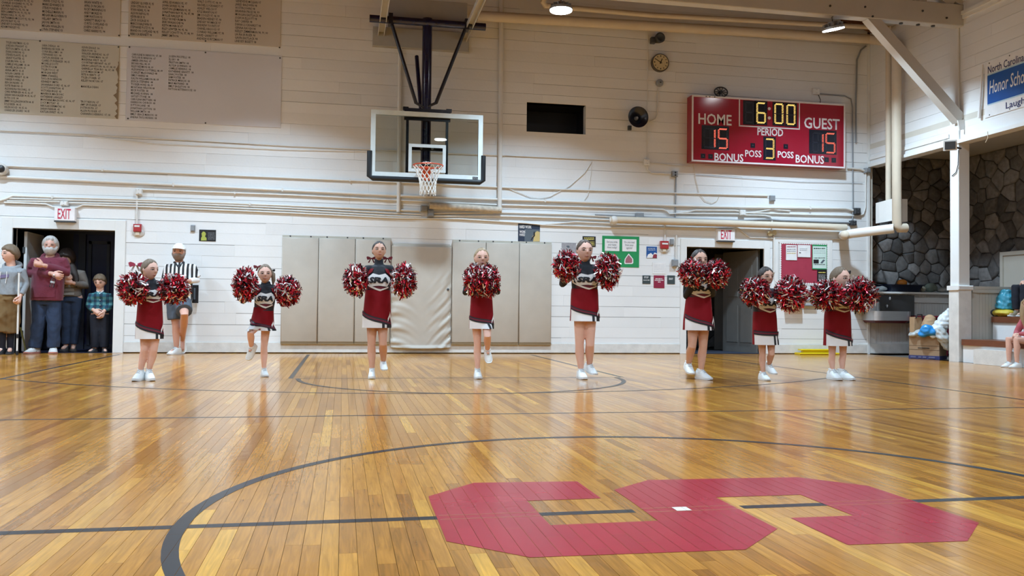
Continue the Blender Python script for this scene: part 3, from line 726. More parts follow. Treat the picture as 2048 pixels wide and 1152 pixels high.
# security lamp on the post
c = at(1900, 290, yT - 0.12)
t = empty('flood_light', c, 'small square white flood light on the post', 'light')
d = Vector((-0.55, -0.75, -0.25)).normalized()
MB().obox(c, c + d * 0.07, 0.20, 0.17).build('housing', PIPE_W, t); MB().obox(c + d * 0.07, c + d * 0.078, 0.155, 0.125).build('lens', DARKGREY, t)
MB().tube([c, c + Vector((0.1, 0.04, -0.02)), (9.97, yT + .01, c.z - 0.02)], 0.016, 8).build('bracket', DARKGREY, t)
o = MB().tube([atx(1917, 300, 9.915), atx(1916, 330, 9.905), atx(1912, 345, 9.905), atx(1904, 352, 9.905)], 0.007, 6).build('cable', BLACK); tag(o, 'thin dark cable drooping under the flood light', 'cable')
o = MB().tube([atx(u, v, XR - 0.055) for u, v in ((1975, 263), (1976, 275), (1971, 285))], 0.006, 6).build('cable', CREAM); tag(o, 'short loose cable dangling below the blue honor banner', 'cable')

# ================================================================== basketball goal
g = empty('basketball_goal', (1.31, 14.1, 2.9), 'glass basketball backboard with orange rim hung on a navy mast', 'basketball goal')
NAVYM = mat('navy_steel', (0.006, 0.008, 0.045), 0.18, 0.0, spec=0.7); ORANGE = mat('orange_rim_paint', (0.62, 0.075, 0.025), 0.35); NET = mat('white_net_cord', (0.80, 0.80, 0.77), 0.8); PADK = mat('black_edge_padding', (0.010, 0.014, 0.018), 0.5); FRAMEW = mat('white_board_frame', (0.70, 0.80, 0.82), 0.35)
Yb = 14.06; cx = 1.312; hw = 0.915; zb, zt = 2.905, 3.985
def frame(mb, x0, z0, x1, z1, wd, y0, y1):
    mb.box((x0, y0, z0), (x0 + wd, y1, z1)); mb.box((x1 - wd, y0, z0), (x1, y1, z1)); mb.box((x0 + wd, y0, z0), (x1 - wd, y1, z0 + wd)); mb.box((x0 + wd, y0, z1 - wd), (x1 - wd, y1, z1)); return mb
MB().box((cx - hw + .03, Yb, zb + .03), (cx + hw - .03, Yb + 0.012, zt - .03)).build('glass_pane', GLASS, g)
frame(MB(), cx - hw, zb, cx + hw, zt, 0.075, Yb - 0.012, Yb + 0.05).build('frame', FRAMEW, g)
zs = zb + 0.10
frame(MB(), cx - 0.305, zs, cx + 0.305, zs + 0.455, 0.052, Yb - 0.006, Yb - 0.001).build('target_square', FRAMEW, g)
pd = MB()
pd.tube([(cx - hw - 0.012, Yb + 0.01, zb + 0.41), (cx - hw - 0.012, Yb + 0.01, zb - 0.0), (cx - hw + 0.04, Yb + 0.01, zb - 0.03), (cx + hw - 0.04, Yb + 0.01, zb - 0.03), (cx + hw + 0.012, Yb + 0.01, zb), (cx + hw + 0.012, Yb + 0.01, zb + 0.41)], 0.045, 10)
pd.build('edge_padding', PADK, g, smooth=50)
rc = Vector((cx - 0.02, Yb - 0.39, 3.05)); ri = MB()
ri.tube([rc + Vector((0.235 * math.cos(a), 0.235 * math.sin(a), 0)) for a in [2 * PI * k / 32 for k in range(33)]], 0.010, 8, caps=False).build('rim', ORANGE, g, smooth=60)
rb_ = MB(); rb_.box((rc.x - 0.075, Yb - 0.17, 2.99), (rc.x + 0.075, Yb - 0.01, 3.055)).box((rc.x - 0.07, Yb - 0.013, 2.85), (rc.x + 0.07, Yb - 0.007, 3.10)).box((rc.x - 0.12, Yb - 0.2, 3.035), (rc.x + 0.12, Yb - 0.15, 3.05))
rb_.prism([(rc.x - 0.06, Yb - 0.16, 3.0), (rc.x - 0.06, Yb - 0.01, 3.0), (rc.x - 0.06, Yb - 0.01, 2.84)], (0.12, 0, 0)); rb_.build('rim_bracket', ORANGE, g)
net = MB(); nn_ = 14
def npt(k, lv): 
    rr_ = [0.232, 0.205, 0.172, 0.148, 0.133, 0.125, 0.124, 0.126][lv]; a = 2 * PI * (k + (0.5 if lv % 2 else 0)) / nn_
    return rc + Vector((rr_ * math.cos(a), rr_ * math.sin(a), -0.012 - 0.062 * lv))
for lv in range(7):
    for k in range(nn_):
        for dk in ((0, -1) if lv % 2 == 0 else (0, 1)): net.tube([npt(k, lv), npt(k + dk, lv + 1)], 0.0052 if lv < 3 else 0.0062, 5)
for k in range(nn_):
    net.tube([npt(k, 7), npt(k, 7) + Vector((0, 0, -0.03))], 0.005, 5)
net.build('net', NET, g)
Ym = Yb + 0.14
mz = at(855, 36, 14.2).z; mx_ = at(853, 40, 14.2).x
ml = MB(); ml.box((cx - 0.38, Yb + 0.06, 3.86), (cx + 0.38, Yb + 0.09, 4.06)); ml.build('head_bracket', BLACKM, g)
MB().box((cx - 0.40, Yb + .05, 4.02), (cx - 0.31, Yb + .12, 4.075)).box((cx + 0.31, Yb + .05, 4.02), (cx + 0.40, Yb + .12, 4.075)).build('corner_block', BLACKM, g)
MB().cyl((mx_ + 0.02, Ym + 0.04, zb + 0.05), (mx_ + 0.02, Ym + 0.04, mz), 0.082, 20).build('mast', NAVYM, g, smooth=50)
for s in (-1, 1): MB().box((cx + s * 0.325 - 0.022, Yb + 0.05, zb + 0.06), (cx + s * 0.325 + 0.022, Yb + 0.085, 3.9)).build('upright', BLACKM, g)
MB().box((cx - 0.33, Yb + 0.09, zb + 0.47), (cx + 0.33, Yb + 0.12, zb + 0.54)).build('cross_bar', BLACKM, g)
for s in (-1, 1): MB().lathe((cx + s * 0.09, Yb + 0.085, zb + 0.505), (0, -1, 0), [(0, .022), (.02, .022), (.024, .01)], 10).build('bolt', GREYBOX, g)
bl0, bl1 = at(739, 37, 14.2), at(971, 54, 14.2)
MB().cyl((bl0.x, 14.2, (bl0.z + bl1.z) / 2), (bl1.x, 14.2, (bl0.z + bl1.z) / 2), 0.062, 18).build('top_beam', NAVYM, g, smooth=50)
zbm = (bl0.z + bl1.z) / 2
for (u0, u1, sx) in ((781, 832, -1), (933, 872, 1)):
    a = at(u0, 46, 14.2); b = at(u1, 206, 14.15); e = Vector((b.x + (-sx) * 0.13, 14.18, b.z - 0.06))
    MB().tube([(a.x, 14.2, zbm), b, e], [0.03, 0.03, 0.022], 10).build('side_brace', BLACKM, g, smooth=50)
    MB().box((a.x - 0.035, 14.11, zbm - 0.09), (a.x + 0.035, 14.28, zbm + 0.09)).build('clamp', BLACKM, g)
MB().tube([(mx_ - 0.11, 14.75, 5.1), (mx_ - 0.05, Ym + 0.1, 3.95)], 0.035, 10).build('back_stay', NAVYM, g, smooth=50)
a = at(945, 357, Yb - 0.013)
MB().box((a.x, Yb - 0.014, zb + 0.012), (a.x + 0.09, Yb - 0.0125, zb + 0.055)).build('maker_plate', DARKGREY, g)
text_fit('RPS', (a.x + 0.01, Yb - 0.015, zb + 0.02), (a.x + 0.08, Yb - 0.015, zb + 0.02), (a.x + 0.01, Yb - 0.015, zb + 0.048), GREYBOX, g, 'plate_lettering', bold=0.02)

# ledge and bars on the wall behind the goal
BOARDG = mat('grey_board_paint', (0.40, 0.39, 0.36), 0.6, var=.08, coords='World')
a, b = at(774, -6, 14.42), at(934, 44, 14.42)
o = MB().cbox((a.x, 14.40, at(850, 40, 14.4).z), (b.x, 14.44, a.z), 0.004).cbox((a.x, 14.36, at(850, 40, 14.4).z - .03), (b.x, 14.46, at(850, 40, 14.4).z), 0.004).build('header_board', BOARDG); tag(o, 'grey header board between the two ceiling bars above the goal', 'board')
a, b = at(746, 52, 14.9), at(938, 104, 14.9)
o = MB().cbox((a.x, 14.90, b.z), (b.x, D - 0.001, a.z), 0.006).build('mounting_board', BOARDG); tag(o, 'wide painted mounting board on the wall behind the goal mast', 'board')
for (u, v, u2, lab) in ((762, 68, 776, 'left ceiling bar carrying the goal beam'), (926, 80, 966, 'right ceiling bar carrying the goal beam')):
    a = at(u, v, 14.95); zz = a.z; y2 = 14.95 * 1.0
    b = fl(u2, 0, zz); o = MB(); o.box((a.x - 0.055, 12.6, zz + .02), (a.x + 0.055, D, zz + 0.03)); o.box((a.x - 0.055, 12.6, zz - 0.05), (a.x - 0.045, D, zz + 0.02)); o.box((a.x + 0.045, 12.6, zz - 0.05), (a.x + 0.055, D, zz + 0.02)); tag(o.build('ceiling_bar', BEAM), lab, 'bar')

# ================================================================== pipes and conduits
def pipe(name, pts, r, m, label, cat='pipe', Y=None, n=10, straps=()):
    P = [at(u, v, (Y if Y else D - r - 0.012)) if len(q) == 0 else at(u, v, q[0]) for (u, v, *q) in pts]
    t = MB().tube(P, r, n).build(name, m, smooth=60); tag(t, label, cat)
    if straps:
        for (u, v) in straps:
            p = at(u, v, D - r - 0.012); MB().box((p.x - 0.012, p.y - r - 0.006, p.z - r - 0.006), (p.x + 0.012, D, p.z + r + 0.006)).build('strap', PIPE_W, t)
    return t
pipe('steam_pipe', [(955, 31.5, 14.7), (1735, 78, 14.7), (1782, 84, 14.15), (1792, 88, 13.92)], 0.088, CREAM, 'thick cream lagged pipe high across the end wall', n=18)
pipe('steam_pipe', [(1088, 11, 14.5), (1300, 30, 14.5), (1735, 54, 14.5), (1780, 57, 14.1)], 0.045, CREAM, 'thinner cream pipe running above the thick lagged pipe', n=14)
pipe('steam_pipe', [(1094, -20, 14.4), (1086, 5, 14.45), (1092, 12, 14.5)], 0.05, CREAM, 'short cream pipe elbow beside the lamp above the hatch', n=14)
o = pipe('water_pipe', [(1003, -12), (1001, 240), (999, 416)], 0.04, PIPE_W, 'tall white vertical pipe right of the backboard', n=12)
pipe('water_pipe', [(800, 56), (799, 240), (797, 424)], 0.033, PIPE_W, 'slim white vertical pipe behind the backboard', n=12)
o = pipe('lagged_pipe', [(859, 411, 14.9), (930, 415, 14.9), (1003, 420, 14.9)], 0.058, PIPE_DIRTY, 'short peeling horizontal pipe under the backboard', n=14)
o = pipe('lagged_pipe', [(1221, 440, 14.86), (1232, 439.5, 14.86), (1460, 447, 14.86), (1692, 455, 14.86)], 0.062, CREAM, 'long cream lagged pipe above the right doorway', n=16)
p_ = at(1228, 440, 14.86); MB().ball(p_, (0.09, 0.075, 0.075)).build('end_cap', PIPE_W, o, smooth=60)
o = pipe('lagged_pipe', [(1686, 470, 14.97), (1689, 470, 14.6), (1705, 467, 14.5), (1770, 459, 14.0), (1788, 457, 13.9)], 0.085, PIPE_W, 'fat white lagged pipe end at the hall corner', n=16)
MB().ball(at(1690, 470, 14.55), 0.088).build('end_cap', CREAM, o, smooth=60)
jx = 13.9
o = pipe('down_pipe', [(1793, 85, jx), (1793, 250, jx), (1794, 452, jx), (1798, 456, jx), (1812, 456, jx)], 0.083, CREAM, 'thick cream down pipe in front of the stone alcove', n=16)
pipe('down_pipe', [(1777, 90, 14.2), (1777, 250, 14.2), (1777, 412, 14.2)], 0.052, CREAM, 'slimmer cream down pipe left of the thick one', n=14)
a, b = at(1758, 402, 14.15), at(1788, 445, 14.15)
t = MB().prism([at(1758, 405, 14.3), at(1787, 397, 13.95), at(1787, 441, 13.95), at(1758, 446, 14.3)], (0.0, 0.10, 0)).build('valve_box', PIPE_W); tag(t, 'white sheet metal box left of the thick down pipe', 'box')
t = MB().prism([at(1801, 398, 14.05), at(1815, 398, 14.0), at(1815, 443, 14.0), at(1801, 443, 14.05)], (0, 0.10, 0)).build('valve_box', PIPE_W); tag(t, 'narrow white sheet metal box right of the thick down pipe', 'box')

C3 = [(-20, 352.5), (0, 353.4), (300, 367.5), (580, 381), (780, 390.7), (998, 399), (1140, 403.4), (1347, 411.4), (1500, 415), (1690, 416.7), (1706, 421)]
pipe('conduit', C3, 0.024, PIPE_W, 'thickest grey-white conduit crossing the whole end wall', 'conduit', straps=((347, 369.5), (565, 380), (850, 393), (1090, 401.5), (1620, 416)))
pipe('conduit', [(5, 331.5), (205, 340), (580, 356), (795, 365), (1007, 375), (1345, 386), (1536, 391.5)], 0.014, PIPE_W, 'thin conduit just above the thickest one', 'conduit', straps=((205, 340), (700, 361)))
pipe('conduit', [(280, 379), (470, 386), (580, 390), (780, 400), (998, 410), (1140, 413.5), (1326, 419), (1333, 422), (1338, 427)], 0.015, PIPE_W, 'thin conduit starting at the alarm box left of the mats', 'conduit', straps=((470, 386),))
pipe('conduit', [(-20, 403), (0, 401), (12, 398), (26, 391.5), (105, 394.5), (300, 400), (580, 411.5), (838, 422)], 0.018, PIPE_W, 'uppermost of the four conduits above the left exit sign', 'conduit', straps=((105, 394.5), (500, 408)))
pipe('conduit', [(18, 397), (300, 404), (580, 416), (780, 426.5), (842, 429)], 0.014, PIPE_W, 'second of the four conduits above the left exit sign', 'conduit')
pipe('conduit', [(14, 402), (120, 403.5)], 0.013, PIPE_W, 'short conduit ending at the left exit sign box', 'conduit')
pipe('conduit', [(134, 405.5), (300, 409), (580, 421), (780, 432), (842, 433.5)], 0.014, PIPE_W, 'third conduit, leaving the left exit sign box rightwards', 'conduit')
pipe('conduit', [(8, 405), (92, 408), (106, 414), (155, 415), (166, 410), (300, 414), (580, 426), (780, 436), (920, 438), (1050, 446), (1085, 449.5), (1150, 444), (1222, 447)], 0.014, PIPE_W, 'lowest conduit, dipping around the left exit sign', 'conduit')
pipe('conduit', [(868, 427), (1005, 425), (1140, 429), (1226, 434)], 0.015, PIPE_W, 'conduit leaving the grey box below the peeling pipe', 'conduit')
pipe('conduit', [(868, 432), (1010, 432.5), (1140, 436.5), (1224, 440)], 0.018, PIPE_W, 'second conduit leaving the grey box below the peeling pipe', 'conduit')
pipe('conduit', [(1085, 450), (1222, 455), (1440, 456), (1475, 456), (1488, 466), (1500, 475), (1545, 476.5), (1690, 478.5)], 0.013, PIPE_W, 'thin conduit passing behind the right exit sign', 'conduit')
pipe('conduit', [(1338, 428), (1352, 427), (1376, 424), (1390, 420.5), (1470, 421), (1480, 423)], 0.014, PIPE_W, 'short bent conduit left of the square white box under the scoreboard', 'conduit')
pipe('conduit', [(1352, 427), (1480, 428), (1500, 425), (1520, 423), (1545, 418), (1556, 420), (1580, 422)], 0.014, PIPE_W, 'wavy conduit leaving the square white box rightwards', 'conduit')
pipe('conduit', [(1493, 425.5), (1600, 429), (1718, 432), (1727, 428), (1731, 415), (1732, 340)], 0.014, PIPE_W, 'conduit turning up the corner beside the alcove', 'conduit')
pipe('conduit', [(1490, 430), (1530, 431), (1540, 433), (1544, 438), (1544, 447)], 0.013, PIPE_W, 'short conduit bending down behind the lagged pipe', 'conduit')
pipe('conduit', [(1190, 430), (1300, 435), (1480, 441), (1540, 439), (1560, 441), (1705, 446)], 0.016, GREYBOX, 'dark grey conduit right above the lagged pipe', 'conduit')
pipe('conduit', [(274, 386), (274, 450)], 0.014, PIPE_W, 'vertical conduit down to the left fire alarm', 'conduit')
pipe('conduit', [(1352, 354), (1351, 420), (1350, 440)], 0.011, GREYBOX, 'vertical conduit under the grey twin outlet', 'conduit')
pipe('conduit', [(1330, 436), (1330, 484)], 0.012, PIPE_W, 'vertical conduit down to the right fire alarm', 'conduit')
pipe('conduit', [(1353, 470), (1352, 522)], 0.012, PIPE_W, 'vertical conduit down to the grey outlet beside the right doorway', 'conduit')
pipe('conduit', [(1294, 332), (1296, 340), (1303, 346), (1342, 348)], 0.012, PIPE_W, 'bent conduit joining the white box to the twin outlet', 'conduit')
pipe('conduit', [(1296, 70), (1295, 200), (1294, 318)], 0.007, PIPE_W, 'thin vertical wire behind the horn loudspeaker', 'conduit')
pipe('conduit', [(1316, 176), (1315, 228), (1311, 238), (1300, 243)], 0.011, PIPE_W, 'hooked conduit from the bell to the horn loudspeaker', 'conduit')
pipe('conduit', [(1632, 187), (1690, 192), (1702, 198), (1705, 215), (1706, 410), (1705, 446)], 0.013, GREYBOX, 'grey conduit bending down right of the scoreboard', 'conduit')
pipe('conduit', [(1732, 92), (1722, 100), (1714, 120), (1712, 200), (1712, 286)], 0.016, GREYBOX, 'grey drop conduit hooked at the upper wall corner', 'conduit')
pipe('conduit', [(1695, 336), (1720, 338), (1730, 342)], 0.02, PIPE_W, 'short conduit below the scoreboard corner into the corner box', 'conduit')
pipe('conduit', [(1548, 472), (1548, 545)], 0.018, PIPE_W, 'white wire cover down the right doorway frame', 'conduit')
def cable(pts, r, m, label): return pipe('cable', pts, r, m, label, 'cable', n=6)
cable([(0, 261), (160, 268), (300, 276), (580, 292), (735, 299), (860, 304), (1010, 311), (1140, 317), (1285, 323)], 0.008, PIPE_W, 'long slack cable across the wall behind the backboard')
cable([(140, 267), (220, 277), (305, 287), (420, 292), (560, 299), (700, 302), (860, 306), (1010, 312)], 0.006, PIPE_W, 'second slack cable sagging under the first')
cable([(1007, 373), (1030, 382), (1060, 394), (1077, 397), (1100, 393), (1140, 372), (1170, 345), (1184, 323)], 0.006, PIPE_W, 'loose cable looping up right of the backboard')
cable([(1184, 323), (1182, 350), (1176, 390), (1165, 405)], 0.005, PIPE_W, 'loose cable hanging straight under the dark hatch')
cable([(1300, 325), (1340, 330), (1380, 333)], 0.006, PIPE_W, 'short cable from the white box to the scoreboard')
cable([(1386, 328), (1391, 355), (1398, 387), (1410, 402), (1424, 407), (1434, 402), (1440, 390), (1446, 387)], 0.005, CREAM, 'cable hanging in a loop below the scoreboard')
cable([(1637, 190), (1641, 200), (1640, 208)], 0.007, BLACK, 'black lead down to the scoreboard top')
cable([(1392, 350), (1600, 364), (1700, 366), (1725, 367)], 0.004, GREYBOX, 'thin dark wire below the scoreboard')

def junction(name, u0, v0, u1, v1, dp, m, label, cat='electrical box', extra=None):
    a, b = at(u0, v1, D - dp), at(u1, v0, D - dp)
    o = empty(name, ((a.x + b.x) / 2, D, a.z), label, cat)
    MB().cbox((a.x, D - dp, a.z), (b.x, D, b.z), 0.008).build('case', m, o)
    w_, h_ = b.x - a.x, b.z - a.z
    MB().cbox((a.x + w_ * .12, D - dp - 0.006, a.z + h_ * .12), (b.x - w_ * .12, D - dp, b.z - h_ * .12), 0.003).build('cover', m, o)
    for zz in (a.z + h_ * .22, b.z - h_ * .22): MB().lathe(((a.x + b.x) / 2, D - dp - 0.006, zz), (0, -1, 0), [(0, .006), (.003, .006)], 8).build('screw', GREYBOX, o)
    return o
junction('junction_box', 271, 377, 284, 389, 0.07, TRIM, 'white square box above the left fire alarm')
junction('junction_box', 120, 402, 135, 411, 0.09, TRIM, 'white box on top of the left exit sign')
junction('junction_box', 842, 411, 855, 422, 0.10, GREYBOX, 'upper grey box at the left end of the peeling pipe')
junction('junction_box', 856, 420, 868, 433, 0.10, GREYBOX, 'lower grey box at the left end of the peeling pipe')
junction('junction_box', 1289, 318, 1300, 330, 0.06, TRIM, 'white box left of the scoreboard bottom edge')
o = junction('twin_outlet', 1345, 342, 1356, 353, 0.06, GREYBOX, 'grey twin outlet under the scoreboard left corner', 'outlet')
for v in (345, 350): MB().lathe(at(1351, v, D - 0.066), (0, -1, 0), [(0, .018), (.004, .016)], 10).build('socket', BLACK, o)
o = junction('wall_outlet', 1541, 391, 1551, 402, 0.06, GREYBOX, 'steel outlet box with open corner under the scoreboard middle', 'outlet')
junction('junction_box', 1480, 420, 1492, 431, 0.07, TRIM, 'square white box under the scoreboard')
junction('junction_box', 1710, 416, 1722, 428, 0.09, DARKGREY, 'dark box at the end of the thickest conduit')
junction('junction_box', 1703, 441, 1714, 450, 0.09, DARKGREY, 'dark box at the end of the grey conduit above the lagged pipe')
junction('junction_box', 1273, 426, 1288, 436, 0.08, GREYBOX, 'grey box on top of the long lagged pipe')
junction('junction_box', 1732, 336, 1742, 345, 0.09, GREYBOX, 'grey box at the wall corner under the right wall sill')
junction('wall_switch', 381, 450, 390, 463, 0.03, GREYBOX, 'grey switch plate left of the small dark poster', 'switch')
junction('wall_switch', 1341, 478, 1348, 490, 0.03, GREYBOX, 'grey switch plate right of the right fire alarm', 'switch')
o = junction('wall_outlet', 1346, 519, 1357, 533, 0.07, GREYBOX, 'grey outlet at the end of the conduit beside the right doorway', 'outlet')
o = junction('wall_outlet', 1627, 177, 1640, 188, 0.06, TRIM, 'white outlet above the scoreboard right corner', 'outlet')
for (u, lab) in ((274, 'red fire alarm pull box right of the left doorway'), (1330, 'red fire alarm pull box left of the right doorway')):
    v0 = 448 if u == 274 else 482
    a, b = at(u - 8, v0 + 15, D - 0.06), at(u + 8, v0, D - 0.06)
    o = empty('fire_alarm', ((a.x + b.x) / 2, D, a.z - 0.06), lab, 'fire alarm')
    REDP = mat('red_alarm_plastic', (0.42, 0.03, 0.035), 0.35); CLEARP = mat('frosted_cover', (0.62, 0.60, 0.57), 0.3)
    MB().cbox((a.x, D - 0.06, a.z), (b.x, D, b.z), 0.01).build('case', REDP, o); MB().box((a.x + .02, D - 0.067, a.z + .075), (b.x - .02, D - 0.06, a.z + .105)).build('pull_bar', TRIM, o)
    MB().ball(((a.x + b.x) / 2 + 0.01, D, a.z - 0.02), (0.10, 0.025, 0.07), 16, 8).build('backing_plate', CLEARP, o, smooth=60)
    MB().cbox(((a.x + b.x) / 2 - 0.03, D - 0.04, a.z - 0.06), ((a.x + b.x) / 2 + 0.035, D, a.z), 0.006).build('sounder', CREAM, o)

# ceiling-high wall devices: strobe, clock, bell, horn
o = empty('siren', at(1311, 82, D - 0.1), 'dark grey siren above the wall clock', 'siren')
p_ = at(1303, 82, D); q_ = at(1313, 80, D)
MB().cbox((p_.x - .03, D - .1, p_.z - .06), (p_.x + .05, D, p_.z + .05), .01).build('bracket', DARKGREY, o); MB().lathe((q_.x, D, q_.z), (0.1, -1, 0), [(0, .06), (.08, .085), (.16, .095), (.17, .07), (.14, .03)], 20).build('horn', DARKGREY, o, smooth=40)
CLOCKF = mat('yellowed_clock_face', (0.62, 0.52, 0.30), 0.5); CLOCKR = mat('bronze_clock_rim', (0.10, 0.085, 0.07), 0.4, 0.4)
ck = at(1318.5, 127, D); o = empty('wall_clock', (ck.x, D, ck.z), 'round wall clock with yellowed face left of the scoreboard', 'clock')
MB().lathe((ck.x, D, ck.z), (0, -1, 0), [(0, .165), (.07, .165), (.078, .158), (.07, .146)], 32).build('case', CLOCKR, o, smooth=40)
MB().lathe((ck.x, D - .068, ck.z), (0, -1, 0), [(0, .146), (.006, .146)], 32).build('face', CLOCKF, o)
tk = MB()
for k in range(12):
    a = k * PI / 6; d = Vector((math.sin(a), 0, math.cos(a))); c0 = Vector((ck.x, D - .0755, ck.z)); tk.obox(c0 + d * .105, c0 + d * .13, .012 if k % 3 else .018, .002, up=(0, 1, 0))
tk.build('hour_marks', BLACK, o)
for (a, l, wd, nm) in ((math.radians(22), .075, .014, 'hour_hand'), (math.radians(-60), .115, .010, 'minute_hand')):
    d = Vector((math.sin(a), 0, math.cos(a))); c0 = Vector((ck.x, D - .079, ck.z)); MB().obox(c0 - d * .03, c0 + d * l, wd, .003, up=(0, 1, 0)).build(nm, BLACK, o)
bp_ = at(1318, 167, D); o = empty('bell', (bp_.x, D, bp_.z), 'small round grey bell under the wall clock', 'bell')
MB().lathe((bp_.x, D, bp_.z), (0, -1, 0), [(0, .065), (.05, .068), (.075, .055), (.085, .02)], 20).build('gong', GREYBOX, o, smooth=40); MB().lathe((bp_.x, D - .085, bp_.z), (0, -1, 0), [(0, .015), (.01, .012)], 10).build('nut', DARKGREY, o)
hp = at(1275, 235, D - .2); o = empty('horn_loudspeaker', (hp.x, D, hp.z), 'big round black horn loudspeaker left of the scoreboard', 'loudspeaker')
MB().lathe((hp.x, D - .02, hp.z), (0, -1, 0), [(0, .05), (.08, .06), (.16, .12), (.215, .185), (.225, .192), (.222, .176), (.16, .10), (.09, .045)], 32).build('horn', BLACKM, o, smooth=40)
MB().lathe((hp.x, D - .11, hp.z), (0, -1, 0), [(0, .035), (.06, .03), (.08, .016)], 14).build('centre_plug', GREYBOX, o, smooth=40); MB().cbox((hp.x - .12, D - .06, hp.z - .2), (hp.x - .06, D, hp.z - .12), .006).build('bracket', DARKGREY, o)
fn = at(1442, 184, D - .06); o = empty('cable_reel', (fn.x, D, fn.z - .12), 'black spoked reel poking up behind the scoreboard', 'reel')
rm = MB(); rm.tube([(fn.x + .13 * math.cos(a), D - .06, fn.z + .09 * math.sin(a)) for a in [2 * PI * k / 24 for k in range(25)]], .012, 6, caps=False)
rm.build('rim', BLACK, o)
for k in range(5):
    a = k * PI / 5; MB().tube([(fn.x + .13 * math.cos(a), D - .06, fn.z + .09 * math.sin(a)), (fn.x - .13 * math.cos(a), D - .06, fn.z - .09 * math.sin(a))], .007, 6).build('spoke', BLACK, o)
MB().cyl((fn.x, D, fn.z), (fn.x, D - .075, fn.z), .03, 12).build('hub', BLACK, o)
# small camera at the left edge, emergency lamp over the right door
cp = at(-2, 337, D - .15); o = empty('dome_camera', cp, 'white dome camera cut by the left edge of the picture', 'camera')
MB().lathe((cp.x, D, cp.z), (0, -1, 0), [(0, .09), (.1, .1), (.13, .085)], 20).build('housing', PIPE_W, o, smooth=40); MB().lathe((cp.x + .02, D - .13, cp.z), (0, -1, 0), [(0, .06), (.02, .055), (.04, .02)], 16).build('lens', BLACK, o, smooth=40)
ep = at(1546, 467, D - .09); o = empty('emergency_lamp', (ep.x, D, ep.z), 'small brass twin lamp right of the right exit sign', 'lamp')
BRASS = mat('brass_lamp', (0.62, 0.50, 0.28), 0.3, 0.4)
for s in (-.045, .03): MB().lathe((ep.x + s, D - .02, ep.z + (.0 if s < 0 else .02)), (s * 3, -1, 0), [(0, .025), (.03, .045), (.06, .05), (.066, .03)], 16).build('lamp_head', BRASS, o, smooth=40)
MB().cyl((ep.x, D - .03, ep.z + .03), (ep.x, D - .03, ep.z + .10), .012, 8).build('stem', PIPE_W, o)

# ================================================================== exit signs
EXITF = mat('exit_sign_face', (0.85, 0.83, 0.84), 0.4); EXITR = mat('exit_letters_red', (0.55, 0.03, 0.08), 0.5)
for (u0, v0, u1, v1, lab) in ((108, 416, 150, 441, 'white exit sign with red letters above the left doorway'), (1436, 459, 1470, 481, 'white exit sign with red letters above the right doorway')):
    a, b = at(u0, v1, D - .10), at(u1, v0, D - .10); o = empty('exit_sign', ((a.x + b.x) / 2, D, a.z), lab, 'sign')
    MB().cbox((a.x, D - .10, a.z), (b.x, D, b.z), .006).build('housing', EXITF, o); MB().box((a.x, D - .10, a.z - .022), (b.x, D, a.z)).build('base_strip', DARKGREY, o)
    w_, h_ = b.x - a.x, b.z - a.z
    text_fit('EXIT', (a.x + w_ * .17, D - .10, a.z + h_ * .14), (b.x - w_ * .2, D - .10, a.z + h_ * .14), (a.x + w_ * .17, D - .10, b.z - h_ * .08), EXITR, o, bold=.012)

# ================================================================== scoreboard
SBY = D - 0.22
a, b = at(1383, 322, SBY), at(1690, 200, SBY); zc0, zc1 = at(1383, 322, SBY).z - 0.005, (at(1383, 191, SBY).z + at(1690, 208, SBY).z) / 2
sb = empty('scoreboard', ((a.x + b.x) / 2, D, zc0), 'red scoreboard with HOME, GUEST and lit digits', 'scoreboard')
REDS = mat('glossy_red_panel', (0.33, 0.008, 0.028), 0.14, var=0.04, spec=0.55); SBW = mat('white_vinyl', (0.80, 0.74, 0.76), 0.4); WINB = mat('dark_digit_window', (0.006, 0.008, 0.018), 0.25)
X0, X1 = a.x, b.x
MB().box((X0, SBY, zc0), (X1, D, zc1)).build('cabinet', REDS, sb)
frame(MB(), X0, zc0, X1, zc1, 0.028, SBY - .012, SBY).build('frame', SBW, sb)
SW, SH = X1 - X0, zc1 - zc0
# picture plane of the board: fractions measured across its face
def sbp(fx, fz): return (X0 + fx * SW, zc0 + fz * SH)
def sbx(u, v):
    p = at(u, v, SBY); return p.x, p.z
def sbtext(t, u0, v0, u1, v1, **kw):
    xa, za = sbx(u0, v1); xb, zb_ = sbx(u1, v0); y = SBY - .003
    text_fit(t, (xa, y, za), (xb, y, za), (xa, y, zb_), SBW, sb, 'lettering', **kw)
sbtext('HOME', 1396.5, 230, 1463, 248, bold=.016); sbtext('GUEST', 1608, 238.5, 1679, 256.5, bold=.016); sbtext('PERIOD', 1514.5, 258, 1566, 270.5, bold=.02)
sbtext('POSS', 1490, 301.5, 1522.5, 313.5, bold=.012); sbtext('POSS', 1555, 303.5, 1587, 315.5, bold=.02); sbtext('BONUS', 1428.5, 308.5, 1486.5, 321.5, bold=.016); sbtext('BONUS', 1591, 312, 1647.5, 325.5, bold=.016)
xa, za = sbx(1477.5, 254); xb, zb_ = sbx(1599.5, 254)
fr_ = MB(); zt_ = zc1 - .012; y = SBY
zlow = (sbx(1478, 253)[1] + sbx(1599, 257)[1]) / 2
fr_.box((xa, y - .006, zlow), (xa + .02, y, zt_)).box((xb - .02, y - .006, zlow), (xb, y, zt_)).box((xa, y - .006, zlow - .01), (xb, y, zlow + .01)).build('clock_frame', SBW, sb)
LEDY = emit('amber_led', (1.0, 0.62, 0.16), 2.2); LEDR = emit('red_led', (1.0, 0.16, 0.10), 2.2); LEDOFF = mat('unlit_led', (0.03, 0.034, 0.05), 0.4)
SEG = {'0': 'abcdef', '1': 'bc', '3': 'abcdg', '5': 'acdfg', '6': 'acdefg', ' ': ''}
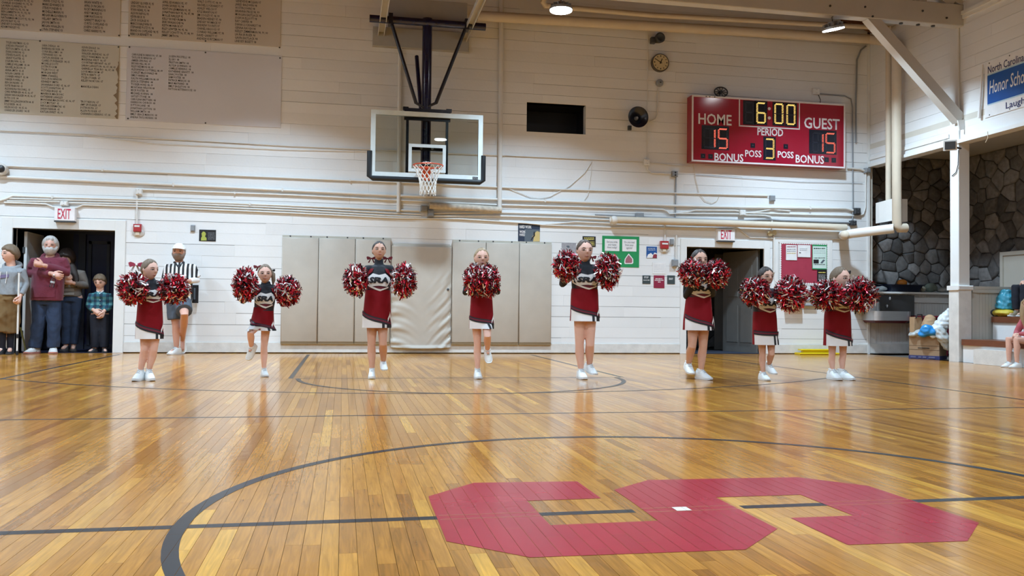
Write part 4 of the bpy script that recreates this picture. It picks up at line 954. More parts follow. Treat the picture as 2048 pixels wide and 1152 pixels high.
def digit(ch, u0, v0, u1, v1, m, n=6):
    xa, za = sbx(u0, v1); xb, zb_ = sbx(u1, v0); zm = (za + zb_) / 2; y = SBY - .008
    ends = {'a': ((xa, zb_), (xb, zb_)), 'g': ((xa, zm), (xb, zm)), 'd': ((xa, za), (xb, za)), 'f': ((xa, zb_), (xa, zm)), 'b': ((xb, zb_), (xb, zm)), 'e': ((xa, zm), (xa, za)), 'c': ((xb, zm), (xb, za))}
    for on in (True, False):
        mb = MB()
        for k, (p, q) in ends.items():
            if (k in SEG[ch]) != on: continue
            hor = k in 'agd'; cnt = n if hor else n + 1
            for i in range(cnt):
                t = (i + .7) / (cnt + .4); x = p[0] + (q[0] - p[0]) * t; z = p[1] + (q[1] - p[1]) * t
                if hor: mb.prism([(x - .014, y, z - .014), (x - .003, y, z - .014), (x + .014, y, z + .014), (x + .003, y, z + .014)], (0, .006, 0))
                else: mb.prism([(x - .016, y, z - .010), (x + .016, y, z + .002), (x + .016, y, z + .010), (x - .016, y, z - .002)], (0, .006, 0))
        if mb.v: mb.build('digit' if on else 'unlit_digit', m if on else LEDOFF, sb)
def window(u0, v0, u1, v1):
    xa, za = sbx(u0, v1); xb, zb_ = sbx(u1, v0); MB().box((xa, SBY - .003, za), (xb, SBY, zb_)).build('digit_window', WINB, sb)
window(1486, 202, 1511, 249); window(1509, 202.5, 1534.5, 249.5); window(1545, 205, 1569, 251); window(1569.5, 206.5, 1594, 253)
digit(' ', 1491, 206, 1506, 244, LEDY); digit('6', 1514, 207, 1530, 245, LEDY); digit('0', 1550, 209, 1565, 246, LEDY); digit('0', 1574, 211, 1589, 248, LEDY)
for v in (217.5, 236): p_ = at(1538.5, v, SBY); MB().lathe((p_.x, SBY, p_.z), (0, -1, 0), [(0, .03), (.006, .028)], 14).build('colon_dot', SBW, sb)
window(1403, 253, 1458, 298); digit(' ', 1408, 258, 1424, 294, LEDR); digit('1', 1420, 259, 1429.5, 295, LEDR); digit('5', 1437, 259, 1454, 296, LEDR)
window(1618, 262, 1673, 307); digit(' ', 1626, 267, 1642, 303, LEDR); digit('1', 1636, 268, 1645.5, 304, LEDR); digit('5', 1652, 268, 1669, 305, LEDR)
window(1526.5, 274, 1551.5, 320); digit('3', 1531, 279, 1547, 316, LEDY)
for (u, v) in ((1406, 312), (1421, 313), (1653, 319.5), (1667.5, 320.5), (1505.5, 291), (1571.5, 293)):
    xa, za = sbx(u - 4.5, v + 4.5); xb, zb_ = sbx(u + 4.5, v - 4.5); MB().box((xa, SBY - .003, za), (xb, SBY, zb_)).build('indicator_window', WINB, sb)
    p_ = at(u, v, SBY); MB().lathe((p_.x, SBY - .003, p_.z), (0, -1, 0), [(0, .016), (.004, .012)], 8).build('indicator', LEDOFF, sb)
for u in (1412, 1419, 1429): p_ = at(u, 193.5, SBY); MB().lathe((p_.x, SBY - .012, zc1 - .014), (0, -1, 0), [(0, .012), (.004, .01)], 8).build('screw', BLACK, sb)

# ================================================================== wall pads
PADV = mat('beige_vinyl', (0.50, 0.46, 0.40), 0.42, var=0.09, scale=5, bump=0.12, bscale=12, coords='World'); PADD = mat('beige_vinyl_flange', (0.50, 0.47, 0.40), 0.5, coords='World')  # flange and backing vinyl, nearly the same beige as the cushions
us = [562, 636, 709.5, 781]; us2 = [904, 971.5, 1038.5, 1104]
labs = ['beige wall pad at the left end of the row', 'second beige wall pad from the left', 'beige wall pad left of the wrinkled cover', 'beige wall pad right of the wrinkled cover', 'second beige wall pad from the right', 'beige wall pad at the right end under the work poster']
k = 0
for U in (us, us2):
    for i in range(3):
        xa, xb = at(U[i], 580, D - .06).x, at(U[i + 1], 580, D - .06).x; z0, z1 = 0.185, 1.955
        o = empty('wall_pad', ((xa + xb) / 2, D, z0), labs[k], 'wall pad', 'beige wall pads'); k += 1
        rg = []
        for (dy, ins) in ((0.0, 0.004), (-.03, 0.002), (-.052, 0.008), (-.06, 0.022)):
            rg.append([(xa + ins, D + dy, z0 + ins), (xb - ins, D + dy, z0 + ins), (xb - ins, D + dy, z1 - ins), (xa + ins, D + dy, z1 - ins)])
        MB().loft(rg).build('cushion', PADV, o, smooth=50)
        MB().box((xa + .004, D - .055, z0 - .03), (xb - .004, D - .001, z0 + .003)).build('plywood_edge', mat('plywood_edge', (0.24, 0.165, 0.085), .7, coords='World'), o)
        MB().box((xa + .003, D - .008, z1 - 0.004), (xb - .003, D - 0.001, z1 + .035)).build('mounting_flange', PADD, o)
        for f in (.22, .78): MB().lathe((xa + (xb - xa) * f, D - .008, z1 + .02), (0, -1, 0), [(0, .014), (.006, .01)], 8).build('screw', DARKGREY, o)
xa, xb = at(782.5, 580, D - .07).x, at(903, 580, D - .07).x; z0, z1 = at(840, 697, D - .08).z, 1.90
o = empty('pad_cover', ((xa + xb) / 2, D, z0), 'wrinkled beige vinyl cover hung between the wall pads', 'cover')
rw = random.Random(2)
def cov(s, t):
    x = xa + s * (xb - xa); z = z0 + t * (z1 - z0); e = abs(2 * s - 1)
    z += 0.018 * (1 - t) * (math.cos((2 * s - 1) * PI / 2) * -1 + 1) * 1.0
    fade = max(0, 1 - t * 1.25) ** .8; amp = .020 * e ** 1.5 * (0.10 + fade) * min(1, (1.03 - t) * 4)
    ph = (z * 1.0 - e * 0.62 if s > .5 else z * 1.0 + e * e * 0.30 - .5 * e)
    y = D - .075 - amp * (math.sin(ph * 27 + 1.8 * math.sin(z * 4 + s * 5)) + .5 * math.sin(ph * 49 + 2 + s * 4)) - .03 * math.sin(min(1, t * 1.0 + .0) * PI) * (1 - e ** 3) - (0.03 if t < .02 else 0)
    y += .05 * e ** 12 + (.05 if t > .985 else 0)
    return (x, y, z)
MB().grid(cov, 48, 80).build('vinyl_sheet', PADV, o, smooth=80)
MB().cbox((xa + .02, D - .045, z0 + .02), (xb - .02, D - .002, z1 - .02), .01).build('backing', PADD, o)
p_ = at(896, 579, D - .08); MB().lathe(p_, (0, -1, 0), [(0, .022), (.012, .02), (.014, .012)], 12).build('grommet', DARKGREY, o)

# ================================================================== name boards on the end wall
BOARD_Y = mat('yellowed_board', (0.60, 0.57, 0.48), 0.4, var=0.05, scale=2, coords='World'); BOARD_W = mat('pale_grey_board', (0.66, 0.66, 0.70), 0.4, var=0.04, scale=2, coords='World'); BOARD_T = mat('tan_board', (0.62, 0.56, 0.48), 0.45, var=0.05, scale=2, coords='World')
INK = mat('black_lettering', (0.015, 0.014, 0.016), 0.5)
def name_board(xa, xb, z0, z1, m, label, cols, screws):
    o = empty('name_board', ((xa + xb) / 2, D, z0), label, 'board')
    MB().cbox((xa, D - 0.014, z0), (xb, D - 0.001, z1), 0.003).build('panel', m, o)
    for (u0, v0, u1, v1, bold, txt) in cols:
        a = at(u0, v1, D - .016); b = at(u1, v0, D - .016); top = at(u0, v0, D - .016)
        text_fit(txt, (a.x, D - .015, a.z), (b.x, D - .015, a.z), (a.x, D - .015, top.z), INK, o, 'name_column', off=(0, 0, 0), bold=bold, res=1, line=1.0)['kind'] = 'stuff'
    for (u, v) in screws: MB().lathe(at(u, v, D - .014), (0, -1, 0), [(0, .014), (.006, .01)], 8).build('screw', DARKGREY, o)
    return o
zz = (at(0, 60, D).z + at(240, 74, D).z) / 2
name_board(at(-90, 40, D).x, at(241, 40, D).x, zz, zz + .95, BOARD_T, 'tan board of black names at the top left corner, cut by the frame',
 [(1, -4, 69, 55, .020, "MATTHEW WARGO 91, 92, 93\nCHARLIE GOSSARD 91, 92, 93\nLAUREN CLARKE 92, 93\nJESSICA NAPOLI 92, 93, 94\nBEN LAMBETH 90, 91, 92, 93\nBRIAN HALL 91, 92, 93\nNATHAMAN MCCOY 92, 93, 94\nJASON RAY 92, 93\nLINDSEY DOWNEY 92, 93\nADAM PAISLEY 92"),
  (83, -2, 134, 61, .020, "TRAVIS COLE 92, 93\nMARK EDWARDS 93\nSTEVE PONDER 93\nMICHELLE MANN 93\nMEGAN McGOVERN 93\nHILLARY SMITH 93\nJASON SMITH 93\nMEGAN WHALEN 93\nLYNN STEPHENS 93"),
  (167, 1, 216, 64, .020, "BRIAN WHITE 93\nAPRIL DUNCAN 93\nRICKY MANNING 93\nANDY MORSE 93\nSAM WATSON 93\nGARRETT BRADY 93\nCURTIS COPELAND 93\nJOSEPH CURTIS 93\nCHRIS HARRIS 93, 94")], ((81, 60), (238, 71)))
zz = (at(257, 73, D).z + at(562, 97, D).z) / 2
name_board(at(257, 40, D).x, at(562, 40, D).x, zz, zz + .95, BOARD_T, 'tan board with four columns of names above the pale grey board',
 [(260, 2, 318, 70, .020, "LINDSAY GLOVER 93, 95\nJOSH CITRON 93, 94\nRYAN NEARL 93, 94\nALISON NAPOLI 93\nKEVIN BECK 93\nZACK GOSSAGE 93\nMARCUS BALDWIN 93\nSTEPHANIE FULTZ 93, 94\nBRANDON COPELAND 94, 95\nREBECCA BENNETT 94"),
  (323, 1, 388, 74, .017, "APRIL EDWARDS 95, 97\nJOHN SAYRES 93, 94\nASHTON LEHMANN 93, 95\nJONATHAN RAY 95, 96, 97, 98\nMOLLIE HAILSLIP 95\nKELLY BONDURAM 96\nERIK IWASASCHE 96\nKEITH MONROE 97\nRILEY LEWTER 94, 95, 96\nKELLEY SCHOTT 96, 97, 98, 99\nJIMMY SMITH 96"),
  (393, 0, 449, 79, .014, "WALT CUTTS 97, 98, 99\nRACHEL LUCKHARDT 97\nASHLEY WELCH 97\nKYLE BRANYON 97\nJIM COOLEY 97, 98, 99\nBRADEN HEENEY 97, 98\nLINDSAY WOMACK 97\nANDREW YOUNTS 97\nCHANEL HAGOOD 97\nCONRAD WILLIAMS 97, 98\nDAVID GARRETT 97\nANDREW KURTZMAN 97"),
  (469, -1, 537, 84, .014, "GENEVIEVE MCLEAN 97\nJARED BALDWIN 98\nAUSTIN JOHNS 98\nBRIANNA PRICE 98, 99\nMORGAN EASTLACK 98\nJOSHUA ELLIOTT 98\nRAY CARPER 98\nDIANA LUCKHARDT 98\nGENNA RAUGH 98\nKEELEY ZIMMERMAN 98, 99, 00\nLAURA BURGER 98\nGAVIN EASTLACK 98\nLINDSEY BISSETT 98")], ((258, 71), (411, 82), (559, 95)))
z1 = (at(0, 76, D).z + at(237, 92, D).z) / 2; z0 = (at(0, 227, D).z + at(237, 238, D).z) / 2
nb = name_board(at(-60, 150, D).x, at(238, 150, D).x, z0, z1, BOARD_Y, 'yellowed board of names with a torn right edge at far left',
 [(8, 82, 74, 223, .013, "TYLER HARTMAN  02, 03\nJORDAN STRAIGHT  02\nPEYTON SMITH  02, 03, 04\nEVAN JOHNSON  02\nSTEVEN PLANTE  02, 03\nGRANT PLASTER  02\nJULIE BROWN  02, 03\nCAMILLE WILLIAMS  03, 04\nRACHEL JACKSON  03\nANNA SMITH  03, 05\nNOLAN CARPER  03\nCONNER WENDT  03, 04\nPARKER POWELL  03\nBEN SAUNDERS  03\nKATIE FRABONI  03\nALEXANDRA PASCHALL  03\nCHRIS RIPBERGER 04, 05, 06, 07\nSARAH VAN KALKER 04, 05, 06, 07\nRUTH COX  04\nJIMMY HOLLINGSWORTH 04, 05\nKYLE RIKER  04, 05\nHELEN HOOD  04, 05, 06\nCHANDLER LEGARD  04, 05"),
  (80, 88, 152, 226, .013, "SARA SVEHLA  04\nBARBARA BECKER  04\nCORA BELLOMO  04\nSTEPHANIE IGO  04\nCAITLIN ARNEAR  04\nCLAIRE STUDEBAKER  04, 05\nMICHELLE DOTY\nJUSTIN FOGUM\nTYLER TOCCI  05\nMORGAN WEST\nEMMA STANSELL\nTAYLOR ROBINSON\nKENNEDY SMITH\nSAVANNAH DUKE  05, 06, 07\nSCOTT JOHNSTON  05\nVICTORIA BIGGS  05\nMAVERICK MACKOVIC\nKATHERINE LANGLEY\nMONTANA MACKOVIC  05, 06, 07\nLUCY MOTSAY  05\nNIKOLAS DERMATAS  05\nSARAH FARRAR  05\nKAITLIN SIVRET  05, 06"),
  (160, 92, 232, 230, .013, "KEVIN ENGLE  06\nERIN FOW  06\nWALKER ARENDAS  06, 07\nKELLY WARDMAN  06, 07\nMcKENNA WEST  06, 07\nCOURTNEY BRYANT  06, 07\nSARAH LANGSTON  06, 07, 08, 09\nGABRIELLA TESAURO  06, 07, 08\nLOUIS MEACHUM  07\nPETE ROBERTS  07\nTYLER STORER  07\nKELSEY NORTON  07\n\nMANUELA DEAN\n\n\n\n\nTROY NIXON  07\nAMY SPUDAKER  07\nJUSTIN RUFA  07\nALLEN PLUEGER  07\nCHANNING HERRING  07, 08")], ((80, 82), (237, 94)))
tp = MB(); rt_ = random.Random(8); xr = at(238, 150, D).x; pts = []
n = 22
for i in range(n + 1):
    z = z0 + (z1 - z0) * (i / n) * 0.78; pts.append((xr - .004 - rt_.uniform(0, .05) - (.05 if i == 9 else 0), z))
for i in range(n): tp.add([(pts[i][0], D - .0165, pts[i][1]), (xr, D - .0165, pts[i][1]), (xr, D - .0165, pts[i + 1][1]), (pts[i + 1][0], D - .0165, pts[i + 1][1])], [(0, 1, 2, 3)])
tp.build('torn_edge', mat('brown_backing_paper', (0.26, 0.19, 0.12), 0.8, coords='World'), nb)
z1 = (at(252, 92, D).z + at(563, 113, D).z) / 2; z0 = (at(252, 240, D).z + at(563, 257, D).z) / 2
name_board(at(253, 170, D).x, at(563, 170, D).x, z0, z1, BOARD_W, 'pale grey board with two name columns, mostly empty at right',
 [(260, 106, 326, 236, .013, "CAROLINE ROBINSON  07, 08\nTAYLOR ROBINSON  07\nAMBER SPRUNG  07\nBRYAN HILL 08, 09\nRILEY REDMON 08, 09\nALEXANDRA COTTERILL 08, 09\nSCARLET MacDONALD 08\nEMILY HARRIS 08\nKALYN WILLIAMSON 08, 09\nJESSICA STEPHENS  08\nTUCKER HORD 08, 09\nMONTANA WILSON 08\nBECK FOSTER  08\nMICHAEL KOENIG  08\nGATLEY STONE  08\nCAROLINA BRITTAIN  08\nHARRISON CHURCH  08\nSUTTON LAND  08\nJONATHAN LAYTON  08\nWILLIAM SMITH  08\nEMILY GRACE MARION  08\nANDRA TAYLORDEAN  08"),
  (336, 110, 393, 180, .013, "JOSEPH PISCITELLI  08\nELI BIU  08\nPRESTON SMITH  08\nALYSSA QUINNAN  08\nCAMILLE HERRING  08\nKATHERINE GRAVITT  08\nISAAC FOSTER  08\nSAM FOSTER  08\nPATRICK MINICHI  08\nMAX MAYNARD  08\nEMILY EAGLETON  08\nPATTON RITTENHOUSE  08")], ((259, 94), (411, 105), (560, 116), (256, 237), (411, 246)))

# ================================================================== posters and notices
PAPER = mat('white_paper', (0.80, 0.80, 0.80), 0.7, coords='World'); TXTG = mat('grey_print', (0.25, 0.27, 0.30), 0.7); YEL = mat('yellow_print', (0.75, 0.65, 0.15), 0.6)
def sheet(name, u0, v0, u1, v1, m, label, cat, Y=None, parent=None, th=0.004):
    y = Y or D - .006
    a, b = at(u0, v1, y), at(u1, v0, y)
    mb = MB().box((a.x, y, a.z), (b.x, y + th, b.z))
    if parent: return mb.build(name, m, parent)
    return tag(mb.build(name, m, origin=((a.x + b.x) / 2, y, a.z)), label, cat)
def dashes(u0, u1, vs, h, m, parent, Y, seed=1, name='print_lines'):
    """lines of print too small to read, as flat broken strokes"""
    r = random.Random(seed); mb = MB()
    for v in vs:
        u = u0
        while u < u1:
            w_ = r.uniform(1.2, 4.0); e = min(u + w_, u1); a, b = at(u, v + h / 2, Y), at(e, v - h / 2, Y)
            mb.poly([(a.x, Y, a.z), (b.x, Y, a.z), (b.x, Y, b.z), (a.x, Y, b.z)]); u = e + .8
    o_ = mb.build(name, m, parent); o_['kind'] = 'stuff'; return o_
def blob(pts, Y, m, parent, name): return MB().prism([at(u, v, Y) for u, v in pts], (0, .002, 0)).build(name, m, parent)
DKB = mat('dark_blue_print', (0.02, 0.035, 0.07), 0.5); SLATE = mat('slate_print', (0.10, 0.13, 0.16), 0.5); GOLD = mat('gold_print', (0.62, 0.48, 0.20), 0.5); BLK = mat('black_print', (0.012, 0.012, 0.014), 0.5)
o = sheet('poster', 398, 460, 432, 482, BLK, 'small black poster with a yellow-green figure above the referee', 'poster'); Y = D - .0085
blob([(402, 481), (402, 476), (404, 473), (403, 467), (406, 463), (410, 464), (412, 468), (410, 473), (413, 476), (413, 481)], Y, mat('lime_print', (0.42, 0.46, 0.08), 0.5), o, 'printed_figure')
dashes(416, 430, (466, 469, 472, 475, 478), .9, TXTG, o, D - .007, 3)
o = sheet('poster', 1036, 447.5, 1080, 484, DKB, 'dark blue poster reading HARD WORK over the right wall pads', 'poster')
sheet('picture_area', 1049, 459, 1079, 483, SLATE, None, None, D - .0072, o, .001)
blob([(1066, 483), (1068, 474), (1064, 474), (1070, 466), (1074, 462), (1079.5, 464), (1079.5, 483)], D - .0085, GOLD, o, 'printed_glow')
blob([(1061, 481), (1064, 475), (1067, 471), (1067, 465), (1069, 462), (1070, 466), (1070, 472), (1066, 476), (1064, 480)], D - .0095, BLK, o, 'printed_figure')
for (t, u0, v0, u1, v1) in (('HARD WORK', 1039, 451, 1063, 456.5), ('WORK', 1039, 461, 1051, 466), ('HARD', 1039, 467, 1050, 472)): px_text(t, u0, v0, u1, v1, D - .007, PAPER, o, bold=.02)
px_text('BEATS TALENT', 1039, 457.6, 1056, 460, D - .007, SLATE, o)
o = sheet('poster', 1123, 486, 1152, 512, mat('grey_photo_print', (0.34, 0.34, 0.37), 0.5, var=.3, scale=30, coords='World'), 'grey poster left of the tallest cheerleader', 'poster')
blob([(1132, 492), (1137, 491), (1140, 494), (1136, 496)], D - .008, SLATE, o, 'printed_figure')
o = sheet('poster', 1165, 473, 1191.5, 493, BLK, 'small black poster with yellow print behind the tallest head', 'poster')
dashes(1168, 1188, (476, 479), 1.6, YEL, o, D - .007, 5); dashes(1172, 1189, (484, 487, 490), 1.5, YEL, o, D - .007, 6)
GREEN = mat('green_poster_card', (0.01, 0.27, 0.085), 0.6, coords='World')
o = sheet('poster_board', 1204, 473.5, 1278.5, 533.5, GREEN, 'green poster with two white notices and acorn cutouts', 'poster')
for (u0, v0, u1, v1, tt) in ((1209.5, 478.5, 1239, 501.5, "Did you write\nyour name\ndown today?"), (1244.5, 479, 1273, 502.5, "Do you read\nfrom your\nagenda?")):
    s_ = sheet('notice', u0, v0, u1, v1, PAPER, None, None, D - .0085, o, .002)
    px_text(tt, u0 + 4, v0 + 3.5, u1 - 4, v1 - 4, D - .010, TXTG, s_, bold=.004, align='CENTER')
PINK = mat('pink_print', (0.35, 0.13, 0.16), 0.6, var=.35, scale=40, coords='World')
for (u, v) in ((1257.5, 519), (1229, 519)):
    oc = [(u, v - 12), (u + 5, v - 6), (u + 9, v - 1), (u + 9, v + 7), (u + 7, v + 9), (u - 8, v + 9), (u - 9, v + 6), (u - 8, v - 1), (u - 4, v - 7)]
    blob(oc, D - .0085, PAPER, o, 'cutout'); blob([(u + (a - u) * .76, v + (b - v) * .76) for a, b in oc], D - .0105, PINK, o, 'cutout_picture')
o = sheet('poster', 1293, 493.5, 1314, 516, mat('bright_blue_print', (0.01, 0.09, 0.32), 0.5), 'small blue poster with a red and white picture, right of the green one', 'poster')
blob([(1293.3, 515.8), (1296, 509), (1302, 506), (1306, 510), (1309, 505), (1313.7, 507), (1313.7, 515.8)], D - .0085, PAPER, o, 'printed_picture'); blob([(1305, 515.8), (1307, 509), (1311, 508), (1313.7, 509), (1313.7, 515.8)], D - .0105, mat('red_print', (0.28, 0.03, 0.05), 0.5), o, 'printed_picture')
dashes(1296, 1311, (497, 500), .9, PAPER, o, D - .007, 7)
o = sheet('notice', 1305, 525, 1331.5, 547.5, PAPER, 'white notice sheet above the dark red sign', 'notice'); dashes(1308, 1328, (530, 533, 536, 539, 543), .6, mat('faint_print', (0.6, 0.62, 0.65), 0.7), o, D - .007, 8)
SLG = mat('dark_slate_card', (0.045, 0.065, 0.07), 0.5); CRIM = mat('crimson_card', (0.27, 0.015, 0.05), 0.5)
o = sheet('sign_card', 1285, 551, 1301, 567.5, SLG, 'dark square card reading STOP left of the crimson card', 'sign'); px_text('STOP', 1288, 553, 1297, 556.5, D - .007, PAPER, o, bold=.02); dashes(1287, 1299, (560.3,), 1.2, PAPER, o, D - .007, 9)
o = sheet('sign_card', 1307.5, 551, 1329, 576, CRIM, 'crimson card between the two dark cards beside the right doorway', 'sign'); dashes(1311, 1325, (557.5,), 1.6, PAPER, o, D - .007, 10); dashes(1309.5, 1327, (560.5,), 1.6, PAPER, o, D - .007, 11); dashes(1316, 1321, (564,), 1.6, PAPER, o, D - .007, 12)
o = sheet('sign_card', 1334.5, 551, 1350, 568, SLG, 'dark square card reading EXIT right of the crimson card', 'sign'); px_text('EXIT', 1338, 556, 1346, 559.5, D - .007, PAPER, o, bold=.02)

# bulletin board
bbd = empty('bulletin_board', at(1607, 590, D), 'red bulletin board with scalloped border in a white frame', 'bulletin board')
def wbox(u0, v0, u1, v1, y0, y1, m, name, parent, c=.004):
    a, b = at(u0, v1, y0), at(u1, v0, y0); return MB().cbox((a.x, y0, a.z), (b.x, y1, b.z), c).build(name, m, parent)
wbox(1557, 485, 1657, 571, D - .012, D, TRIM, 'backing', bbd)
for q in ((1549, 478, 1557, 592), (1657, 480, 1665, 594), (1557, 478, 1657, 484.5), (1557, 572, 1657, 594)): wbox(*q, D - .028, D, TRIM, 'frame_board', bbd)
REDP_ = mat('red_backing_paper', (0.38, 0.035, 0.07), 0.65, bump=.25, bscale=9, coords='World')
a, b = at(1560, 567, D - .014), at(1655, 488, D - .014)
MB().grid(lambda s, t: (a.x + s * (b.x - a.x), D - .019 - .003 * math.sin(9 * t + 5 * s) * math.sin(7 * s + 3 * t), a.z + t * (b.z - a.z)), 24, 20).build('red_paper', REDP_, bbd, smooth=80)
sc_ = MB()
def scal(x, z): sc_.lathe((x, D - .0225, z), (0, -1, 0), [(0, .022), (.003, .022)], 10)
n = 22
for i in range(n + 1):
    x = a.x + (b.x - a.x) * i / n
    scal(x, b.z); scal(x, a.z)
for i in range(1, 18):
    z = a.z + (b.z - a.z) * i / 18; scal(a.x, z); scal(b.x, z)
sc_.build('scalloped_border', PAPER, bbd)
for (u0, v0, u1, v1, sd) in ((1572, 490.5, 1594, 520, 1), (1595.5, 490.5, 1621, 514, 2), (1624.5, 490, 1654, 538.5, 3)):
    y = D - .028 - .002 * sd
    s_ = sheet('notice', u0, v0, u1, v1, GREEN if sd == 3 else PAPER, None, None, y, bbd, .003)
    if sd == 3: s_ = sheet('notice', u0 + 1, v0 + 3, u1 - 1, v1 - 2, mat('mint_paper', (0.62, 0.78, 0.72), 0.7), None, None, y - .002, bbd, .002)
    y2 = y - .0035
    if sd == 1: dashes(u0 + 2, u1 - 2, (v0 + 3,), 1.4, CRIM, s_, y2, 1); dashes(u0 + 2, u1 - 2, (v0 + 8, v0 + 12), 1.2, TXTG, s_, y2, 2); dashes(u0 + 2, u1 - 2, (v0 + 16,), 1.6, GOLD, s_, y2, 3)
    if sd == 2: dashes(u0 + 4, u1 - 6, (v0 + 7, v0 + 10), .8, TXTG, s_, y2, 4); dashes(u0 + 3, u0 + 7, (v0 + 15,), 1.8, BLK, s_, y2, 5)
    if sd == 3:
        dashes(u0 + 3, u1 - 4, (v0 + 7,), 2, BLK, s_, y2, 6); dashes(u0 + 3, u1 - 3, (v0 + 12, v0 + 16), .8, TXTG, s_, y2, 7); dashes(u0 + 3, u1 - 4, (v0 + 26, v0 + 39), 1.2, BLK, s_, y2, 8)
        blob([(u0 + 2.5, v0 + 29), (u0 + 13, v0 + 29), (u0 + 13, v0 + 37), (u0 + 2.5, v0 + 37)], y2, BLK, s_, 'printed_picture'); blob([(u0 + 16, v0 + 36), (u0 + 22, v0 + 29), (u0 + 26, v0 + 30), (u0 + 20, v0 + 37)], y2, SLATE, s_, 'printed_picture')
s_ = sheet('notice', 1634.5, 539.5, 1654, 566, BLK, None, None, D - .038, bbd, .003); dashes(1637, 1651, (545,), 2, YEL, s_, D - .040, 9); dashes(1637, 1651, (550, 553, 556, 559), .8, PAPER, s_, D - .040, 10)
REDBX = mat('red_box_paint', (0.50, 0.03, 0.02), 0.4)
o = empty('wall_box', at(1592, 617, D), 'red wall box under the bulletin board', 'box'); wbox(1576, 588, 1609, 616, D - .16, D, REDBX, 'case', o, .01); wbox(1577.5, 590, 1607.5, 599, D - .165, D - .16, REDBX, 'lid', o, .003)
o = empty('paper_rack', at(1620, 612, D), 'white paper rack right of the red wall box', 'rack')
for (v0, v1) in ((576, 590), (590, 602), (602, 612)): wbox(1611, v0, 1634, v1 - 2, D - .05, D, PAPER, 'sheet_stack', o); wbox(1610, v1 - 3, 1635, v1, D - .08, D, GREYBOX, 'tray', o)
# yellow floor bars
YPL = mat('yellow_plastic', (0.80, 0.62, 0.01), 0.35); o = empty('floor_sign', fl(1630, 711), 'folded yellow plastic floor sign lying by the wall', 'floor sign')
a, b = at(1594, 708, 14.85), at(1668, 708, 14.85)
MB().cbox((a.x + .06, 14.80, .075), (b.x, 14.93, .10), .008).build('upper_leaf', YPL, o); MB().cbox((a.x, 14.74, .004), (b.x + .05, 14.94, .034), .008).build('lower_leaf', YPL, o); MB().cbox((a.x + .12, 14.84, .034), (b.x, 14.92, .075), .006).build('hinge_bar', YPL, o)

# drinking fountain on the dado
ft = empty('drinking_fountain', at(1790, 640, 14.8), 'two-level stainless steel drinking fountain under the stone alcove', 'drinking fountain')
DKS = mat('dark_steel_panel', (0.13, 0.13, 0.135), 0.35, 0.8, coords='World'); REDV = mat('maroon_fountain_skirt', (0.10, 0.012, 0.016), 0.3)
wbox(1737, 591, 1829, 646, 15.0, 15.05, DKS, 'back_panel', ft)
def basin(u0, v0, u1, v1, y0, skirt):
    a, b = at(u0, v1, y0), at(u1, v0, y0); r = .05; xa, xb = a.x, b.x
    r = .16
    def ring(z, ins): return [(xa + ins, 15.0, z)] + [(xa + ins + r - r * math.cos(t_), y0 + ins + r - r * math.sin(t_), z) for t_ in np.linspace(0, PI / 2, 7)] + [(xb - ins - r + r * math.sin(t_), y0 + ins + r - r * math.cos(t_), z) for t_ in np.linspace(0, PI / 2, 7)] + [(xb - ins, 15.0, z)]
    bs = MB(); bs.loft([ring(a.z, .0), ring(b.z, 0)]).build('basin', STEEL, ft, smooth=35)
    if skirt: MB().loft([ring(a.z - skirt, .06), ring(a.z, .02)]).build('skirt', REDV, ft)
    MB().cyl((xa + .1, y0 + .15, b.z), (xa + .1, y0 + .12, b.z + .06), .012, 10).build('spout', STEEL, ft)
basin(1730, 604, 1767, 622, 14.62, .0); basin(1752, 623, 1829, 641, 14.55, .045)
for (u, v) in ((1779.5, 597), (1774, 612)): MB().ball(at(u, v, 14.97), (.02, .03, .035)).build('push_button', STEEL, ft, smooth=60)

# things on the ledge
NAVYB = mat('navy_plastic_bin', (0.006, 0.010, 0.028), 0.4)
o = empty('plastic_bin', at(1804, 584, 15.25), 'flat dark navy bin on the alcove ledge', 'bin')
a, b = at(1773, 583, 15.15), at(1836, 570, 15.15); zl = 1.207
MB().loft([[(a.x + .05, 15.05, zl), (b.x - .05, 15.05, zl), (b.x - .05, 15.45, zl), (a.x + .05, 15.45, zl)], [(a.x, 15.0, zl + .13), (b.x, 15.0, zl + .13), (b.x, 15.48, zl + .13), (a.x, 15.48, zl + .13)]]).build('tub', NAVYB, o)
MB().cbox((a.x - .02, 14.98, zl + .13), (b.x + .02, 15.5, zl + .145), .004).build('rim', NAVYB, o)
c = at(1804, 567, 15.2); o = MB().ball((c.x, 15.2, zl + .16 + .02), (.10, .09, .075), 20, 12).build('orange_ball', mat('orange_plastic', (0.62, 0.22, 0.03), 0.5), smooth=60); tag(o, 'orange ball resting on the navy bin', 'ball')
for i, (u, rx, col, lab) in enumerate(((1842, .09, (0.30, 0.27, 0.2), 'crumpled tan bag right of the navy bin on the ledge'), (1862, .11, (0.12, 0.14, 0.11), 'crumpled green-grey bag on the ledge'), (1885, .13, (0.35, 0.35, 0.33), 'pale crumpled cloth on the ledge beside the post'), (1762, .10, (0.22, 0.23, 0.23), 'grey crumpled cloth left of the navy bin'))):
    c = at(u, 578, 15.2); m_ = mat('crumple_%d' % i, col, 0.7, var=.35, scale=14, bump=.6, bscale=20)
    mb = MB(); mb.ball((c.x, 15.2, zl + .05), (rx, .12, .055 if i != 1 else .09), 20, 12); me = fuse(mb, .02, 0, .018, 22, i); me.name = 'crumpled_bag'
    zmin = min(v.co.z for v in me.vertices); me.transform(Matrix.Translation((0, 0, zl - zmin)))
    o = link_mesh('crumpled_bag', me, m_, None, (c.x, 15.2, zl)); tag(o, lab, 'bag')

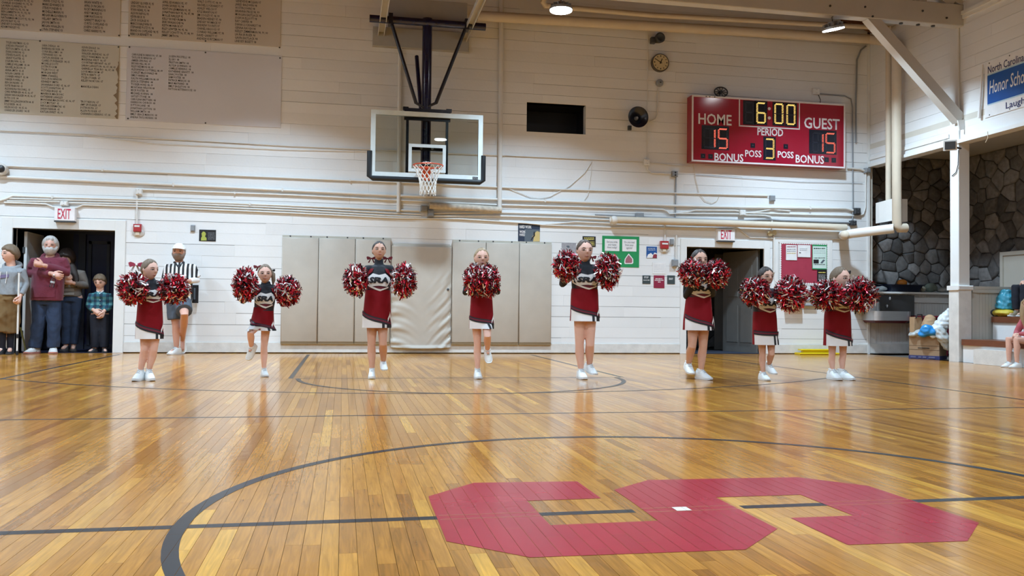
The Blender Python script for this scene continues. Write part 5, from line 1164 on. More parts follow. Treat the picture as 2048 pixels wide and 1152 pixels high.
# cardboard box with bags
CARD = mat('brown_cardboard', (0.33, 0.22, 0.13), 0.8, var=.08, scale=6, coords='World'); CARDI = mat('blue_box_print', (0.03, 0.035, 0.13), 0.6)
bx = empty('cardboard_box', (9.55, 13.0, 0), 'brown cardboard box with blue base stuffed with bags', 'box')
A = fl(1818, 719); B = fl(1878, 722.5); A = Vector((A.x, A.y, 0)); wv = Vector((B.x - A.x, B.y - A.y, 0)); A = at(1818, 719, 13.45); A.z = 0; e1 = Vector((0.559, -0.829, 0)); e2 = Vector((0.829, 0.559, 0)); q9 = at(1879, 719, 13.0); rt9 = q9.x / q9.y; wlen = (rt9 * A.y - A.x) / (e1.x - rt9 * e1.y); dl = .34
YB9 = A.y + e1.y * wlen * .5; hB = at(1850, 672, YB9).z; hb2 = at(1850, 711, YB9).z
def bp(s, t, z): q = A + e1 * (s * wlen) + e2 * (t * dl); return (q.x, q.y, z)
LOC_BX = LOC[bx]
for (s0, t0, s1, t1, nm) in ((0, 0, 1, 0, 'front_panel'), (1, 0, 1, 1, 'side_panel'), (0, 1, 1, 1, 'rear_panel'), (0, 0, 0, 1, 'side_panel')):
    p0, p1 = Vector(bp(s0, t0, hb2)), Vector(bp(s1, t1, hb2)); up = Vector((0, 0, hB - hb2)); nrm = (p1 - p0).cross(up).normalized() * .006
    cen = Vector(bp(.5, .5, hb2)); nrm = nrm if (cen - p0).dot(nrm) > 0 else -nrm
    MB().prism([p0, p1, p1 + up, p0 + up], nrm).build(nm, CARD, bx)
MB().loft([[bp(-.01, -.02, 0.002), bp(1.01, -.02, 0.002), bp(1.01, 1.02, 0.002), bp(-.01, 1.02, 0.002)], [bp(-.01, -.02, hb2), bp(1.01, -.02, hb2), bp(1.01, 1.02, hb2), bp(-.01, 1.02, hb2)]]).build('blue_base', CARDI, bx)
for (v, nm) in ((692, 'tape_seam'), (700, 'tape_seam')):
    z = at(1850, v, YB9).z; MB().prism([bp(0, -.004, z), bp(1, -.004, z), bp(1, -.004, z + .006), bp(0, -.004, z + .006)], (0, -.002, 0)).build(nm, mat('dark_cardboard_fold', (0.13, 0.085, 0.05), 0.8), bx)
p0 = Vector(bp(.30, -.03, at(1845, 697, YB9).z)); p1 = Vector(bp(.68, -.03, p0.z)); MB().prism([p0, p1, p1 + Vector((0, 0, .014)), p0 + Vector((0, 0, .014))], (0, -.001, 0)).build('printed_line', BLK, bx)
for (s0, s1) in ((.06, .24), (.32, .42), (.46, .58), (.66, .86)):
    p0 = Vector(bp(s0, -.045, hb2 * .35)); p1 = Vector(bp(s1, -.045, hb2 * .35)); MB().prism([p0, p1, p1 + Vector((0, 0, .03)), p0 + Vector((0, 0, .03))], (0, -.001, 0)).build('printed_line', mat('faded_blue_print', (0.10, 0.11, 0.22), 0.6), bx)
def bag(mb, m_, name, label, seed, wr=.02, cat='bag', vox=.014):
    me = fuse(mb, vox, 1, wr, 26, seed); me.name = name; a = np.array([v.co[:] for v in me.vertices]); o = link_mesh(name, me, m_, None, (a[:, 0].mean(), a[:, 1].mean(), a[:, 2].min())); return tag(o, label, cat)
q = lambda u, v, y=13.1: at(u, v, y)
PLW = mat('white_plastic_bag', (0.72, 0.76, 0.78), 0.35, var=.1, scale=8, sss=.0); PLB = mat('blue_plastic_bag', (0.02, 0.25, 0.62), 0.3); KRAFT = mat('kraft_paper_bag', (0.42, 0.27, 0.15), 0.8, var=.15); PLC = mat('clear_wrap', (0.45, 0.47, 0.46), 0.25, var=.35, scale=12)
mb = MB(); mb.tube([q(1855, 672, 13.38), q(1858, 652, 13.36), q(1860, 640, 13.36)], [.12, .13, .10], 12, round_ends=True); bag(mb, KRAFT, 'paper_bag', 'brown kraft paper bag standing in the cardboard box', 1, .012)
mb = MB(); mb.ball(q(1853, 660, 13.16), (.12, .10, .09)); mb.ball(q(1864, 664, 13.1), (.08, .07, .06)); mb.ball(q(1845, 667, 13.2), (.07, .06, .05)); bag(mb, PLB, 'plastic_bag', 'bright blue plastic bag on top of the cardboard box', 2, .022)
mb = MB(); mb.tube([q(1868, 667, 13.12), q(1882, 652, 13.1), q(1892, 637, 13.08), q(1899, 622, 13.05)], [.09, .12, .11, .05], 12, round_ends=True); bag(mb, PLW, 'plastic_bag', 'tall white plastic bag leaning on the post', 3, .02)
mb = MB(); mb.tube([q(1880, 664, 13.0), q(1889, 678, 12.96), q(1894, 692, 12.95)], [.08, .10, .06], 12, round_ends=True); bag(mb, PLC, 'plastic_bag', 'clear plastic bag of wrappers spilling over the box corner', 4, .022)
mb = MB(); mb.ball(q(1826, 669, 13.4), (.07, .09, .05)); mb.ball(q(1836, 667, 13.35), (.08, .09, .07)); bag(mb, PLC, 'plastic_bag', 'grey crumpled bag at the left rim of the cardboard box', 5, .016)
o = empty('paper_bag', q(1834, 652, 13.55), 'small brown bag with a dark handle behind the grey crumpled bag', 'bag'); a, b = q(1828, 690, 13.52), q(1845, 634, 13.52)
MB().cbox((a.x, 13.52, a.z), (b.x, 13.64, b.z), .01).build('pouch', KRAFT, o); MB().tube([(a.x + .03, 13.51, b.z - .02), (a.x + .06, 13.51, b.z + .04), (b.x - .02, 13.51, b.z + .04), (b.x - .01, 13.51, b.z - .02)], .012, 8).build('handle', BLACK, o)
MAR = mat('maroon_bin_plastic', (0.16, 0.01, 0.025), 0.35); a, b = at(1846, 715, 14.4), at(1900, 632, 14.4)
o = empty('waste_bin', ((a.x + b.x) / 2, 14.55, 0), 'maroon bin standing behind the cardboard box', 'bin'); MB().loft([[(a.x + .05, 14.4, .002), (b.x - .05, 14.4, .002), (b.x - .05, 14.75, .002), (a.x + .05, 14.75, .002)], [(a.x, 14.36, b.z - .05), (b.x, 14.36, b.z - .05), (b.x, 14.8, b.z - .05), (a.x, 14.8, b.z - .05)]]).build('tub', MAR, o); MB().cbox((a.x - .02, 14.34, b.z - .05), (b.x + .02, 14.82, b.z), .02).build('lid', MAR, o)
# bags on the bleacher
zt2 = 0.752
CY_ = mat('turquoise_bag', (0.05, 0.30, 0.42), 0.35, var=.2, scale=9); YB = mat('yellow_bag', (0.62, 0.48, 0.05), 0.5)
c = atx(1999, 600, 10.80); mb = MB(); mb.tube([(c.x, c.y - .13, zt2 + .12), (c.x + .02, c.y - .14, zt2 + .3), (c.x + .03, c.y - .15, zt2 + .44)], [.16, .15, .10], 12, round_ends=False); bag(mb, CY_, 'tote_bag', 'turquoise bag on the upper bleacher tread', 6, .015)
c = atx(2004, 622, 10.74); mb = MB(); mb.ball((c.x, c.y - .02, zt2 + .06), (.14, .22, .07)); bag(mb, YB, 'gift_bag', 'yellow bag lying in front of the turquoise bag', 7, .012)
c = atx(1985, 630, 10.68); mb = MB(); mb.ball((c.x, c.y, zt2 + .06), (.09, .13, .065)); mb.ball((c.x, c.y - .12, zt2 + .04), (.05, .08, .05)); bag(mb, mat('dark_shoe_bag', (0.03, 0.035, 0.045), 0.6), 'shoe_bag', 'small black bag at the end of the upper tread', 8, .01)

# ================================================================== honor banner on the right wall
xb_ = XR - .012; a0 = atx(1968, 128, xb_); a1 = atx(1971, 236, xb_)
yL = (a0.y + a1.y) / 2; z1, z0 = a0.z + .01, a1.z; yR = yL - 2.4
hb = empty('honor_banner', (xb_, (yL + yR) / 2, z0), 'white and blue honor school banner on the right wall', 'banner')
VIN = mat('white_vinyl_banner', (0.80, 0.80, 0.80), 0.4); BLUEB = mat('royal_blue_print', (0.005, 0.085, 0.36), 0.4); LBL = mat('pale_blue_print', (0.45, 0.62, 0.70), 0.4); NVT = mat('navy_print', (0.02, 0.03, 0.13), 0.4)
MB().box((xb_, yR, z0), (xb_ + .008, yL, z1)).build('sheet', VIN, hb)
p0 = atx(1975, 152, xb_); p1 = atx(1976, 209, xb_)
MB().box((xb_ - .0015, yR, p1.z - .02), (xb_ - .0005, yL - .06, p0.z + .025)).build('pale_edge', LBL, hb); MB().box((xb_ - .003, yR, p1.z), (xb_ - .0016, yL - .06, p0.z)).build('blue_band', BLUEB, hb)
MB().tube([(xb_ - .02, yL + .02, z1 - .02), (xb_ - .03, yL + .05, (z0 + z1) / 2), (xb_ - .03, yL + .09, z0 + .02)], [.012, .02, .026], 8).build('curled_edge', VIN, hb, smooth=60)
def btext(t, u0, v0, v1, length, m, **kw):
    a = atx(u0, v1, xb_); b = atx(u0, v0, xb_)
    text_fit(t, (xb_ - .004, a.y, a.z), (xb_ - .004, a.y - length, a.z), (xb_ - .004, b.y, b.z), m, hb, off=(0, 0, 0), **kw)
LN = atx(1976, 150, xb_).y - atx(2048, 128, xb_).y
btext('North Carolina', 1976, 133, 148, LN * 1.0, NVT, bold=.008); btext('Honor School', 1979, 162, 189, LN * 1.13, VIN, shear=.15, bold=.006); btext('Laughlin', 2012, 205, 222, LN * .72, NVT, bold=.008)
for i in range(6):
    for z in (z1 - .03, z0 + .03): MB().lathe((xb_, yL - .1 - i * .42, z), (-1, 0, 0), [(0, .012), (.004, .008)], 8).build('screw', DARKGREY, hb)

# ================================================================== people
def skin(name, c): return mat(name, c, 0.5, var=.05, scale=30, sss=.08)
SKIN1 = skin('fair_skin', (0.74, 0.44, 0.34)); SKIN2 = skin('tan_skin', (0.62, 0.35, 0.25)); SKIN3 = skin('ruddy_skin', (0.62, 0.34, 0.26))
EYEW = mat('eye_white', (0.70, 0.66, 0.64), 0.3); EYED = mat('dark_iris', (0.03, 0.02, 0.015), 0.2); BROWM = mat('eyebrow_hair', (0.10, 0.065, 0.045), 0.8); LIPM = mat('lip_skin', (0.42, 0.15, 0.13), 0.45); MOUTHD = mat('open_mouth', (0.10, 0.02, 0.02), 0.5)
def hairm(name, c): return mat(name, c, 0.5, var=.35, scale=6, stretch=(14, 14, 2), bump=.5, bscale=18)
H_BROWN = hairm('brown_hair', (0.085, 0.05, 0.033)); H_DARK = hairm('dark_brown_hair', (0.035, 0.022, 0.017)); H_BLOND = hairm('blond_hair', (0.36, 0.25, 0.14)); H_ASH = hairm('ash_brown_hair', (0.17, 0.115, 0.07)); H_GREY = hairm('grey_hair', (0.50, 0.48, 0.46)); H_BEARD = hairm('greying_beard', (0.22, 0.16, 0.13))
BODYSUIT = mat('black_knit', (0.006, 0.008, 0.014), 0.7, var=.2, scale=20); C_RED = mat('red_uniform_cloth', (0.205, 0.002, 0.008), 0.6, var=.10, scale=7, bump=.35, bscale=14, spec=.2); C_MAR = mat('maroon_uniform_band', (0.13, 0.006, 0.022), 0.6); C_WHT = mat('white_uniform_cloth', (0.78, 0.76, 0.75), 0.6, var=.04, bump=.1); C_BLK = mat('black_uniform_trim', (0.010, 0.011, 0.015), 0.6)
SHOEW = mat('white_sneaker', (0.80, 0.83, 0.83), 0.5, var=.05, scale=20); SOLEW = mat('white_sole', (0.72, 0.74, 0.74), 0.6); LACE = mat('grey_lace', (0.42, 0.44, 0.46), 0.7); SOLEB = mat('dark_sole', (0.04, 0.04, 0.045), 0.7)

class Head:
    def __init__(s, c, H, yaw=0.0, pitch=0.0, roll=0.0, wide=1.0):
        """c = centre, H = chin to crown; yaw > 0 turns the face to the right of the picture, pitch > 0 lifts it"""
        s.c = Vector(c); s.H = H; s.w = wide
        s.R = Matrix.Rotation(yaw, 3, 'Z') @ Matrix.Rotation(-pitch, 3, 'X') @ Matrix.Rotation(roll, 3, 'Y')
    def loc(s, d, off=0.0):
        """point of the skull in direction d (x right, -y face, z up), local"""
        x, y, z = d; H = s.H; t = max(0.0, -z)
        px = x * H * .355 * s.w; py = y * H * .43; pz = z * H * .5
        px *= 1 - .30 * t ** 1.4; 
        if y > 0: py *= 1 - .38 * t ** 1.2; pz *= 1 - .12 * t
        else:
            py *= 1 - .10 * t; py -= .05 * H * math.exp(-((z + .88) / .22) ** 2) * (-y + .35)
            py += .022 * H * math.exp(-((abs(x) - .42) / .16) ** 2 - ((z - .05) / .14) ** 2)
            py -= .012 * H * math.exp(-((z - .26) / .12) ** 2)
        v = Vector((px, py, pz)); n = Vector((x / (.355 * s.w), y / .43, z / .5)).normalized()
        return v + n * off
    def W(s, p): return s.c + s.R @ Vector(p)
    def face(s, fx, fz, off=0.0):
        """point on the face at fractions of H: fx sideways, fz up from the head's middle"""
        z = max(-1, min(1, fz / .5)); t = max(0, -z); x = fx / (.355 * s.w * (1 - .30 * t ** 1.4)); y = -math.sqrt(max(.02, 1 - z * z - x * x)); return s.loc((x, y, z), off)
    def solid(s, mb, n=28, m=20):
        rings = []
        for i in range(m + 1):
            la = -PI / 2 + PI * (i + .05) / (m + .1)
            rings.append([s.W(s.loc((math.cos(la) * math.sin(2 * PI * k / n), -math.cos(la) * math.cos(2 * PI * k / n), math.sin(la)))) for k in range(n)])
        mb.loft(rings); H = s.H
        f = s.face; a, b = f(0, .06), f(0, -.09, .0)
        mb.tube([s.W(a + Vector((0, .02 * H, 0))), s.W(b + Vector((0, -.045 * H, .02 * H))), s.W(b + Vector((0, .0, -.015 * H)))], [.026 * H, .042 * H, .032 * H], 8, round_ends=True)
        for sx in (-1, 1): mb.ball(s.W((sx * .36 * H * s.w, .02 * H, -.02 * H)), (.03 * H, .055 * H, .10 * H), 10, 8, rot=s.R)
        lp = f(0, -.25); mb.ball(s.W(lp + Vector((0, .012 * H, 0))), (.10 * H, .035 * H, .05 * H), 10, 8, rot=s.R)
    def features(s, par, eye=True, mouth='closed', brow=BROWM):
        H = s.H
        for sx in (-1, 1):
            e = s.face(sx * .155, .01)
            if eye:
                mb = MB(); mb.ball(s.W(e + Vector((0, .012 * H, 0))), (.058 * H, .03 * H, .024 * H), 12, 8, rot=s.R); mb.cur = 1; mb.ball(s.W(e + Vector((0, -.010 * H, 0))), (.034 * H, .014 * H, .028 * H), 10, 8, rot=s.R)
                mb.cur = 2; mb.tube([s.W(s.face(sx * .085, .022, .008 * H)), s.W(s.face(sx * .155, .040, .012 * H)), s.W(s.face(sx * .230, .018, .006 * H))], .015 * H, 6)
                mb.build('eye', [EYEW, EYED, EYED], par, smooth=60)
            MB().tube([s.W(s.face(sx * .08, .10, .002)), s.W(s.face(sx * .16, .125, .002)), s.W(s.face(sx * .24, .10, .0))], [.013 * H, .016 * H, .008 * H], 6).build('eyebrow', brow, par, smooth=60)
        if mouth:
            mb = MB(); mb.tube([s.W(s.face(-.105, -.245, .002)), s.W(s.face(-.04, -.235, .014 * H)), s.W(s.face(0, -.24, .014 * H)), s.W(s.face(.04, -.235, .014 * H)), s.W(s.face(.105, -.245, .002))], [.006 * H, .018 * H, .017 * H, .018 * H, .006 * H], 8)
            mb.tube([s.W(s.face(-.095, -.255, .0)), s.W(s.face(0, -.28, .012 * H)), s.W(s.face(.095, -.255, .0))], [.006 * H, .022 * H, .006 * H], 8)
            mb.build('lips', LIPM, par, smooth=60)
            if mouth == 'open': MB().ball(s.W(s.face(0, -.262, .012 * H)), (.055 * H, .02 * H, .026 * H), 10, 8, rot=s.R).build('mouth_gap', MOUTHD, par, smooth=60)
    def hair(s, par, m, thick=.05, line=((0, .60), (40, .48), (70, .12), (88, -.18), (110, -.55), (150, -.72), (180, -.75)), name='hair', nz=.012, seed=0, n=44, mm=30):
        rs = random.Random(seed); ph = [rs.uniform(0, 6) for _ in range(4)]
        xs = [q[0] for q in line]; zs = [q[1] for q in line]; rings = []
        for i in range(mm + 1):
            la = -PI / 2 + PI * (i + .05) / (mm + .1); ring = []
            for k in range(n):
                az = 2 * PI * k / n; d = (math.cos(la) * math.sin(az), -math.cos(la) * math.cos(az), math.sin(la))
                aa = abs(math.degrees(az if az < PI else az - 2 * PI)); lz = np.interp(aa, xs, zs) + .04 * math.sin(9 * az + ph[0])
                u = max(0, min(1, (d[2] - lz + .10) / .22)); u = u * u * (3 - 2 * u)
                t = -.035 + (thick + .035) * u + nz * u * (math.sin(13 * az + 4 * la + ph[1]) + .6 * math.sin(23 * az + ph[2]))
                ring.append(s.W(s.loc(d, t * s.H)))
            rings.append(ring)
        return MB().loft(rings).build(name, m, par, smooth=70)
    def beard(s, par, m, thick=.07, top=-.14, name='beard', full=True):
        rings = []; n, mm = 36, 26
        for i in range(mm + 1):
            la = -PI / 2 + PI * (i + .05) / (mm + .1); ring = []
            for k in range(n):
                az = 2 * PI * k / n; d = (math.cos(la) * math.sin(az), -math.cos(la) * math.cos(az), math.sin(la)); aa = abs(math.degrees(az if az < PI else az - 2 * PI))
                lim = np.interp(aa, (0, 25, 50, 85, 95, 180), (top - .12, top - .10, top - .25, .05 if full else -.4, -.9, -1.4))
                u = max(0, min(1, (lim - d[2] + .12) / .24)); t = -.04 + (thick * (1 + .5 * max(0, -d[2])) + .04) * u + .008 * math.sin(17 * az) * math.sin(15 * la) * u
                ring.append(s.W(s.loc(d, t * s.H)))
            rings.append(ring)
        return MB().loft(rings).build(name, m, par, smooth=70)

def shoe(par, ank, fwd, L, m_up=SHOEW, m_sole=SOLEW, m_lace=LACE, up=None, drop=None, wid=.40, name='shoe'):
    """shoe under an ankle; fwd = toe direction, drop = ankle height above the sole"""
    ank = Vector(ank); f = Vector(fwd).normalized(); u = Vector(up) if up else Vector((0, 0, 1)); u = (u - f * u.dot(f)).normalized(); sd = f.cross(u)
    h = drop if drop else .34 * L; base = ank - u * h; vs_ = max(1.0, h / (.37 * L)); P = lambda a, b, c: base + f * (a * L) + sd * (b * L) + u * (c * L * vs_)
    S = [(-.30, .10, .18, .04), (-.27, .15, .38, .02), (-.14, .17, .43, .0), (.0, .175, .44, .0), (.13, .18, .40, .0), (.32, .205, .27, .0), (.52, .19, .18, .0), (.64, .14, .12, .01), (.70, .07, .075, .025)]
    rings = []
    for (a, w_, t, b) in S:
        w_ *= wid / .40
        rings.append([P(a, -w_, b), P(a, -w_ * 1.02, b + (t - b) * .35), P(a, -w_ * .82, b + (t - b) * .75), P(a, -w_ * .35, t), P(a, w_ * .35, t), P(a, w_ * .82, b + (t - b) * .75), P(a, w_ * 1.02, b + (t - b) * .35), P(a, w_, b)])
    o = MB().loft(rings).build(name, m_up, par, smooth=60)
    rings = []
    for (a, w_, t, b) in S:
        w_ *= wid / .40 * 1.05; a *= 1.02; rings.append([P(a, -w_, b - .0), P(a, -w_, b + .085), P(a, w_, b + .085), P(a, w_, b - .0)])
    MB().loft(rings).build('sole', m_sole, o, smooth=40)
    lc = MB()
    for a, t in ((.15, .40), (.22, .355), (.29, .305)): lc.tube([P(a, -.10, t - .02), P(a + .01, 0, t + .012), P(a, .10, t - .02)], .012 * L, 6)
    lc.build('laces', m_lace, o); MB().tube([P(-.16, -.11, .42), P(.0, -.12, .43), P(.09, 0, .42), P(.0, .12, .43), P(-.16, .11, .42), P(-.22, 0, .43), P(-.16, -.11, .42)], .03 * L, 6).build('collar', m_up, o, smooth=60)
    return o

def hand(mb, wr, d, pal, L, curl=.5, side=1):
    """palm, four fingers and a thumb; d = pointing direction, pal = palm normal, side = where the thumb leaves"""
    wr = Vector(wr); d = Vector(d).normalized(); pal = Vector(pal); pal = (pal - d * pal.dot(d)).normalized(); sd = d.cross(pal) * side
    mb.tube([wr, wr + d * .25 * L, wr + d * .5 * L], [.14 * L, .19 * L, .2 * L], 10, round_ends=True)
    mb.tube([wr + d * .2 * L + sd * .12 * L, wr + d * .48 * L + sd * .14 * L], [.11 * L, .10 * L], 8, round_ends=True); mb.tube([wr + d * .2 * L - sd * .12 * L, wr + d * .46 * L - sd * .14 * L], [.11 * L, .10 * L], 8, round_ends=True)
    for i, (o_, l) in enumerate(((.20, .40), (.07, .46), (-.07, .43), (-.19, .34))):
        p = wr + d * .5 * L + sd * o_ * L; a = curl; q1 = p + (d * math.cos(a * .5) + pal * math.sin(a * .5)) * l * .45 * L; q2 = q1 + (d * math.cos(a * 1.4) + pal * math.sin(a * 1.4)) * l * .32 * L; q3 = q2 + (d * math.cos(a * 2.2) + pal * math.sin(a * 2.2)) * l * .23 * L
        mb.tube([p, q1, q2, q3], [.075 * L, .07 * L, .062 * L, .05 * L], 7, round_ends=True)
    b = wr + d * .16 * L + sd * .16 * L; q = b + (d * .7 + sd * .6 + pal * .3).normalized() * .28 * L; mb.tube([b, q, q + (d * .8 + sd * .1 + pal * .5).normalized() * .22 * L], [.09 * L, .075 * L, .055 * L], 7, round_ends=True)

def ell(c, a, b, yaw, n=24, p=2.3):
    out = []; R = Matrix.Rotation(yaw, 3, 'Z')
    for k in range(n):
        t = 2 * PI * k / n; cx_, sx_ = math.sin(t), -math.cos(t)
        x = a * math.copysign(abs(cx_) ** (2 / p), cx_); y = b * math.copysign(abs(sx_) ** (2 / p), sx_); out.append(Vector(c) + R @ Vector((x, y, 0)))
    return out

class Surf:
    """smooth upright garment surface: z -> centre, half width, half depth"""
    def __init__(s, rows, yaw): s.r = sorted(rows); s.yaw = yaw; s.zs = [q[0] for q in s.r]; s.push = []
    def row(s, z): return [float(np.interp(z, s.zs, [q[i] for q in s.r])) for i in (1, 2, 3, 4)]
    def pt(s, th, z, off=0.0, p=2.3):
        cx_, cy_, a, b = s.row(z); sn, cs = math.sin(th), -math.cos(th)
        x = (a + off) * math.copysign(abs(sn) ** (2 / p), sn); y = (b + off) * math.copysign(abs(cs) ** (2 / p), cs)
        v = Vector((cx_, cy_, z)) + Matrix.Rotation(s.yaw, 3, 'Z') @ Vector((x, y, 0))
        if s.push:
            d = Vector((v.x - cx_, v.y - cy_, 0)); d = d.normalized() if d.length > 1e-6 else Vector((0, -1, 0))
            for _ in range(60):
                if min(s.cap(v, *c) for c in s.push) > .006 + off: break
                v = v + d * .006
        return v
    @staticmethod
    def cap(v, a, b, ra, rb_):
        ab = b - a; t = max(0, min(1, (v - a).dot(ab) / ab.length_squared)); return (v - a - ab * t).length - (ra + (rb_ - ra) * t)
    def shell(s, z0, z1, nz=14, n=32, off=0.0, zfun=None):
        zs = [z0 + (z1 - z0) * i / nz for i in range(nz + 1)]
        return MB().loft([[s.pt(2 * PI * k / n, z, off) for k in range(n)] for z in zs])
    def band(s, u0, u1, f0, f1, off, nu=16, nv=3, span=1.35):
        """strip of cloth on the front between heights f0(u) and f1(u)"""
        return MB().grid(lambda i, j: s.pt((u0 + (u1 - u0) * i) * span, (lambda u: f0(u) + (f1(u) - f0(u)) * j)(u0 + (u1 - u0) * i), off), nu, nv)

# ------------------------------------------------------------------ pom-poms
FOIL_R = mat('red_foil', (0.52, 0.012, 0.03), 0.2, .6, var=.25, scale=20); FOIL_S = mat('silver_foil', (0.90, 0.84, 0.84), 0.2, .55); FOIL_K = mat('black_foil', (0.018, 0.012, 0.016), 0.2, .3); FOIL_M = mat('maroon_foil', (0.12, 0.006, 0.014), 0.28, .6)
def pompom(u, v, Y, ru, rv, label, seed, droop=.0):
    c = at(u, v, Y); s = (at(u + 100, v, Y) - c).length / 100; rx, rz = ru * s, rv * s; ry = (rx + rz) / 2 * .95; r = random.Random(seed)
    o = empty('pom_pom', (c.x, c.y, c.z), label, 'pom-pom', 'cheerleading pom-poms'); mb = MB()
    for k in range(1050):
        while True:
            d = Vector((r.uniform(-1, 1), r.uniform(-1, 1), r.uniform(-1, 1)))
            if .15 < d.length < 1: d.normalize(); break
        R = r.choice((.68, .82, .94, .98, 1.02, 1.10)) * r.uniform(.93, 1.05); E = lambda t, dd: c + Vector((dd.x * rx * t, dd.y * ry * t, dd.z * rz * t))
        b = Vector((r.gauss(0, 1), r.gauss(0, 1), r.gauss(0, 1))); b = (b - d * b.dot(d)).normalized(); wv = d.cross(b); w0 = r.uniform(.004, .0088)
        d2 = (d + b * r.uniform(.05, .22)).normalized(); d3 = (d + b * r.uniform(.15, .5)).normalized()
        p = [E(.25, d), E(.7 * R, d), E(R * .93, d2), E(R * 1.02, d3) + Vector((0, 0, -.02 * droop))]
        x = r.random(); mb.cur = 0 if x < .45 else 1 if x < .66 else 2 if x < .78 else 3
        tw = wv + b * r.uniform(-.8, .8); vs = []
        for i, q in enumerate(p):
            ww = tw.normalized() * w0 * (1 if i < 3 else .75); vs += [q - ww, q + ww]
        mb.add(vs, [(0, 1, 3, 2), (2, 3, 5, 4), (4, 5, 7, 6)])
    st = mb.build('streamers', [FOIL_R, FOIL_S, FOIL_K, FOIL_M], o, fix=False); st['kind'] = 'stuff'
    MB().cyl(c + Vector((-.05, .0, 0)), c + Vector((.05, 0, 0)), .014, 10).build('handle', BLACK, o)
    return o

def ribbon_bow(par, c, size, m1, m2, yaw=0.0, tails=True):
    R = Matrix.Rotation(yaw, 3, 'Z'); c = Vector(c); o = empty('hair_bow', c, parent=par); mb = MB()
    for sx in (-1, 1):
        pr = [(0, .02), (.35, .30), (.8, .42), (1.0, .30), (.95, .0), (.8, -.30), (.35, -.18), (0, -.02)]
        mb.prism([c + R @ Vector((sx * a * size, 0.01, b * size)) for a, b in pr], R @ Vector((0, -.025, 0)))
    mb.build('loops', m1, o)
    if tails:
        mb = MB()
        for sx in (-.35, .35): mb.prism([c + R @ Vector((sx * a * size, .02, -b * size)) for a, b in ((.1, 0), (1.2, .9), (2.0, .8), (.6, 0))], R @ Vector((0, -.012, 0)))
        mb.build('tails', m2, o)
    MB().ball(c + R @ Vector((0, -.015, 0)), size * .16, 10, 8).build('knot', m2, o)
    return o

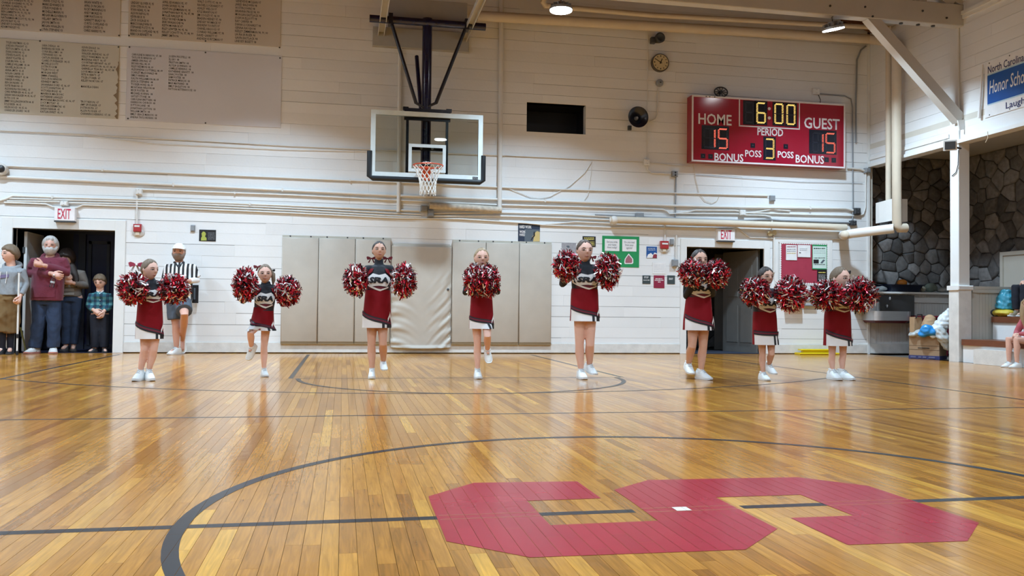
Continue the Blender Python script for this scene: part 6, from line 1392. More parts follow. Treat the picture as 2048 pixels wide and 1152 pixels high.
# ------------------------------------------------------------------ cheerleaders
def cheer(g):
    """g: picture positions (u, v) of the joints of one cheerleader, all on her own plane of depth"""
    Y = g['Y']; yaw = g.get('yaw', 0.0); sk = g.get('skin', SKIN1)
    s = (at(g['x'] + 100, 600, Y) - at(g['x'], 600, Y)).length / 100            # metres per pixel
    P = lambda u, v, dy=0.0: at(u, v, Y + dy)
    foot = P(g['x'], 740); root = empty('person', (foot.x, Y, 0), g['label'], 'person', 'cheerleaders in red uniforms')
    hx, ht, hc = g['head']; H = (hc - ht) * s; hd = Head(P(hx, (ht + hc) / 2, -.02), H, g.get('hyaw', 0), g.get('hpitch', 0), g.get('hroll', 0), 1.0)
    nb = P(*g['neck']); zs = P(*g['sh'][0]).z; SL, SR = P(*g['sh'][0]), P(*g['sh'][1]); wx, wv, ww = g['waist']; hpx, hpv, hpw = g['hip']; hem = g['hem']
    Wc, Hc = P(wx, wv), P(hpx, hpv); k = H / .22
    cxs = (SL.x + SR.x) / 2; sw = abs(SR.x - SL.x) / 2
    # skin: one continuous body
    b = MB(); hd.solid(b)
    b.tube([nb + Vector((0, .01, -.05)), hd.c + Vector((0, .015, -.30 * H))], [.046 * k, .043 * k], 12, round_ends=True)
    bd = Surf([(Hc.z - .05, Hc.x, Y, hpw * s * .86, hpw * s * .60), (Hc.z, Hc.x, Y, hpw * s * .90, hpw * s * .62), (Wc.z, Wc.x, Y, ww * s * .86, ww * s * .60), ((Wc.z + zs) / 2, (Wc.x + cxs) / 2, Y, ww * s * .92, ww * s * .66), (zs - .02, cxs, Y, sw * .78, ww * s * .5), (zs + .025, cxs, Y, sw * .45, .05)], yaw)
    b.loft([[bd.pt(2 * PI * q / 20, z) for q in range(20)] for z in np.linspace(Hc.z - .05, zs + .025, 14)])
    arms = []
    for i in (0, 1):
        sh = (SL, SR)[i]; el = P(*g['el'][i]); wr = P(*g['wr'][i]); sh2 = sh + Vector((0, 0, -.003)); arms.append((sh2, el, wr))
        b.tube([Vector((cxs + (sh.x - cxs) * .5, Y, sh.z)), sh2, (sh2 + el) / 2, el, (el + wr) / 2, wr], [.032 * k, .036 * k, .033 * k, .029 * k, .028 * k, .021 * k], 10, round_ends=True)
        dv = (wr - el).normalized(); hand(b, wr, dv, Vector((0, -1, .3)), .125 * k, 1.1, 1 if i else -1)
    push = []; ank = []
    for i in (0, 1):
        hp = P(*g['leg'][i][0]); kn = P(*g['leg'][i][1]); an = P(*g['leg'][i][2]); th = g.get('th', .056); ank.append(an)
        d = (an - kn); cf = kn + d * .32 + Vector((0, .012, 0))
        b.tube([hp, hp.lerp(kn, .35), hp.lerp(kn, .75), kn, cf, kn + d * .72, an, an - Vector((0, 0, .03)) if g['leg'][i][3][2] > -.4 else an], [th * 1.15, th * 1.04, th * .88, th * .80, th * .86, th * .64, th * .52, th * .52], 12, round_ends=True)
        f = Vector(g['leg'][i][3]).normalized(); b.tube([an - Vector((0, 0, .03)), an + f * .045 * k - Vector((0, 0, .06 if f.z > -.4 else 0))], [.024 * k, .018 * k], 8, round_ends=True); push.append((hp, kn, th * 1.12, th * .84))
    fuse_build('body', b, sk, root, .0068, 3)
    hd.features(root, mouth=g.get('mouth', 'closed'), brow=g.get('brow', BROWM))
    hd.hair(root, g['hair'], thick=.022, seed=int(g['x']), line=g.get('hline', ((0, .74), (35, .66), (60, .38), (80, .05), (95, -.15), (112, -.5), (150, -.72), (180, -.75))))
    if g.get('pony'): MB().tube([hd.W((q[0] * H, q[1] * H, q[2] * H)) for q in g['pony']], [.07 * H, .12 * H, .10 * H, .03 * H], 10, round_ends=True).build('ponytail', g['hair'], root, smooth=60)
    for (u, v, sz, yw, ma, mb_) in g.get('bow', ()): ribbon_bow(root, P(u, v, .07), sz * s, ma, mb_, yw)
    # black bodysuit: collar, shoulders and sleeves
    c = MB(); c.tube([nb + Vector((0, .008, -.09)), nb + Vector((0, .008, -.01)), nb.lerp(hd.c, .30) + Vector((0, .012, 0))], [.064 * k, .054 * k, .053 * k], 14)
    for (sh, el, wr) in arms:
        c.tube([Vector((cxs + (sh.x - cxs) * .35, Y, sh.z - .005)), sh, (sh + el) / 2, el, (el + wr) / 2, el.lerp(wr, .9)], [.053 * k, .053 * k, .045 * k, .039 * k, .036 * k, .030 * k], 12, round_ends=True)
    c.loft([[bd.pt(2 * PI * q / 20, z, .018) for q in range(20)] for z in np.linspace(Wc.z + .05, zs + .028, 10)])
    fuse_build('bodysuit', c, BODYSUIT, root, .009, 3, .0025, 30, int(g['x']))
    # shell top with its chest panel, straps, chevrons and lettering
    T = Surf([(z, *(lambda q: (q[0], q[1], q[2] + .017, q[3] + .017))(bd.row(z))) for z in np.linspace(Wc.z - .03, zs + .0, 16)], yaw)
    th_ = zs - Wc.z; V = lambda f: Wc.z + f * th_
    top = T.shell(Wc.z - .02, V(.93), 14, 32); top = top.build('shell_top', C_BLK, root, smooth=60)
    PW = lambda *q: (lambda u: V(float(np.interp(abs(u), [a for a, _ in q], [b_ for _, b_ in q]))))
    T.band(-.78, .78, PW((0, .26), (.5, .22), (.78, .46)), PW((0, .72), (.38, .79), (.78, .60)), .004, 24, 4).build('chest_panel', C_WHT, top, smooth=80)
    for u0, u1 in ((-1.02, -.42), (.42, 1.02)): T.band(u0, u1, PW((.42, .86), (.60, .78), (1.0, .62)), PW((.42, 1.0), (1.0, .985)), .010, 8, 4).build('shoulder_strap', C_RED, top, smooth=80)
    T.band(-.72, .72, PW((0, .12), (.35, .09), (.72, .15)), PW((0, .24), (.4, .19), (.72, .18)), .003, 16, 2).build('midriff_band', C_MAR, top, smooth=80)
    T.band(-1.05, .10, lambda u: V(.03 + .30 * max(0, .06 - u)), lambda u: V(.11 + .30 * max(0, .06 - u)), .005, 14, 2).build('chevron_stripe', C_WHT, top, smooth=80)
    T.band(.08, .62, lambda u: V(.03 + .26 * max(0, u - .06)), lambda u: V(.10 + .24 * max(0, u - .06)), .005, 8, 2).build('chevron_stripe', C_WHT, top, smooth=80)
    me, co = text_mesh('SRA', bold=.055, shear=.12, spacing=.98, res=2); a0, a1 = co.min(0), co.max(0)
    uu = -.56 + 1.12 * (co[:, 0] - a0[0]) / (a1[0] - a0[0]); ff = .36 + .27 * (co[:, 1] - a0[1]) / (a1[1] - a0[1])
    bm = bmesh.new(); bm.from_mesh(me); bmesh.ops.subdivide_edges(bm, edges=[e for e in bm.edges if e.calc_length() > .25], cuts=1); bmesh.ops.triangulate(bm, faces=bm.faces)
    for q in bm.verts:
        u = -.56 + 1.12 * (q.co.x - a0[0]) / (a1[0] - a0[0]); f = .36 + .27 * (q.co.y - a0[1]) / (a1[1] - a0[1]); q.co = T.pt(u * 1.35, V(f), .0085)
    bm.to_mesh(me); bm.free(); me.name = 'lettering'; link_mesh('lettering', me, C_BLK, top)
    # skirt
    zh = P(hpx, hem).z; tw_ = Wc.z + .02
    K = Surf([(tw_ + .02, Wc.x, Y, ww * s * .90 + .014, ww * s * .62 + .014), (Wc.z - .04, (Wc.x * 2 + Hc.x) / 3, Y, ww * s * .97 + .012, ww * s * .68 + .012), (Hc.z, Hc.x, Y, hpw * s, hpw * s * .72), (zh, Hc.x + g.get('hemdx', 0) * s, Y, hpw * s * g.get('flare', 1.02), hpw * s * .80)], yaw)
    K.push = push
    sk_ = MB().loft([[K.pt(2 * PI * q / 40, z) for q in range(40)] for z in np.linspace(zh, tw_, 18)], caps=False).build('skirt', C_RED, root, smooth=70)
    hh = Wc.z - zh; Z = lambda f: zh + f * hh; mir = g.get('mirror', 1); lo = g.get('band', (.36, .02))
    mid = lambda u: lo[0] + (lo[1] - lo[0]) * (u + 1) / 2 - .03 * math.sin((u + 1) * 1.57)
    def kb(u0, u1, f0, f1, off, m, nm, nu=18): K.band(min(u0 * mir, u1 * mir), max(u0 * mir, u1 * mir), lambda u: Z(f0(u * mir)), lambda u: Z(f1(u * mir)), off, nu, 3).build(nm, m, sk_, smooth=80)
    kb(-1.0, .28, lambda u: -.005, lambda u: max(.0, mid(u) - .02), .006, C_WHT, 'white_panel')
    kb(.20, .34, lambda u: -.005, lambda u: max(.01, mid(u)), .008, C_BLK, 'hem_stripe', 4); kb(.34, .46, lambda u: -.005, lambda u: max(.01, mid(u)), .008, C_WHT, 'hem_stripe', 4); kb(.46, .95, lambda u: -.005, lambda u: max(.03, mid(u) + .04), .005, C_BLK, 'hem_stripe', 6)
    kb(-1.05, .9, lambda u: mid(u) - .035, lambda u: mid(u) + .10, .010, C_BLK, 'trim_band'); kb(-1.05, .88, lambda u: mid(u) + .015, lambda u: mid(u) + .065, .013, C_MAR, 'trim_band')
    kb(.50, .68, lambda u: .16 + .9 * (u - .5), lambda u: .26 + .9 * (u - .5), .015, C_WHT, 'slit_trim', 4); kb(.66, .84, lambda u: .34 - 1.9 * (u - .66), lambda u: .46 - 1.5 * (u - .66), .015, C_WHT, 'slit_trim', 5)
    for i in (0, 1):
        f = Vector(g['leg'][i][3]); an = ank[i]; dz = None
        L = .205 * k * g.get('shoe', 1.0)
        if g['leg'][i][4]: dz = an.z - .001
        up = Vector((0, 0, 1)) if abs(f.normalized().z) < .6 else (P(*g['leg'][i][1]) - an)
        dk = (P(*g['leg'][i][1]) - an).normalized(); MB().tube([an - dk * .03, an + dk * .012], [.034 * k, .033 * k], 12).build('sock', SHOEW, root, smooth=60)
        shoe(root, an, f, L, up=up, drop=dz)
    return root

F = lambda x, z=0.0: (x, -1, z)
RIB_R = mat('dark_red_ribbon', (0.16, 0.01, 0.02), 0.4); RIB_P = mat('red_satin_ribbon', (0.42, 0.05, 0.09), 0.4); RIB_K = mat('black_ribbon', (0.012, 0.012, 0.014), 0.4); RIB_W = mat('white_satin_ribbon', (0.75, 0.70, 0.70), 0.4)
girls = [
 dict(Y=9.5, x=293, label='leftmost cheerleader, head turned right, large pink and red bow', head=(299, 518, 561), hyaw=.95, hpitch=-.05, yaw=.35, neck=(300, 562), sh=((281, 570), (321, 568)), el=((256, 606), (338, 600)), wr=((264, 582, -.16), (346, 584, -.2)),
   waist=(300, 607, 23), hip=(299, 655, 27), hem=677, leg=(((291, 660), (289, 700, -.02), (281, 741), F(-.25), 1), ((311, 660), (307, 700, -.02), (298, 740), F(.5), 1)), hair=H_ASH, skin=SKIN1, th=.050,
   bow=((272, 530, 15, .5, RIB_P, RIB_W),), band=(.40, .08)),
 dict(Y=10.0, x=528, th=0.046, label='second cheerleader from left, knee raised, standing on one leg', head=(530, 529, 567), hyaw=.12, neck=(532, 569), sh=((514, 576), (551, 576)), el=((486, 602), (566, 608)), wr=((496, 575, -.2), (574, 588, -.18)), yaw=.1,
   waist=(528, 618, 19), hip=(524, 648, 24), hem=661, leg=(((514, 650, -.02), (501, 666, -.24), (503, 694, -.14), (-.35, -.45, -.85), 0), ((532, 652), (528, 695), (528, 738), F(.25), 1)), hair=H_ASH, skin=SKIN1,
   pony=((.30, .1, .2), (.42, .05, 0), (.45, .0, -.35), (.42, 0, -.6)), bow=((516, 534, 9, -.4, RIB_R, RIB_R), (543, 541, 7, .5, RIB_K, RIB_K)), band=(.45, .02), hemdx=4),
 dict(Y=9.65, x=757, th=0.055, label='tall cheerleader before the wall pads, chin lifted, pom-poms at her sides', head=(758, 483, 520), hyaw=.08, hpitch=.10, neck=(758, 523), sh=((736, 537), (780, 537)), el=((716, 574), (802, 574)), wr=((716, 562, -.17), (804, 560, -.17)),
   waist=(756, 584, 24), hip=(754, 632, 28), hem=655, leg=(((744, 640), (743, 690), (744, 738), F(-.05), 1), ((765, 640), (766, 688, -.05), (767, 722, .12), F(.1, -.35), 0)), hair=H_DARK, skin=SKIN2, bow=((743, 517, 10, .0, RIB_R, RIB_R), (775, 517, 10, 0, RIB_R, RIB_R)), band=(.38, .05)),
 dict(Y=9.6, x=962, th=0.050, label='fair-haired cheerleader hugging both pom-poms in front of her chest', head=(963, 497, 536), hyaw=0, neck=(963, 538), sh=((943, 549), (983, 549)), el=((931, 585), (995, 584)), wr=((950, 565, -.22), (976, 565, -.22)), mouth='open',
   waist=(963, 595, 20), hip=(963, 638, 23.5), hem=657, leg=(((953, 645), (955, 690), (955, 739), F(.0), 1), ((973, 645, 0), (975, 672, -.16), (975, 699, .0), (.05, -.55, -.75), 0)), hair=H_BLOND, skin=SKIN1, brow=H_BLOND, band=(.32, .16)),
 dict(Y=9.48, x=1170, th=0.062, label='tallest cheerleader, in front of the green poster', head=(1169, 481, 523), hyaw=.05, neck=(1170, 525), sh=((1148, 538), (1193, 538)), el=((1125, 568), (1218, 566)), wr=((1132, 538, -.18), (1213, 545, -.18)),
   waist=(1169, 581, 25), hip=(1169, 628, 27.5), hem=642, leg=(((1160, 640), (1159, 690), (1162, 739), F(.0), 1), ((1180, 640), (1180, 690, -.03), (1179, 729, .08), F(.25, -.25), 0)), hair=H_BROWN, skin=SKIN1, bow=((1184, 515, 9, .3, RIB_R, RIB_R),), band=(.42, .12)),
 dict(Y=9.32, x=1397, th=0.059, label='cheerleader in the right doorway hiding her face behind pom-poms', head=(1398, 501, 541), hyaw=.05, neck=(1397, 543), sh=((1377, 556), (1417, 556)), el=((1373, 592), (1425, 588)), wr=((1386, 560, -.22), (1425, 560, -.22)),
   waist=(1397, 598, 23), hip=(1396, 640, 27.5), hem=660, leg=(((1387, 650), (1384, 693, -.03), (1377, 727, .12), F(-.1, -.3), 0), ((1407, 650), (1406, 695), (1402, 741), F(.45), 1)), hair=H_DARK, skin=SKIN2, band=(.42, .06)),
 dict(Y=9.18, x=1530, th=0.046, label='small cheerleader beside the red bulletin board, dark hair, one foot lifted', head=(1531, 536, 573), hyaw=.1, neck=(1530, 576), sh=((1511, 586), (1549, 585)), el=((1498, 608), (1566, 604)), wr=((1510, 582, -.2), (1576, 590, -.2)),
   waist=(1529, 627, 20.5), hip=(1530, 668, 23), hem=689, leg=(((1523, 672), (1525, 710), (1526, 746), F(-.05), 1), ((1541, 672), (1543, 708, -.05), (1538, 729, .1), F(.15, -.3), 0)), hair=H_DARK, skin=SKIN2, hline=((0, .68), (40, .46), (70, .05), (88, -.3), (110, -.6), (150, -.75), (180, -.78)), band=(.36, .34), hemdx=1),
 dict(Y=9.22, x=1676, th=0.046, label='rightmost cheerleader with a black bow, feet together, by the drinking fountain', head=(1680, 537, 579), hyaw=.38, neck=(1679, 581), sh=((1660, 590), (1699, 590)), el=((1641, 612), (1719, 610)), wr=((1655, 590, -.2), (1712, 590, -.2)),
   waist=(1675, 626, 22.5), hip=(1675, 668, 24.5), hem=691, leg=(((1665, 672), (1664, 712), (1665, 741), F(-.05), 1), ((1686, 672), (1686, 712), (1684, 741), F(.3), 1)), hair=H_ASH, skin=SKIN1, bow=((1695, 545, 10, .6, RIB_K, RIB_K),), band=(.40, .10)),
]
for g_ in girls: cheer(g_)
pw = ['leftmost cheerleader with the pink bow', 'second cheerleader from left with the raised knee', 'tall cheerleader with lifted chin', 'fair-haired cheerleader', 'tallest cheerleader by the green poster', 'cheerleader in the right doorway', 'small cheerleader by the bulletin board', 'rightmost cheerleader with the black bow']
poms = [((266, 577, 32, 34), (348, 578, 32, 33)), ((491, 570, 26, 36), (575, 582, 26, 32)), ((712, 561, 25, 33), (807, 562, 26, 35)), ((949, 560, 22, 32), (977, 562, 23, 33)), ((1133, 532, 26, 31), (1216, 542, 25, 34)), ((1385, 546, 27, 27), (1432, 547, 25, 28)), ((1510, 583, 28, 28), (1581, 588, 30, 32)), ((1654, 590, 31, 28), (1720, 589, 30, 31))]
for i, ((a, b)) in enumerate(poms):
    for j, (u, v, ru, rv) in enumerate((a, b)):
        pompom(u, v, girls[i]['Y'] - .24 - .03 * j, ru, rv, ('left' if j == 0 else 'right') + ' red foil pom-pom of the ' + pw[i], 100 + 2 * i + j)

# ------------------------------------------------------------------ onlookers
JEANS = mat('blue_jeans', (0.022, 0.04, 0.085), 0.85, var=.3, scale=9, bump=.3, bscale=60); MAROON = mat('maroon_fleece', (0.15, 0.018, 0.038), 0.9, var=.12, scale=12, bump=.3, bscale=60, sheen=.2)
GREYH = mat('heather_grey_fleece', (0.26, 0.28, 0.30), 0.9, var=.18, scale=30, bump=.2, bscale=60); TAN = mat('brown_twill', (0.17, 0.10, 0.035), 0.85, var=.2, scale=8, bump=.25, bscale=40); DARKP = mat('dark_navy_trousers', (0.010, 0.012, 0.022), 0.85, var=.2, scale=10); SHORTS = mat('slate_shorts', (0.075, 0.095, 0.125), 0.8, var=.12, scale=10, bump=.15)
REF = striped('referee_stripes', (0.012, 0.012, 0.014), (0.78, 0.78, 0.78), 15.5, 'X', .8, .5); PLAID = plaid('teal_plaid'); KNIT = striped('striped_knit', (0.30, 0.29, 0.27), (0.17, 0.155, 0.14), 16, 'Z', .9, .55); CARDI_ = mat('grey_brown_cardigan', (0.17, 0.145, 0.125), .9, var=.15, scale=20)
SHOEB = mat('black_white_sneaker', (0.62, 0.60, 0.58), .5, var=.05); SHOEK = mat('black_sneaker_panel', (0.014, 0.014, 0.016), .5); SOLER = mat('red_white_sole', (0.48, 0.20, 0.16), .6); SHOED = mat('dark_shoe', (0.05, 0.045, 0.045), .6)

def onlooker(g):
    Y = g['Y']; sk = g.get('skin', SKIN1); s = (at(g['x'] + 100, 600, Y) - at(g['x'], 600, Y)).length / 100
    P = lambda u, v, dy=0.0: at(u, v, Y + dy)
    z0 = g.get('z0', 0.0); f0 = P(g['x'], 700); root = empty('person', (f0.x, Y, z0), g['label'], 'person')
    hx, ht, hc = g['head']; H = (hc - ht) * s; hy = g.get('hdy', -.02); hd = Head(P(hx, (ht + hc) / 2, hy), H, g.get('hyaw', 0), g.get('hpitch', 0), g.get('hroll', 0), g.get('wide', 1.0)); k = H / .23
    k = min(k, 1.12); nb = P(*g['neck']); SL, SR = P(*g['sh'][0]), P(*g['sh'][1]); cx_ = (SL.x + SR.x) / 2; sw = abs(SR.x - SL.x) / 2; zs = (SL.z + SR.z) / 2; ys = (SL.y + SR.y) / 2
    rows = []
    for (u, v, hw_, dp, *dy) in g['torso']: c = P(u, v, dy[0] if dy else 0); rows.append((c.z, c.x, c.y, hw_ * s, dp))
    top_rows = rows + [(zs - .03, cx_, ys, sw * .95, g.get('shd', .115)), (zs + .045 * k, cx_, ys, sw * .55, .07)]
    yaw = g.get('yaw', 0.0); S_ = Surf(top_rows, yaw); zb_ = S_.zs[0]
    b = MB(); hd.solid(b); b.tube([nb + Vector((0, .01, -.07)), hd.c + Vector((0, .02, -.28 * H))], [.062 * k, .055 * k], 12, round_ends=True)
    b.loft([[S_.pt(2 * PI * q / 20, z, -.014) for q in range(20)] for z in np.linspace(zb_, zs + .03, 16)])
    ar = g.get('ar', 1.0) * k; arms = []
    for i in (0, 1):
        sh = (SL, SR)[i] + Vector((0, 0, -.03)); el = P(*g['el'][i]); wr = P(*g['wr'][i]); arms.append((sh, el, wr))
        b.tube([Vector((cx_ + (sh.x - cx_) * .55, sh.y, sh.z)), sh, (sh + el) / 2, el, (el + wr) / 2, wr], [.05 * ar, .052 * ar, .044 * ar, .038 * ar, .036 * ar, .027 * ar], 10, round_ends=True)
    lr = g.get('lr', 1.0) * k; legs = []
    for i in (0, 1):
        hp, kn, an = [P(*q) for q in g['leg'][i][:3]]; legs.append((hp, kn, an)); d = an - kn
        b.tube([hp, hp.lerp(kn, .5), kn, kn + d * .3 + Vector((0, .012, 0)), kn + d * .7, an], [.085 * lr, .072 * lr, .054 * lr, .056 * lr, .042 * lr, .034 * lr], 12, round_ends=True)
        f = Vector(g['leg'][i][3]).normalized(); b.tube([an - Vector((0, 0, .02)), an + f * .1 * k - Vector((0, 0, .04))], [.034 * lr, .028 * lr], 8, round_ends=True)
    body = fuse(b, .0085, 3)
    hm = MB()
    for i in (0, 1):
        if g.get('hands', (1, 1))[i]:
            hdv, pal, curl, sd = g['hands'][i]; hand(hm, arms[i][2], hdv, pal, .17 * ar * g.get('hs', 1.0), curl, sd)
    if hm.v:
        h2 = fuse(hm, .0045, 2); bm = bmesh.new(); bm.from_mesh(body); bm.from_mesh(h2); bm.to_mesh(body); bm.free(); body.polygons.foreach_set('use_smooth', [True] * len(body.polygons))
    body.name = 'body'; link_mesh('body', body, sk, root)
    hd.features(root, mouth=g.get('mouth', 'closed'), brow=g.get('brow', BROWM))
    if g.get('hair'): hd.hair(root, g['hair'], thick=g.get('hthick', .06), seed=int(g['x']) + 5, **({'line': g['hline']} if 'hline' in g else {}))
    if g.get('beard'): hd.beard(root, g['beard'], g.get('bthick', .08), full=True)
    # trousers / shorts
    t = MB(); e = g.get('ease', .02); hipc = [(q[0]) for q in legs]; r0 = S_.zs[0]
    st = g.get('stop', 1.0)     # how far down the leg the cloth goes: >1 = below the knee
    for (hp, kn, an) in legs:
        R0, R1, R2 = .085 * lr + e, .058 * lr + e * 1.25, .045 * lr + e * g.get('cuff', 1.3)
        if st >= 2: t.tube([hp, hp.lerp(kn, .5), kn, kn.lerp(an, .5), kn.lerp(an, g.get('hemf', .93))], [R0, .075 * lr + e, R1, (R1 + R2) / 2, R2], 14, round_ends=False)
        elif st > 1: t.tube([hp, hp.lerp(kn, .5), kn, kn.lerp(an, st - 1)], [R0 * 1.05, R0 * 1.02, R1 * 1.3, R1 * 1.2], 14)
        else: t.tube([hp, hp.lerp(kn, .5), hp.lerp(kn, st)], [R0 * 1.08, R0 * 1.06, R0 * 1.04], 14)
    if g.get('seated'):
        a, c = legs[0][0], legs[1][0]; t.tube([a, c], [.12 * k, .12 * k], 12, round_ends=True)
    W_ = Surf([(min(hipc[0].z, hipc[1].z) - .06, (hipc[0].x + hipc[1].x) / 2, hipc[0].y, abs(hipc[1].x - hipc[0].x) / 2 + .075 * k, .115 * k), (r0 + .04, (hipc[0].x + hipc[1].x) / 2, hipc[0].y, min(rows[0][3] - .015, abs(hipc[1].x - hipc[0].x) / 2 + .085 * k), min(rows[0][4] - .015, .125 * k))], yaw)
    if not g.get('seated'): t.loft([[W_.pt(2 * PI * q / 20, z) for q in range(20)] for z in np.linspace(W_.zs[0], W_.zs[-1], 6)])
    fuse_build(g.get('pname', 'trousers'), t, g['pants'], root, .011, 3, g.get('pw', .006), 16, int(g['x']))
    # upper garment with sleeves
    c = MB(); c.loft([[S_.pt(2 * PI * q / 24, z, .012) for q in range(24)] for z in np.linspace(zb_ - .0, zs + .04 * k, 18)])
    sl = g.get('sleeve', 1.9)   # 1 = to the elbow, 2 = to the wrist
    for (sh, el, wr) in arms:
        q = [Vector((cx_ + (sh.x - cx_) * .5, sh.y, sh.z)), sh, (sh + el) / 2]; r_ = [.068 * ar, .070 * ar, .062 * ar]
        if sl > 1.2: q += [el, (el + wr) / 2, el.lerp(wr, sl - 1)]; r_ += [.056 * ar, .052 * ar, .043 * ar]
        else: q += [sh.lerp(el, sl)]; r_ += [.066 * ar]
        c.tube(q, r_, 14, round_ends=False)
    if g.get('hood'):
        for k2 in range(14):
            pass
        rg = [nb + Vector((math.sin(a) * .095 * k, .015 - math.cos(a) * .075 * k + .02, -.012 - .035 * k * math.cos(a))) for a in [2 * PI * q / 20 for q in range(21)]]
        c.tube(rg, [(.026 + .02 * (1 - math.cos(2 * PI * q / 20)) / 2) * k for q in range(21)], 10, caps=True)
    else: c.tube([nb + Vector((0, .01, -.06)), nb + Vector((0, .008, .0))], [.085 * k, .066 * k], 14)
    top = fuse_build(g.get('tname', 'top'), c, g['top'], root, .0105, 3, g.get('tw', .005), 15, int(g['x']) + 3)
    if g.get('hood'):
        for sx in (-1, 1):
            a = S_.pt(sx * .22, zs - .02, .03); MB().tube([a, S_.pt(sx * .25, zs - .10, .024), S_.pt(sx * .22, zs - .20, .022)], .005, 6).build('drawstring', g.get('cord', PAPER), top)
    for i in (0, 1):
        an = legs[i][2]; f = Vector(g['leg'][i][3])
        if g.get('socks'): MB().tube([an - Vector((0, 0, .02)), an.lerp(legs[i][1], .18), an.lerp(legs[i][1], g['socks'][1])], [.040 * lr, .043 * lr, .052 * lr], 12).build('sock', g['socks'][0], root, smooth=60)
        so = shoe(root, an, f, g.get('shoe', .27) , g.get('shoem', SHOEW), g.get('solem', SOLEW), g.get('lacem', LACE), drop=(an.z - z0 - .001) if g['leg'][i][4] else None, wid=.42)
    return root, hd, S_, arms, legs, P, s

# bearded man with folded arms
Rm = onlooker(dict(Y=14.86, x=92, label='white-bearded man in a maroon hoodie standing with arms crossed in the left doorway', head=(101, 474, 509), hyaw=.12, neck=(99, 512), sh=((69, 521), (128, 521)), el=((60, 547), (135, 545)), wr=((104, 547, -.24), (88, 531, -.25)),
  torso=((94, 601, 30, .165), (95, 580, 30, .175), (97, 550, 30, .17), (98, 530, 30, .14)), leg=(((81, 602), (77, 648, -.02), (69, 698, 0), (-.35, -1, 0), 1), ((106, 602), (108, 648, -.02), (107, 698, 0), (.25, -1, 0), 1)), hands=(((.8, -.2, -.35), (-.2, 1, .2), .9, 1), ((-.9, -.15, .2), (.1, 1, .3), 1.1, -1)),
  pants=JEANS, stop=2, ease=.024, cuff=1.6, top=MAROON, tname='hoodie', hood=True, cord=MAROON, hair=H_GREY, hthick=.12, hline=((0, .70), (40, .62), (62, .30), (80, -.15), (100, -.62), (150, -.85), (180, -.85)), beard=H_GREY, bthick=.10, skin=SKIN3, shoe=.30, shoem=SHOEB, solem=SOLER, lacem=SHOEK, ar=1.12, lr=1.06, brow=H_GREY, tw=.007, pw=.009))
rt_, hd_, S_, arms_, legs_, P_, s_ = Rm
pk = S_.band(-.55, .55, lambda u: S_.zs[0] + .05, lambda u: S_.zs[0] + .22 - .05 * abs(u), .022, 14, 4, 1.2).build('front_pocket', MAROON, rt_, smooth=80)
bt = P_(105, 566, -.30); PET = glass_mat('clear_plastic', (.95, .97, .97))
o = empty('water_bottle', P_(104, 571, -.30), 'clear plastic water bottle hanging from the bearded man\'s hand', 'bottle'); c0 = P_(108, 551, -.29); d_ = (P_(104, 570, -.30) - c0).normalized()
MB().lathe(c0, d_, [(0, .012), (.03, .013), (.06, .032), (.09, .034), (.12, .030), (.16, .034), (.185, .033), (.19, .02)], 18).build('bottle_body', PET, o, smooth=50); MB().lathe(c0, d_ * -1, [(0, .014), (.018, .014)], 12).build('cap', PAPER, o); MB().lathe(c0, d_, [(.092, .0345), (.12, .0305)], 18).build('label_band', mat('pale_label', (.5, .55, .6), .5), o)
for i in (0, 1):     # dark panels of his sneakers
    an = legs_[i][2]; f = Vector(((-.35, .25)[i], -1, 0)).normalized(); sd = f.cross(Vector((0, 0, 1)))
    MB().obox(an - Vector((0, 0, .03)) + f * .03, an - Vector((0, 0, .06)) + f * .11, .115, .022).ball(an - Vector((0, 0, .045)) - f * .06, (.05, .05, .035), 12, 8).build('dark_panel', SHOEK, rt_)

# teenager with the pole at the left edge
Rt = onlooker(dict(Y=14.55, x=14, label='boy in a grey hoodie and brown trousers at the left edge, looking left', head=(20, 490, 528), hyaw=-.75, hpitch=.05, neck=(23, 530), sh=((-4, 541), (44, 541)), el=((-14, 566), (50, 568)), wr=((-8, 590, -.1), (40, 592, -.14)), yaw=-.3, mouth='open',
  torso=((16, 590, 24, .125), (17, 570, 23, .12), (19, 552, 23, .115)), leg=(((5, 592), (4, 635, -.04), (5, 697), (-.2, -1, 0), 1), ((24, 592), (22, 640, .02), (20, 696, .05), (.3, -1, 0), 1)), hands=(((0, -.2, -1), (.3, 0, 0), .5, 1), ((-.1, -.5, -.9), (-1, 0, .2), 1.2, -1)),
  pants=TAN, stop=1.45, ease=.028, top=GREYH, tname='hoodie', hood=True, hair=H_ASH, hthick=.10, hline=((0, .50), (40, .40), (66, .25), (86, .02), (110, -.35), (150, -.55), (180, -.6)), socks=(DARKP, .55), shoe=.25, shoem=SHOEK, solem=SOLEB, lacem=PAPER, pw=.014, tw=.006))
rt_, hd_, S_, arms_, legs_, P_, s_ = Rt
me, co = text_mesh('EAGLES', bold=.03); a0, a1 = co.min(0), co.max(0); bpy.data.meshes.remove(me)
PUR = mat('faded_purple_print', (0.16, 0.13, 0.24), .8)
zc = S_.zs[-1] - .17; S_.band(-.42, .30, lambda u: zc + .03 * u, lambda u: zc + .05 + .03 * u, .02, 12, 2).build('chest_print', PUR, rt_, smooth=80)
o = empty('walking_stick', (P_(34, 706, -.16).x, 14.39, 0), 'white metal crutch pole held by the boy at the left edge', 'crutch'); a = P_(34, 706, -.16); b = P_(34, 546, -.16)
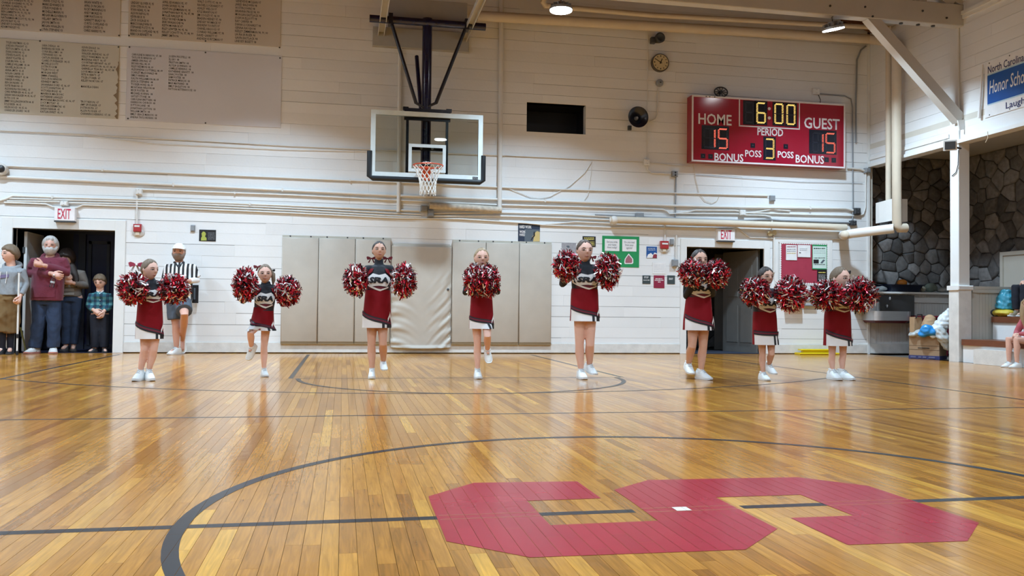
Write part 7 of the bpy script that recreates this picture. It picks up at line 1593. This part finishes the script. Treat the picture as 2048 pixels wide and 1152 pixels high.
MB().cyl((a.x, a.y, .02), (a.x, a.y, b.z), .014, 12).build('shaft', PIPE_W, o, smooth=60); MB().cyl((a.x, a.y, .002), (a.x, a.y, .06), .021, 12).build('rubber_tip', BLACK, o); MB().cyl((a.x, a.y, at(34, 676, 14.39).z), (a.x, a.y, at(34, 668, 14.39).z), .02, 12).build('clamp', BLACK, o); MB().tube([(a.x - .01, a.y, b.z), (a.x + .01, a.y + .05, b.z + .02)], .017, 10).build('grip', GREYBOX, o)
o = MB().tube([at(41, 655, 15.05), at(53, 706, 14.95)], .013, 8).build('broom_handle', mat('olive_wood', (.22, .2, .04), .6)); tag(o, 'yellow-green stick leaning in the left doorway behind the crutch', 'stick')

# woman in the shade behind him
Rw = onlooker(dict(Y=15.42, x=147, label='woman in a cardigan, jeans and dark cap half hidden behind the bearded man', head=(134, 499, 533), hyaw=-.3, hpitch=-.15, neck=(139, 537), sh=((123, 545), (163, 545)), el=((124, 574), (171, 572)), wr=((128, 562, -.22), (146, 566, -.22)),
  torso=((143, 593, 19, .13), (143, 572, 18, .12), (143, 556, 19, .12)), leg=(((135, 596), (134, 645, -.02), (132, 691), (-.1, -1, 0), 1), ((153, 596), (150, 645, -.02), (147, 691), (.2, -1, 0), 1)), hands=(((.5, -.2, .4), (0, 1, 0), 1, 1), ((-.9, -.1, .2), (0, 1, 0), 1, -1)),
  pants=JEANS, stop=2, ease=.014, top=CARDI_, tname='cardigan', hair=H_DARK, hthick=.14, hline=((0, .30), (40, .22), (70, -.1), (88, -.5), (110, -.9), (150, -1.1), (180, -1.1)), shoe=.24, shoem=SHOED, solem=SOLEB, lacem=SHOED))
rt_, hd_, S_, arms_, legs_, P_, s_ = Rw
S_.band(-.75, .35, lambda u: S_.zs[0] + .02, lambda u: S_.zs[-1] - .12, .022, 14, 8, 1.25).build('knit_shirt', KNIT, rt_, smooth=80)
MB().tube([hd_.W((.1 * hd_.H, .2 * hd_.H, -.2 * hd_.H)), P_(148, 545, -.06), P_(152, 560, -.17), P_(153, 572, -.17)], [.05, .06, .05, .02], 10, round_ends=True).build('long_hair', H_DARK, rt_, smooth=60)
# small boy
Rb = onlooker(dict(Y=15.22, x=200, label='small boy in a teal plaid shirt with hands clasped in the left doorway', head=(200, 549, 580), hyaw=-.05, hpitch=-.18, neck=(200, 583), sh=((184, 590), (217, 590)), el=((179, 611), (222, 611)), wr=((187, 620, -.14), (208, 622, -.13)),
  torso=((200, 627, 15.5, .088), (200, 608, 15, .088), (200, 596, 15, .08)), leg=(((193, 630), (191, 662, -.02), (189, 697), (-.4, -1, 0), 1), ((207, 630), (209, 662, -.02), (209, 697), (.4, -1, 0), 1)), hands=(((.6, -.2, -.4), (0, 1, 0), .9, 1), ((-.3, -.2, -.9), (-.5, 0, 0), .7, -1)),
  pants=DARKP, stop=2, ease=.014, top=PLAID, tname='shirt', hair=H_ASH, hthick=.09, hline=((0, .45), (40, .38), (66, .22), (86, .0), (110, -.35), (150, -.55), (180, -.6)), shoe=.20, shoem=SHOED, solem=SOLEB, lacem=SHOED, tw=.003, pw=.004))
rt_, hd_, S_, arms_, legs_, P_, s_ = Rb
MB().tube([P_(194, 582, -.03), P_(200, 588, -.085), P_(206, 582, -.03)], [.012, .016, .012], 8, round_ends=True).build('collar', C_WHT, rt_, smooth=60)
bt_ = MB()
for v in (600, 610, 619): bt_.lathe(P_(200, v, -.106), (0, -1, 0), [(0, .006), (.004, .005)], 8)
bt_.build('buttons', C_WHT, rt_)

# referee leaning on the wall
Rr = onlooker(dict(Y=14.62, x=355, label='bearded referee in a striped shirt and white cap leaning on the wall, one foot up', head=(358, 487, 522), hyaw=-.05, hpitch=.06, neck=(358, 524), sh=((337, 533), (385, 533)), el=((331, 562), (394, 560)), wr=((344, 578, -.22), (378, 562, -.2)),
  torso=((358, 602, 24, .135), (358, 580, 25, .14), (359, 556, 25, .13)), leg=(((349, 603), (352, 652, -.02), (353, 697), (-.45, -1, 0), 1), ((366, 603), (369, 629, -.36), (365, 680, .18), (.1, -.35, -.9), 0)), hands=(((.5, -.3, .2), (0, 1, 0), 1, 1), ((-.7, -.5, .1), (0, .2, -1), .8, -1)),
  pants=SHORTS, pname='shorts', stop=.74, ease=.026, top=REF, tname='referee_shirt', sleeve=.82, beard=H_BEARD, bthick=.06, hair=H_BEARD, hthick=.02, skin=SKIN3, shoe=.29, tw=.003, pw=.004, ar=1.05))
rt_, hd_, S_, arms_, legs_, P_, s_ = Rr
H = hd_.H; cp = empty('cap', hd_.c, parent=rt_); hd_.hair(cp, mat('white_cap_cloth', (.82, .84, .85), .7), thick=.062, line=((0, .40), (40, .38), (90, .28), (140, .10), (180, .0)), name='crown', nz=0)
br = MB()
rg = []
for t in np.linspace(-1, 1, 15):
    a = t * 1.1; p0 = hd_.loc((math.sin(a) * .88, -math.cos(a) * .88, .42), .055 * H); p1 = p0 + Vector((math.sin(a) * .06 * H, -.40 * H * math.cos(a * 1.05), -.10 * H)); rg.append([hd_.W(p0), hd_.W(p1), hd_.W(p1 + Vector((0, 0, .02 * H))), hd_.W(p0 + Vector((0, 0, .03 * H)))])
br.loft(rg).build('brim', MATS['white_cap_cloth'], cp, smooth=40)
MB().tube([P_(349, 525, -.03), P_(358, 535, -.13), P_(367, 525, -.03)], [.02, .022, .02], 8, round_ends=True).build('collar', C_BLK, rt_, smooth=60)
sl = MB(); sh, el, wr = arms_[1]; sl.tube([sh.lerp(el, .8), el, el.lerp(wr, .75)], [.055, .052, .046], 12, round_ends=True).build('white_undersleeve', C_WHT, rt_, smooth=60)
o = empty('clipboard', P_(391, 588, -.05), 'black clipboard standing behind the referee\'s elbow', 'clipboard'); a, b = at(384, 606, 14.9), at(397, 570, 14.9)
MB().cbox((a.x, 14.90, a.z), (b.x, 14.925, b.z), .004).build('board', BLACK, o); MB().box((a.x + .025, 14.893, a.z + .06), (b.x - .045, 14.9, b.z - .05)).build('sheet', SLATE, o)

# people on the bleacher, cut by the right edge
def seated(label, xk, hd_uv, Hh, X, zf, zseat, kx, top, pants, hair, **kw):
    """sits on a tread facing the court: X = plane of the feet"""
    return None
S1 = dict(label='woman in grey sweatshirt and navy trousers sitting high on the bleacher, right edge')
def bench_person(label, Xf, Yc, zf, zs_, H, face, top, pants, hair, skin_, shoe_l, shoem, hs, bare=False, long_hair=False, k=1.0, sleeve=1.95, lean=.06):
    """seated figure facing -X (the court): feet at Xf, level zf, seat height zs_ above the feet"""
    th_l = .44 * k; Xh = Xf + th_l + .04; zh = zf + zs_; root = empty('person', (Xf + .2, Yc, zf), label, 'person')
    neck_z = zh + .50 * k; hc = Vector((Xh - lean - .03, Yc, neck_z + .17 * k)); hd = Head(hc, H, face, -.08)
    b = MB(); hd.solid(b); nbv = Vector((Xh - lean + .01, Yc, neck_z)); b.tube([nbv - Vector((0, 0, .05)), hc - Vector((0, 0, .25 * H))], [.05 * k, .046 * k], 12, round_ends=True)
    ring = lambda c, a, d, n=20: [Vector(c) + Vector((d * math.cos(2 * PI * q / n), a * math.sin(2 * PI * q / n), 0)) for q in range(n)]
    T_ = [((Xh, Yc, zh - .06), .155, .12), ((Xh, Yc, zh + .08), .145, .115), ((Xh - lean * .5, Yc, zh + .25), .135, .105), ((Xh - lean, Yc, zh + .40), .15, .10), ((Xh - lean, Yc, zh + .47), .11, .07)]
    b.loft([ring(c, a * k, d * k) for c, a, d in T_]); arms = []; legs = []
    for sx in (-1, 1):
        sh = Vector((Xh - lean, Yc + sx * .155 * k, zh + .42 * k)); el = sh + Vector((-.08, sx * .06, -.25 * k)); wr = Vector((Xh - .33 * k, Yc + sx * .03, zh + .16 * k)); arms.append((sh, el, wr))
        b.tube([sh, (sh + el) / 2, el, (el + wr) / 2, wr], [.045 * k, .04 * k, .036 * k, .032 * k, .024 * k], 10, round_ends=True)
        hp = Vector((Xh - .02, Yc + sx * .085 * k, zh + .02)); kn = Vector((Xf + .03, Yc + sx * .09 * k, zf + zs_ + .05)); an = Vector((Xf + .05, Yc + sx * .09 * k, zf + .085 * k)); legs.append((hp, kn, an)); d = an - kn
        b.tube([hp, hp.lerp(kn, .5), kn, kn + d * .3 + Vector((.015, 0, 0)), kn + d * .7, an], [.08 * k, .068 * k, .055 * k, .055 * k, .04 * k, .034 * k], 12, round_ends=True); b.tube([an - Vector((0, 0, .03)), an + Vector((-.12 * k, 0, -.05))], [.034 * k, .028 * k], 8, round_ends=True)
    body = fuse(b, .0085, 3); hm = MB()
    for i, (sh, el, wr) in enumerate(arms): hand(hm, wr, (-.6, (1 if i == 0 else -1) * .6, -.2), (.1, 0, -1), .15 * k, .7, 1 if i else -1)
    h2 = fuse(hm, .0045, 2); bm = bmesh.new(); bm.from_mesh(body); bm.from_mesh(h2); bm.to_mesh(body); bm.free(); body.polygons.foreach_set('use_smooth', [True] * len(body.polygons)); body.name = 'body'; link_mesh('body', body, skin_, root)
    hd.features(root); hd.hair(root, hair, thick=.08 if long_hair else .06, line=((0, .55), (40, .42), (66, .1), (86, -.35), (110, -.8), (150, -1.0), (180, -1.05)))
    if long_hair:
        for sx in (-1, 1): MB().tube([hd.W((sx * .34 * H, .05 * H, .1 * H)), hd.W((sx * .38 * H, .0, -.4 * H)), hd.W((sx * .36 * H, -.1 * H, -.95 * H)), hd.W((sx * .3 * H, -.12 * H, -1.5 * H))], [.05, .055, .05, .02], 10, round_ends=True).build('long_hair', hair, root, smooth=60)
    t = MB()
    for (hp, kn, an) in legs:
        if bare: t.tube([hp, hp.lerp(kn, .45)], [.098 * k, .092 * k], 14)
        else: t.tube([hp, hp.lerp(kn, .5), kn, kn.lerp(an, .5), kn.lerp(an, .9)], [.10 * k, .088 * k, .076 * k, .07 * k, .062 * k], 14)
    t.loft([ring((Xh, Yc, z), .17 * k, .135 * k) for z in (zh - .055, zh + .0, zh + .08)]); fuse_build('shorts' if bare else 'trousers', t, pants, root, .011, 3, .004, 16, 3)
    c = MB(); c.loft([ring(cc, a * k + .016, d * k + .016) for cc, a, d in T_[1:]])
    for (sh, el, wr) in arms: c.tube([sh, (sh + el) / 2, el, (el + wr) / 2, el.lerp(wr, sleeve - 1)], [.06 * k, .056 * k, .05 * k, .046 * k, .038 * k], 12, round_ends=True)
    c.tube([nbv - Vector((0, 0, .06)), nbv], [.07 * k, .058 * k], 12); fuse_build('sweatshirt', c, top, root, .0105, 3, .005, 15, 9)
    for (hp, kn, an) in legs: shoe(root, an, (-1, -.15, 0), shoe_l, shoem, SOLEW, LACE, drop=an.z - zf - .001)
    return root
ZT2 = .752
bench_person(S1['label'], 10.78, atx(2033, 628, 10.8).y - .06, ZT2, .42, .22, -1.25, GREYH, DARKP, H_DARK, SKIN1, .25, mat('patterned_shoe', (.25, .20, .13), .7, var=.7, scale=60), 1)
PINKT = mat('pink_sweatshirt', (0.45, 0.10, 0.12), .85, var=.15, scale=15)
c_ = fl(2044, 734)
bench_person('fair long-haired girl in pink sitting on the lowest bleacher tread, cut by the right edge', 9.72, fl(2052, 735).y, 0.0, .36, .21, -1.2, PINKT, C_WHT, H_BLOND, SKIN1, .21, SHOEW, 1, bare=True, long_hair=True, k=.86)
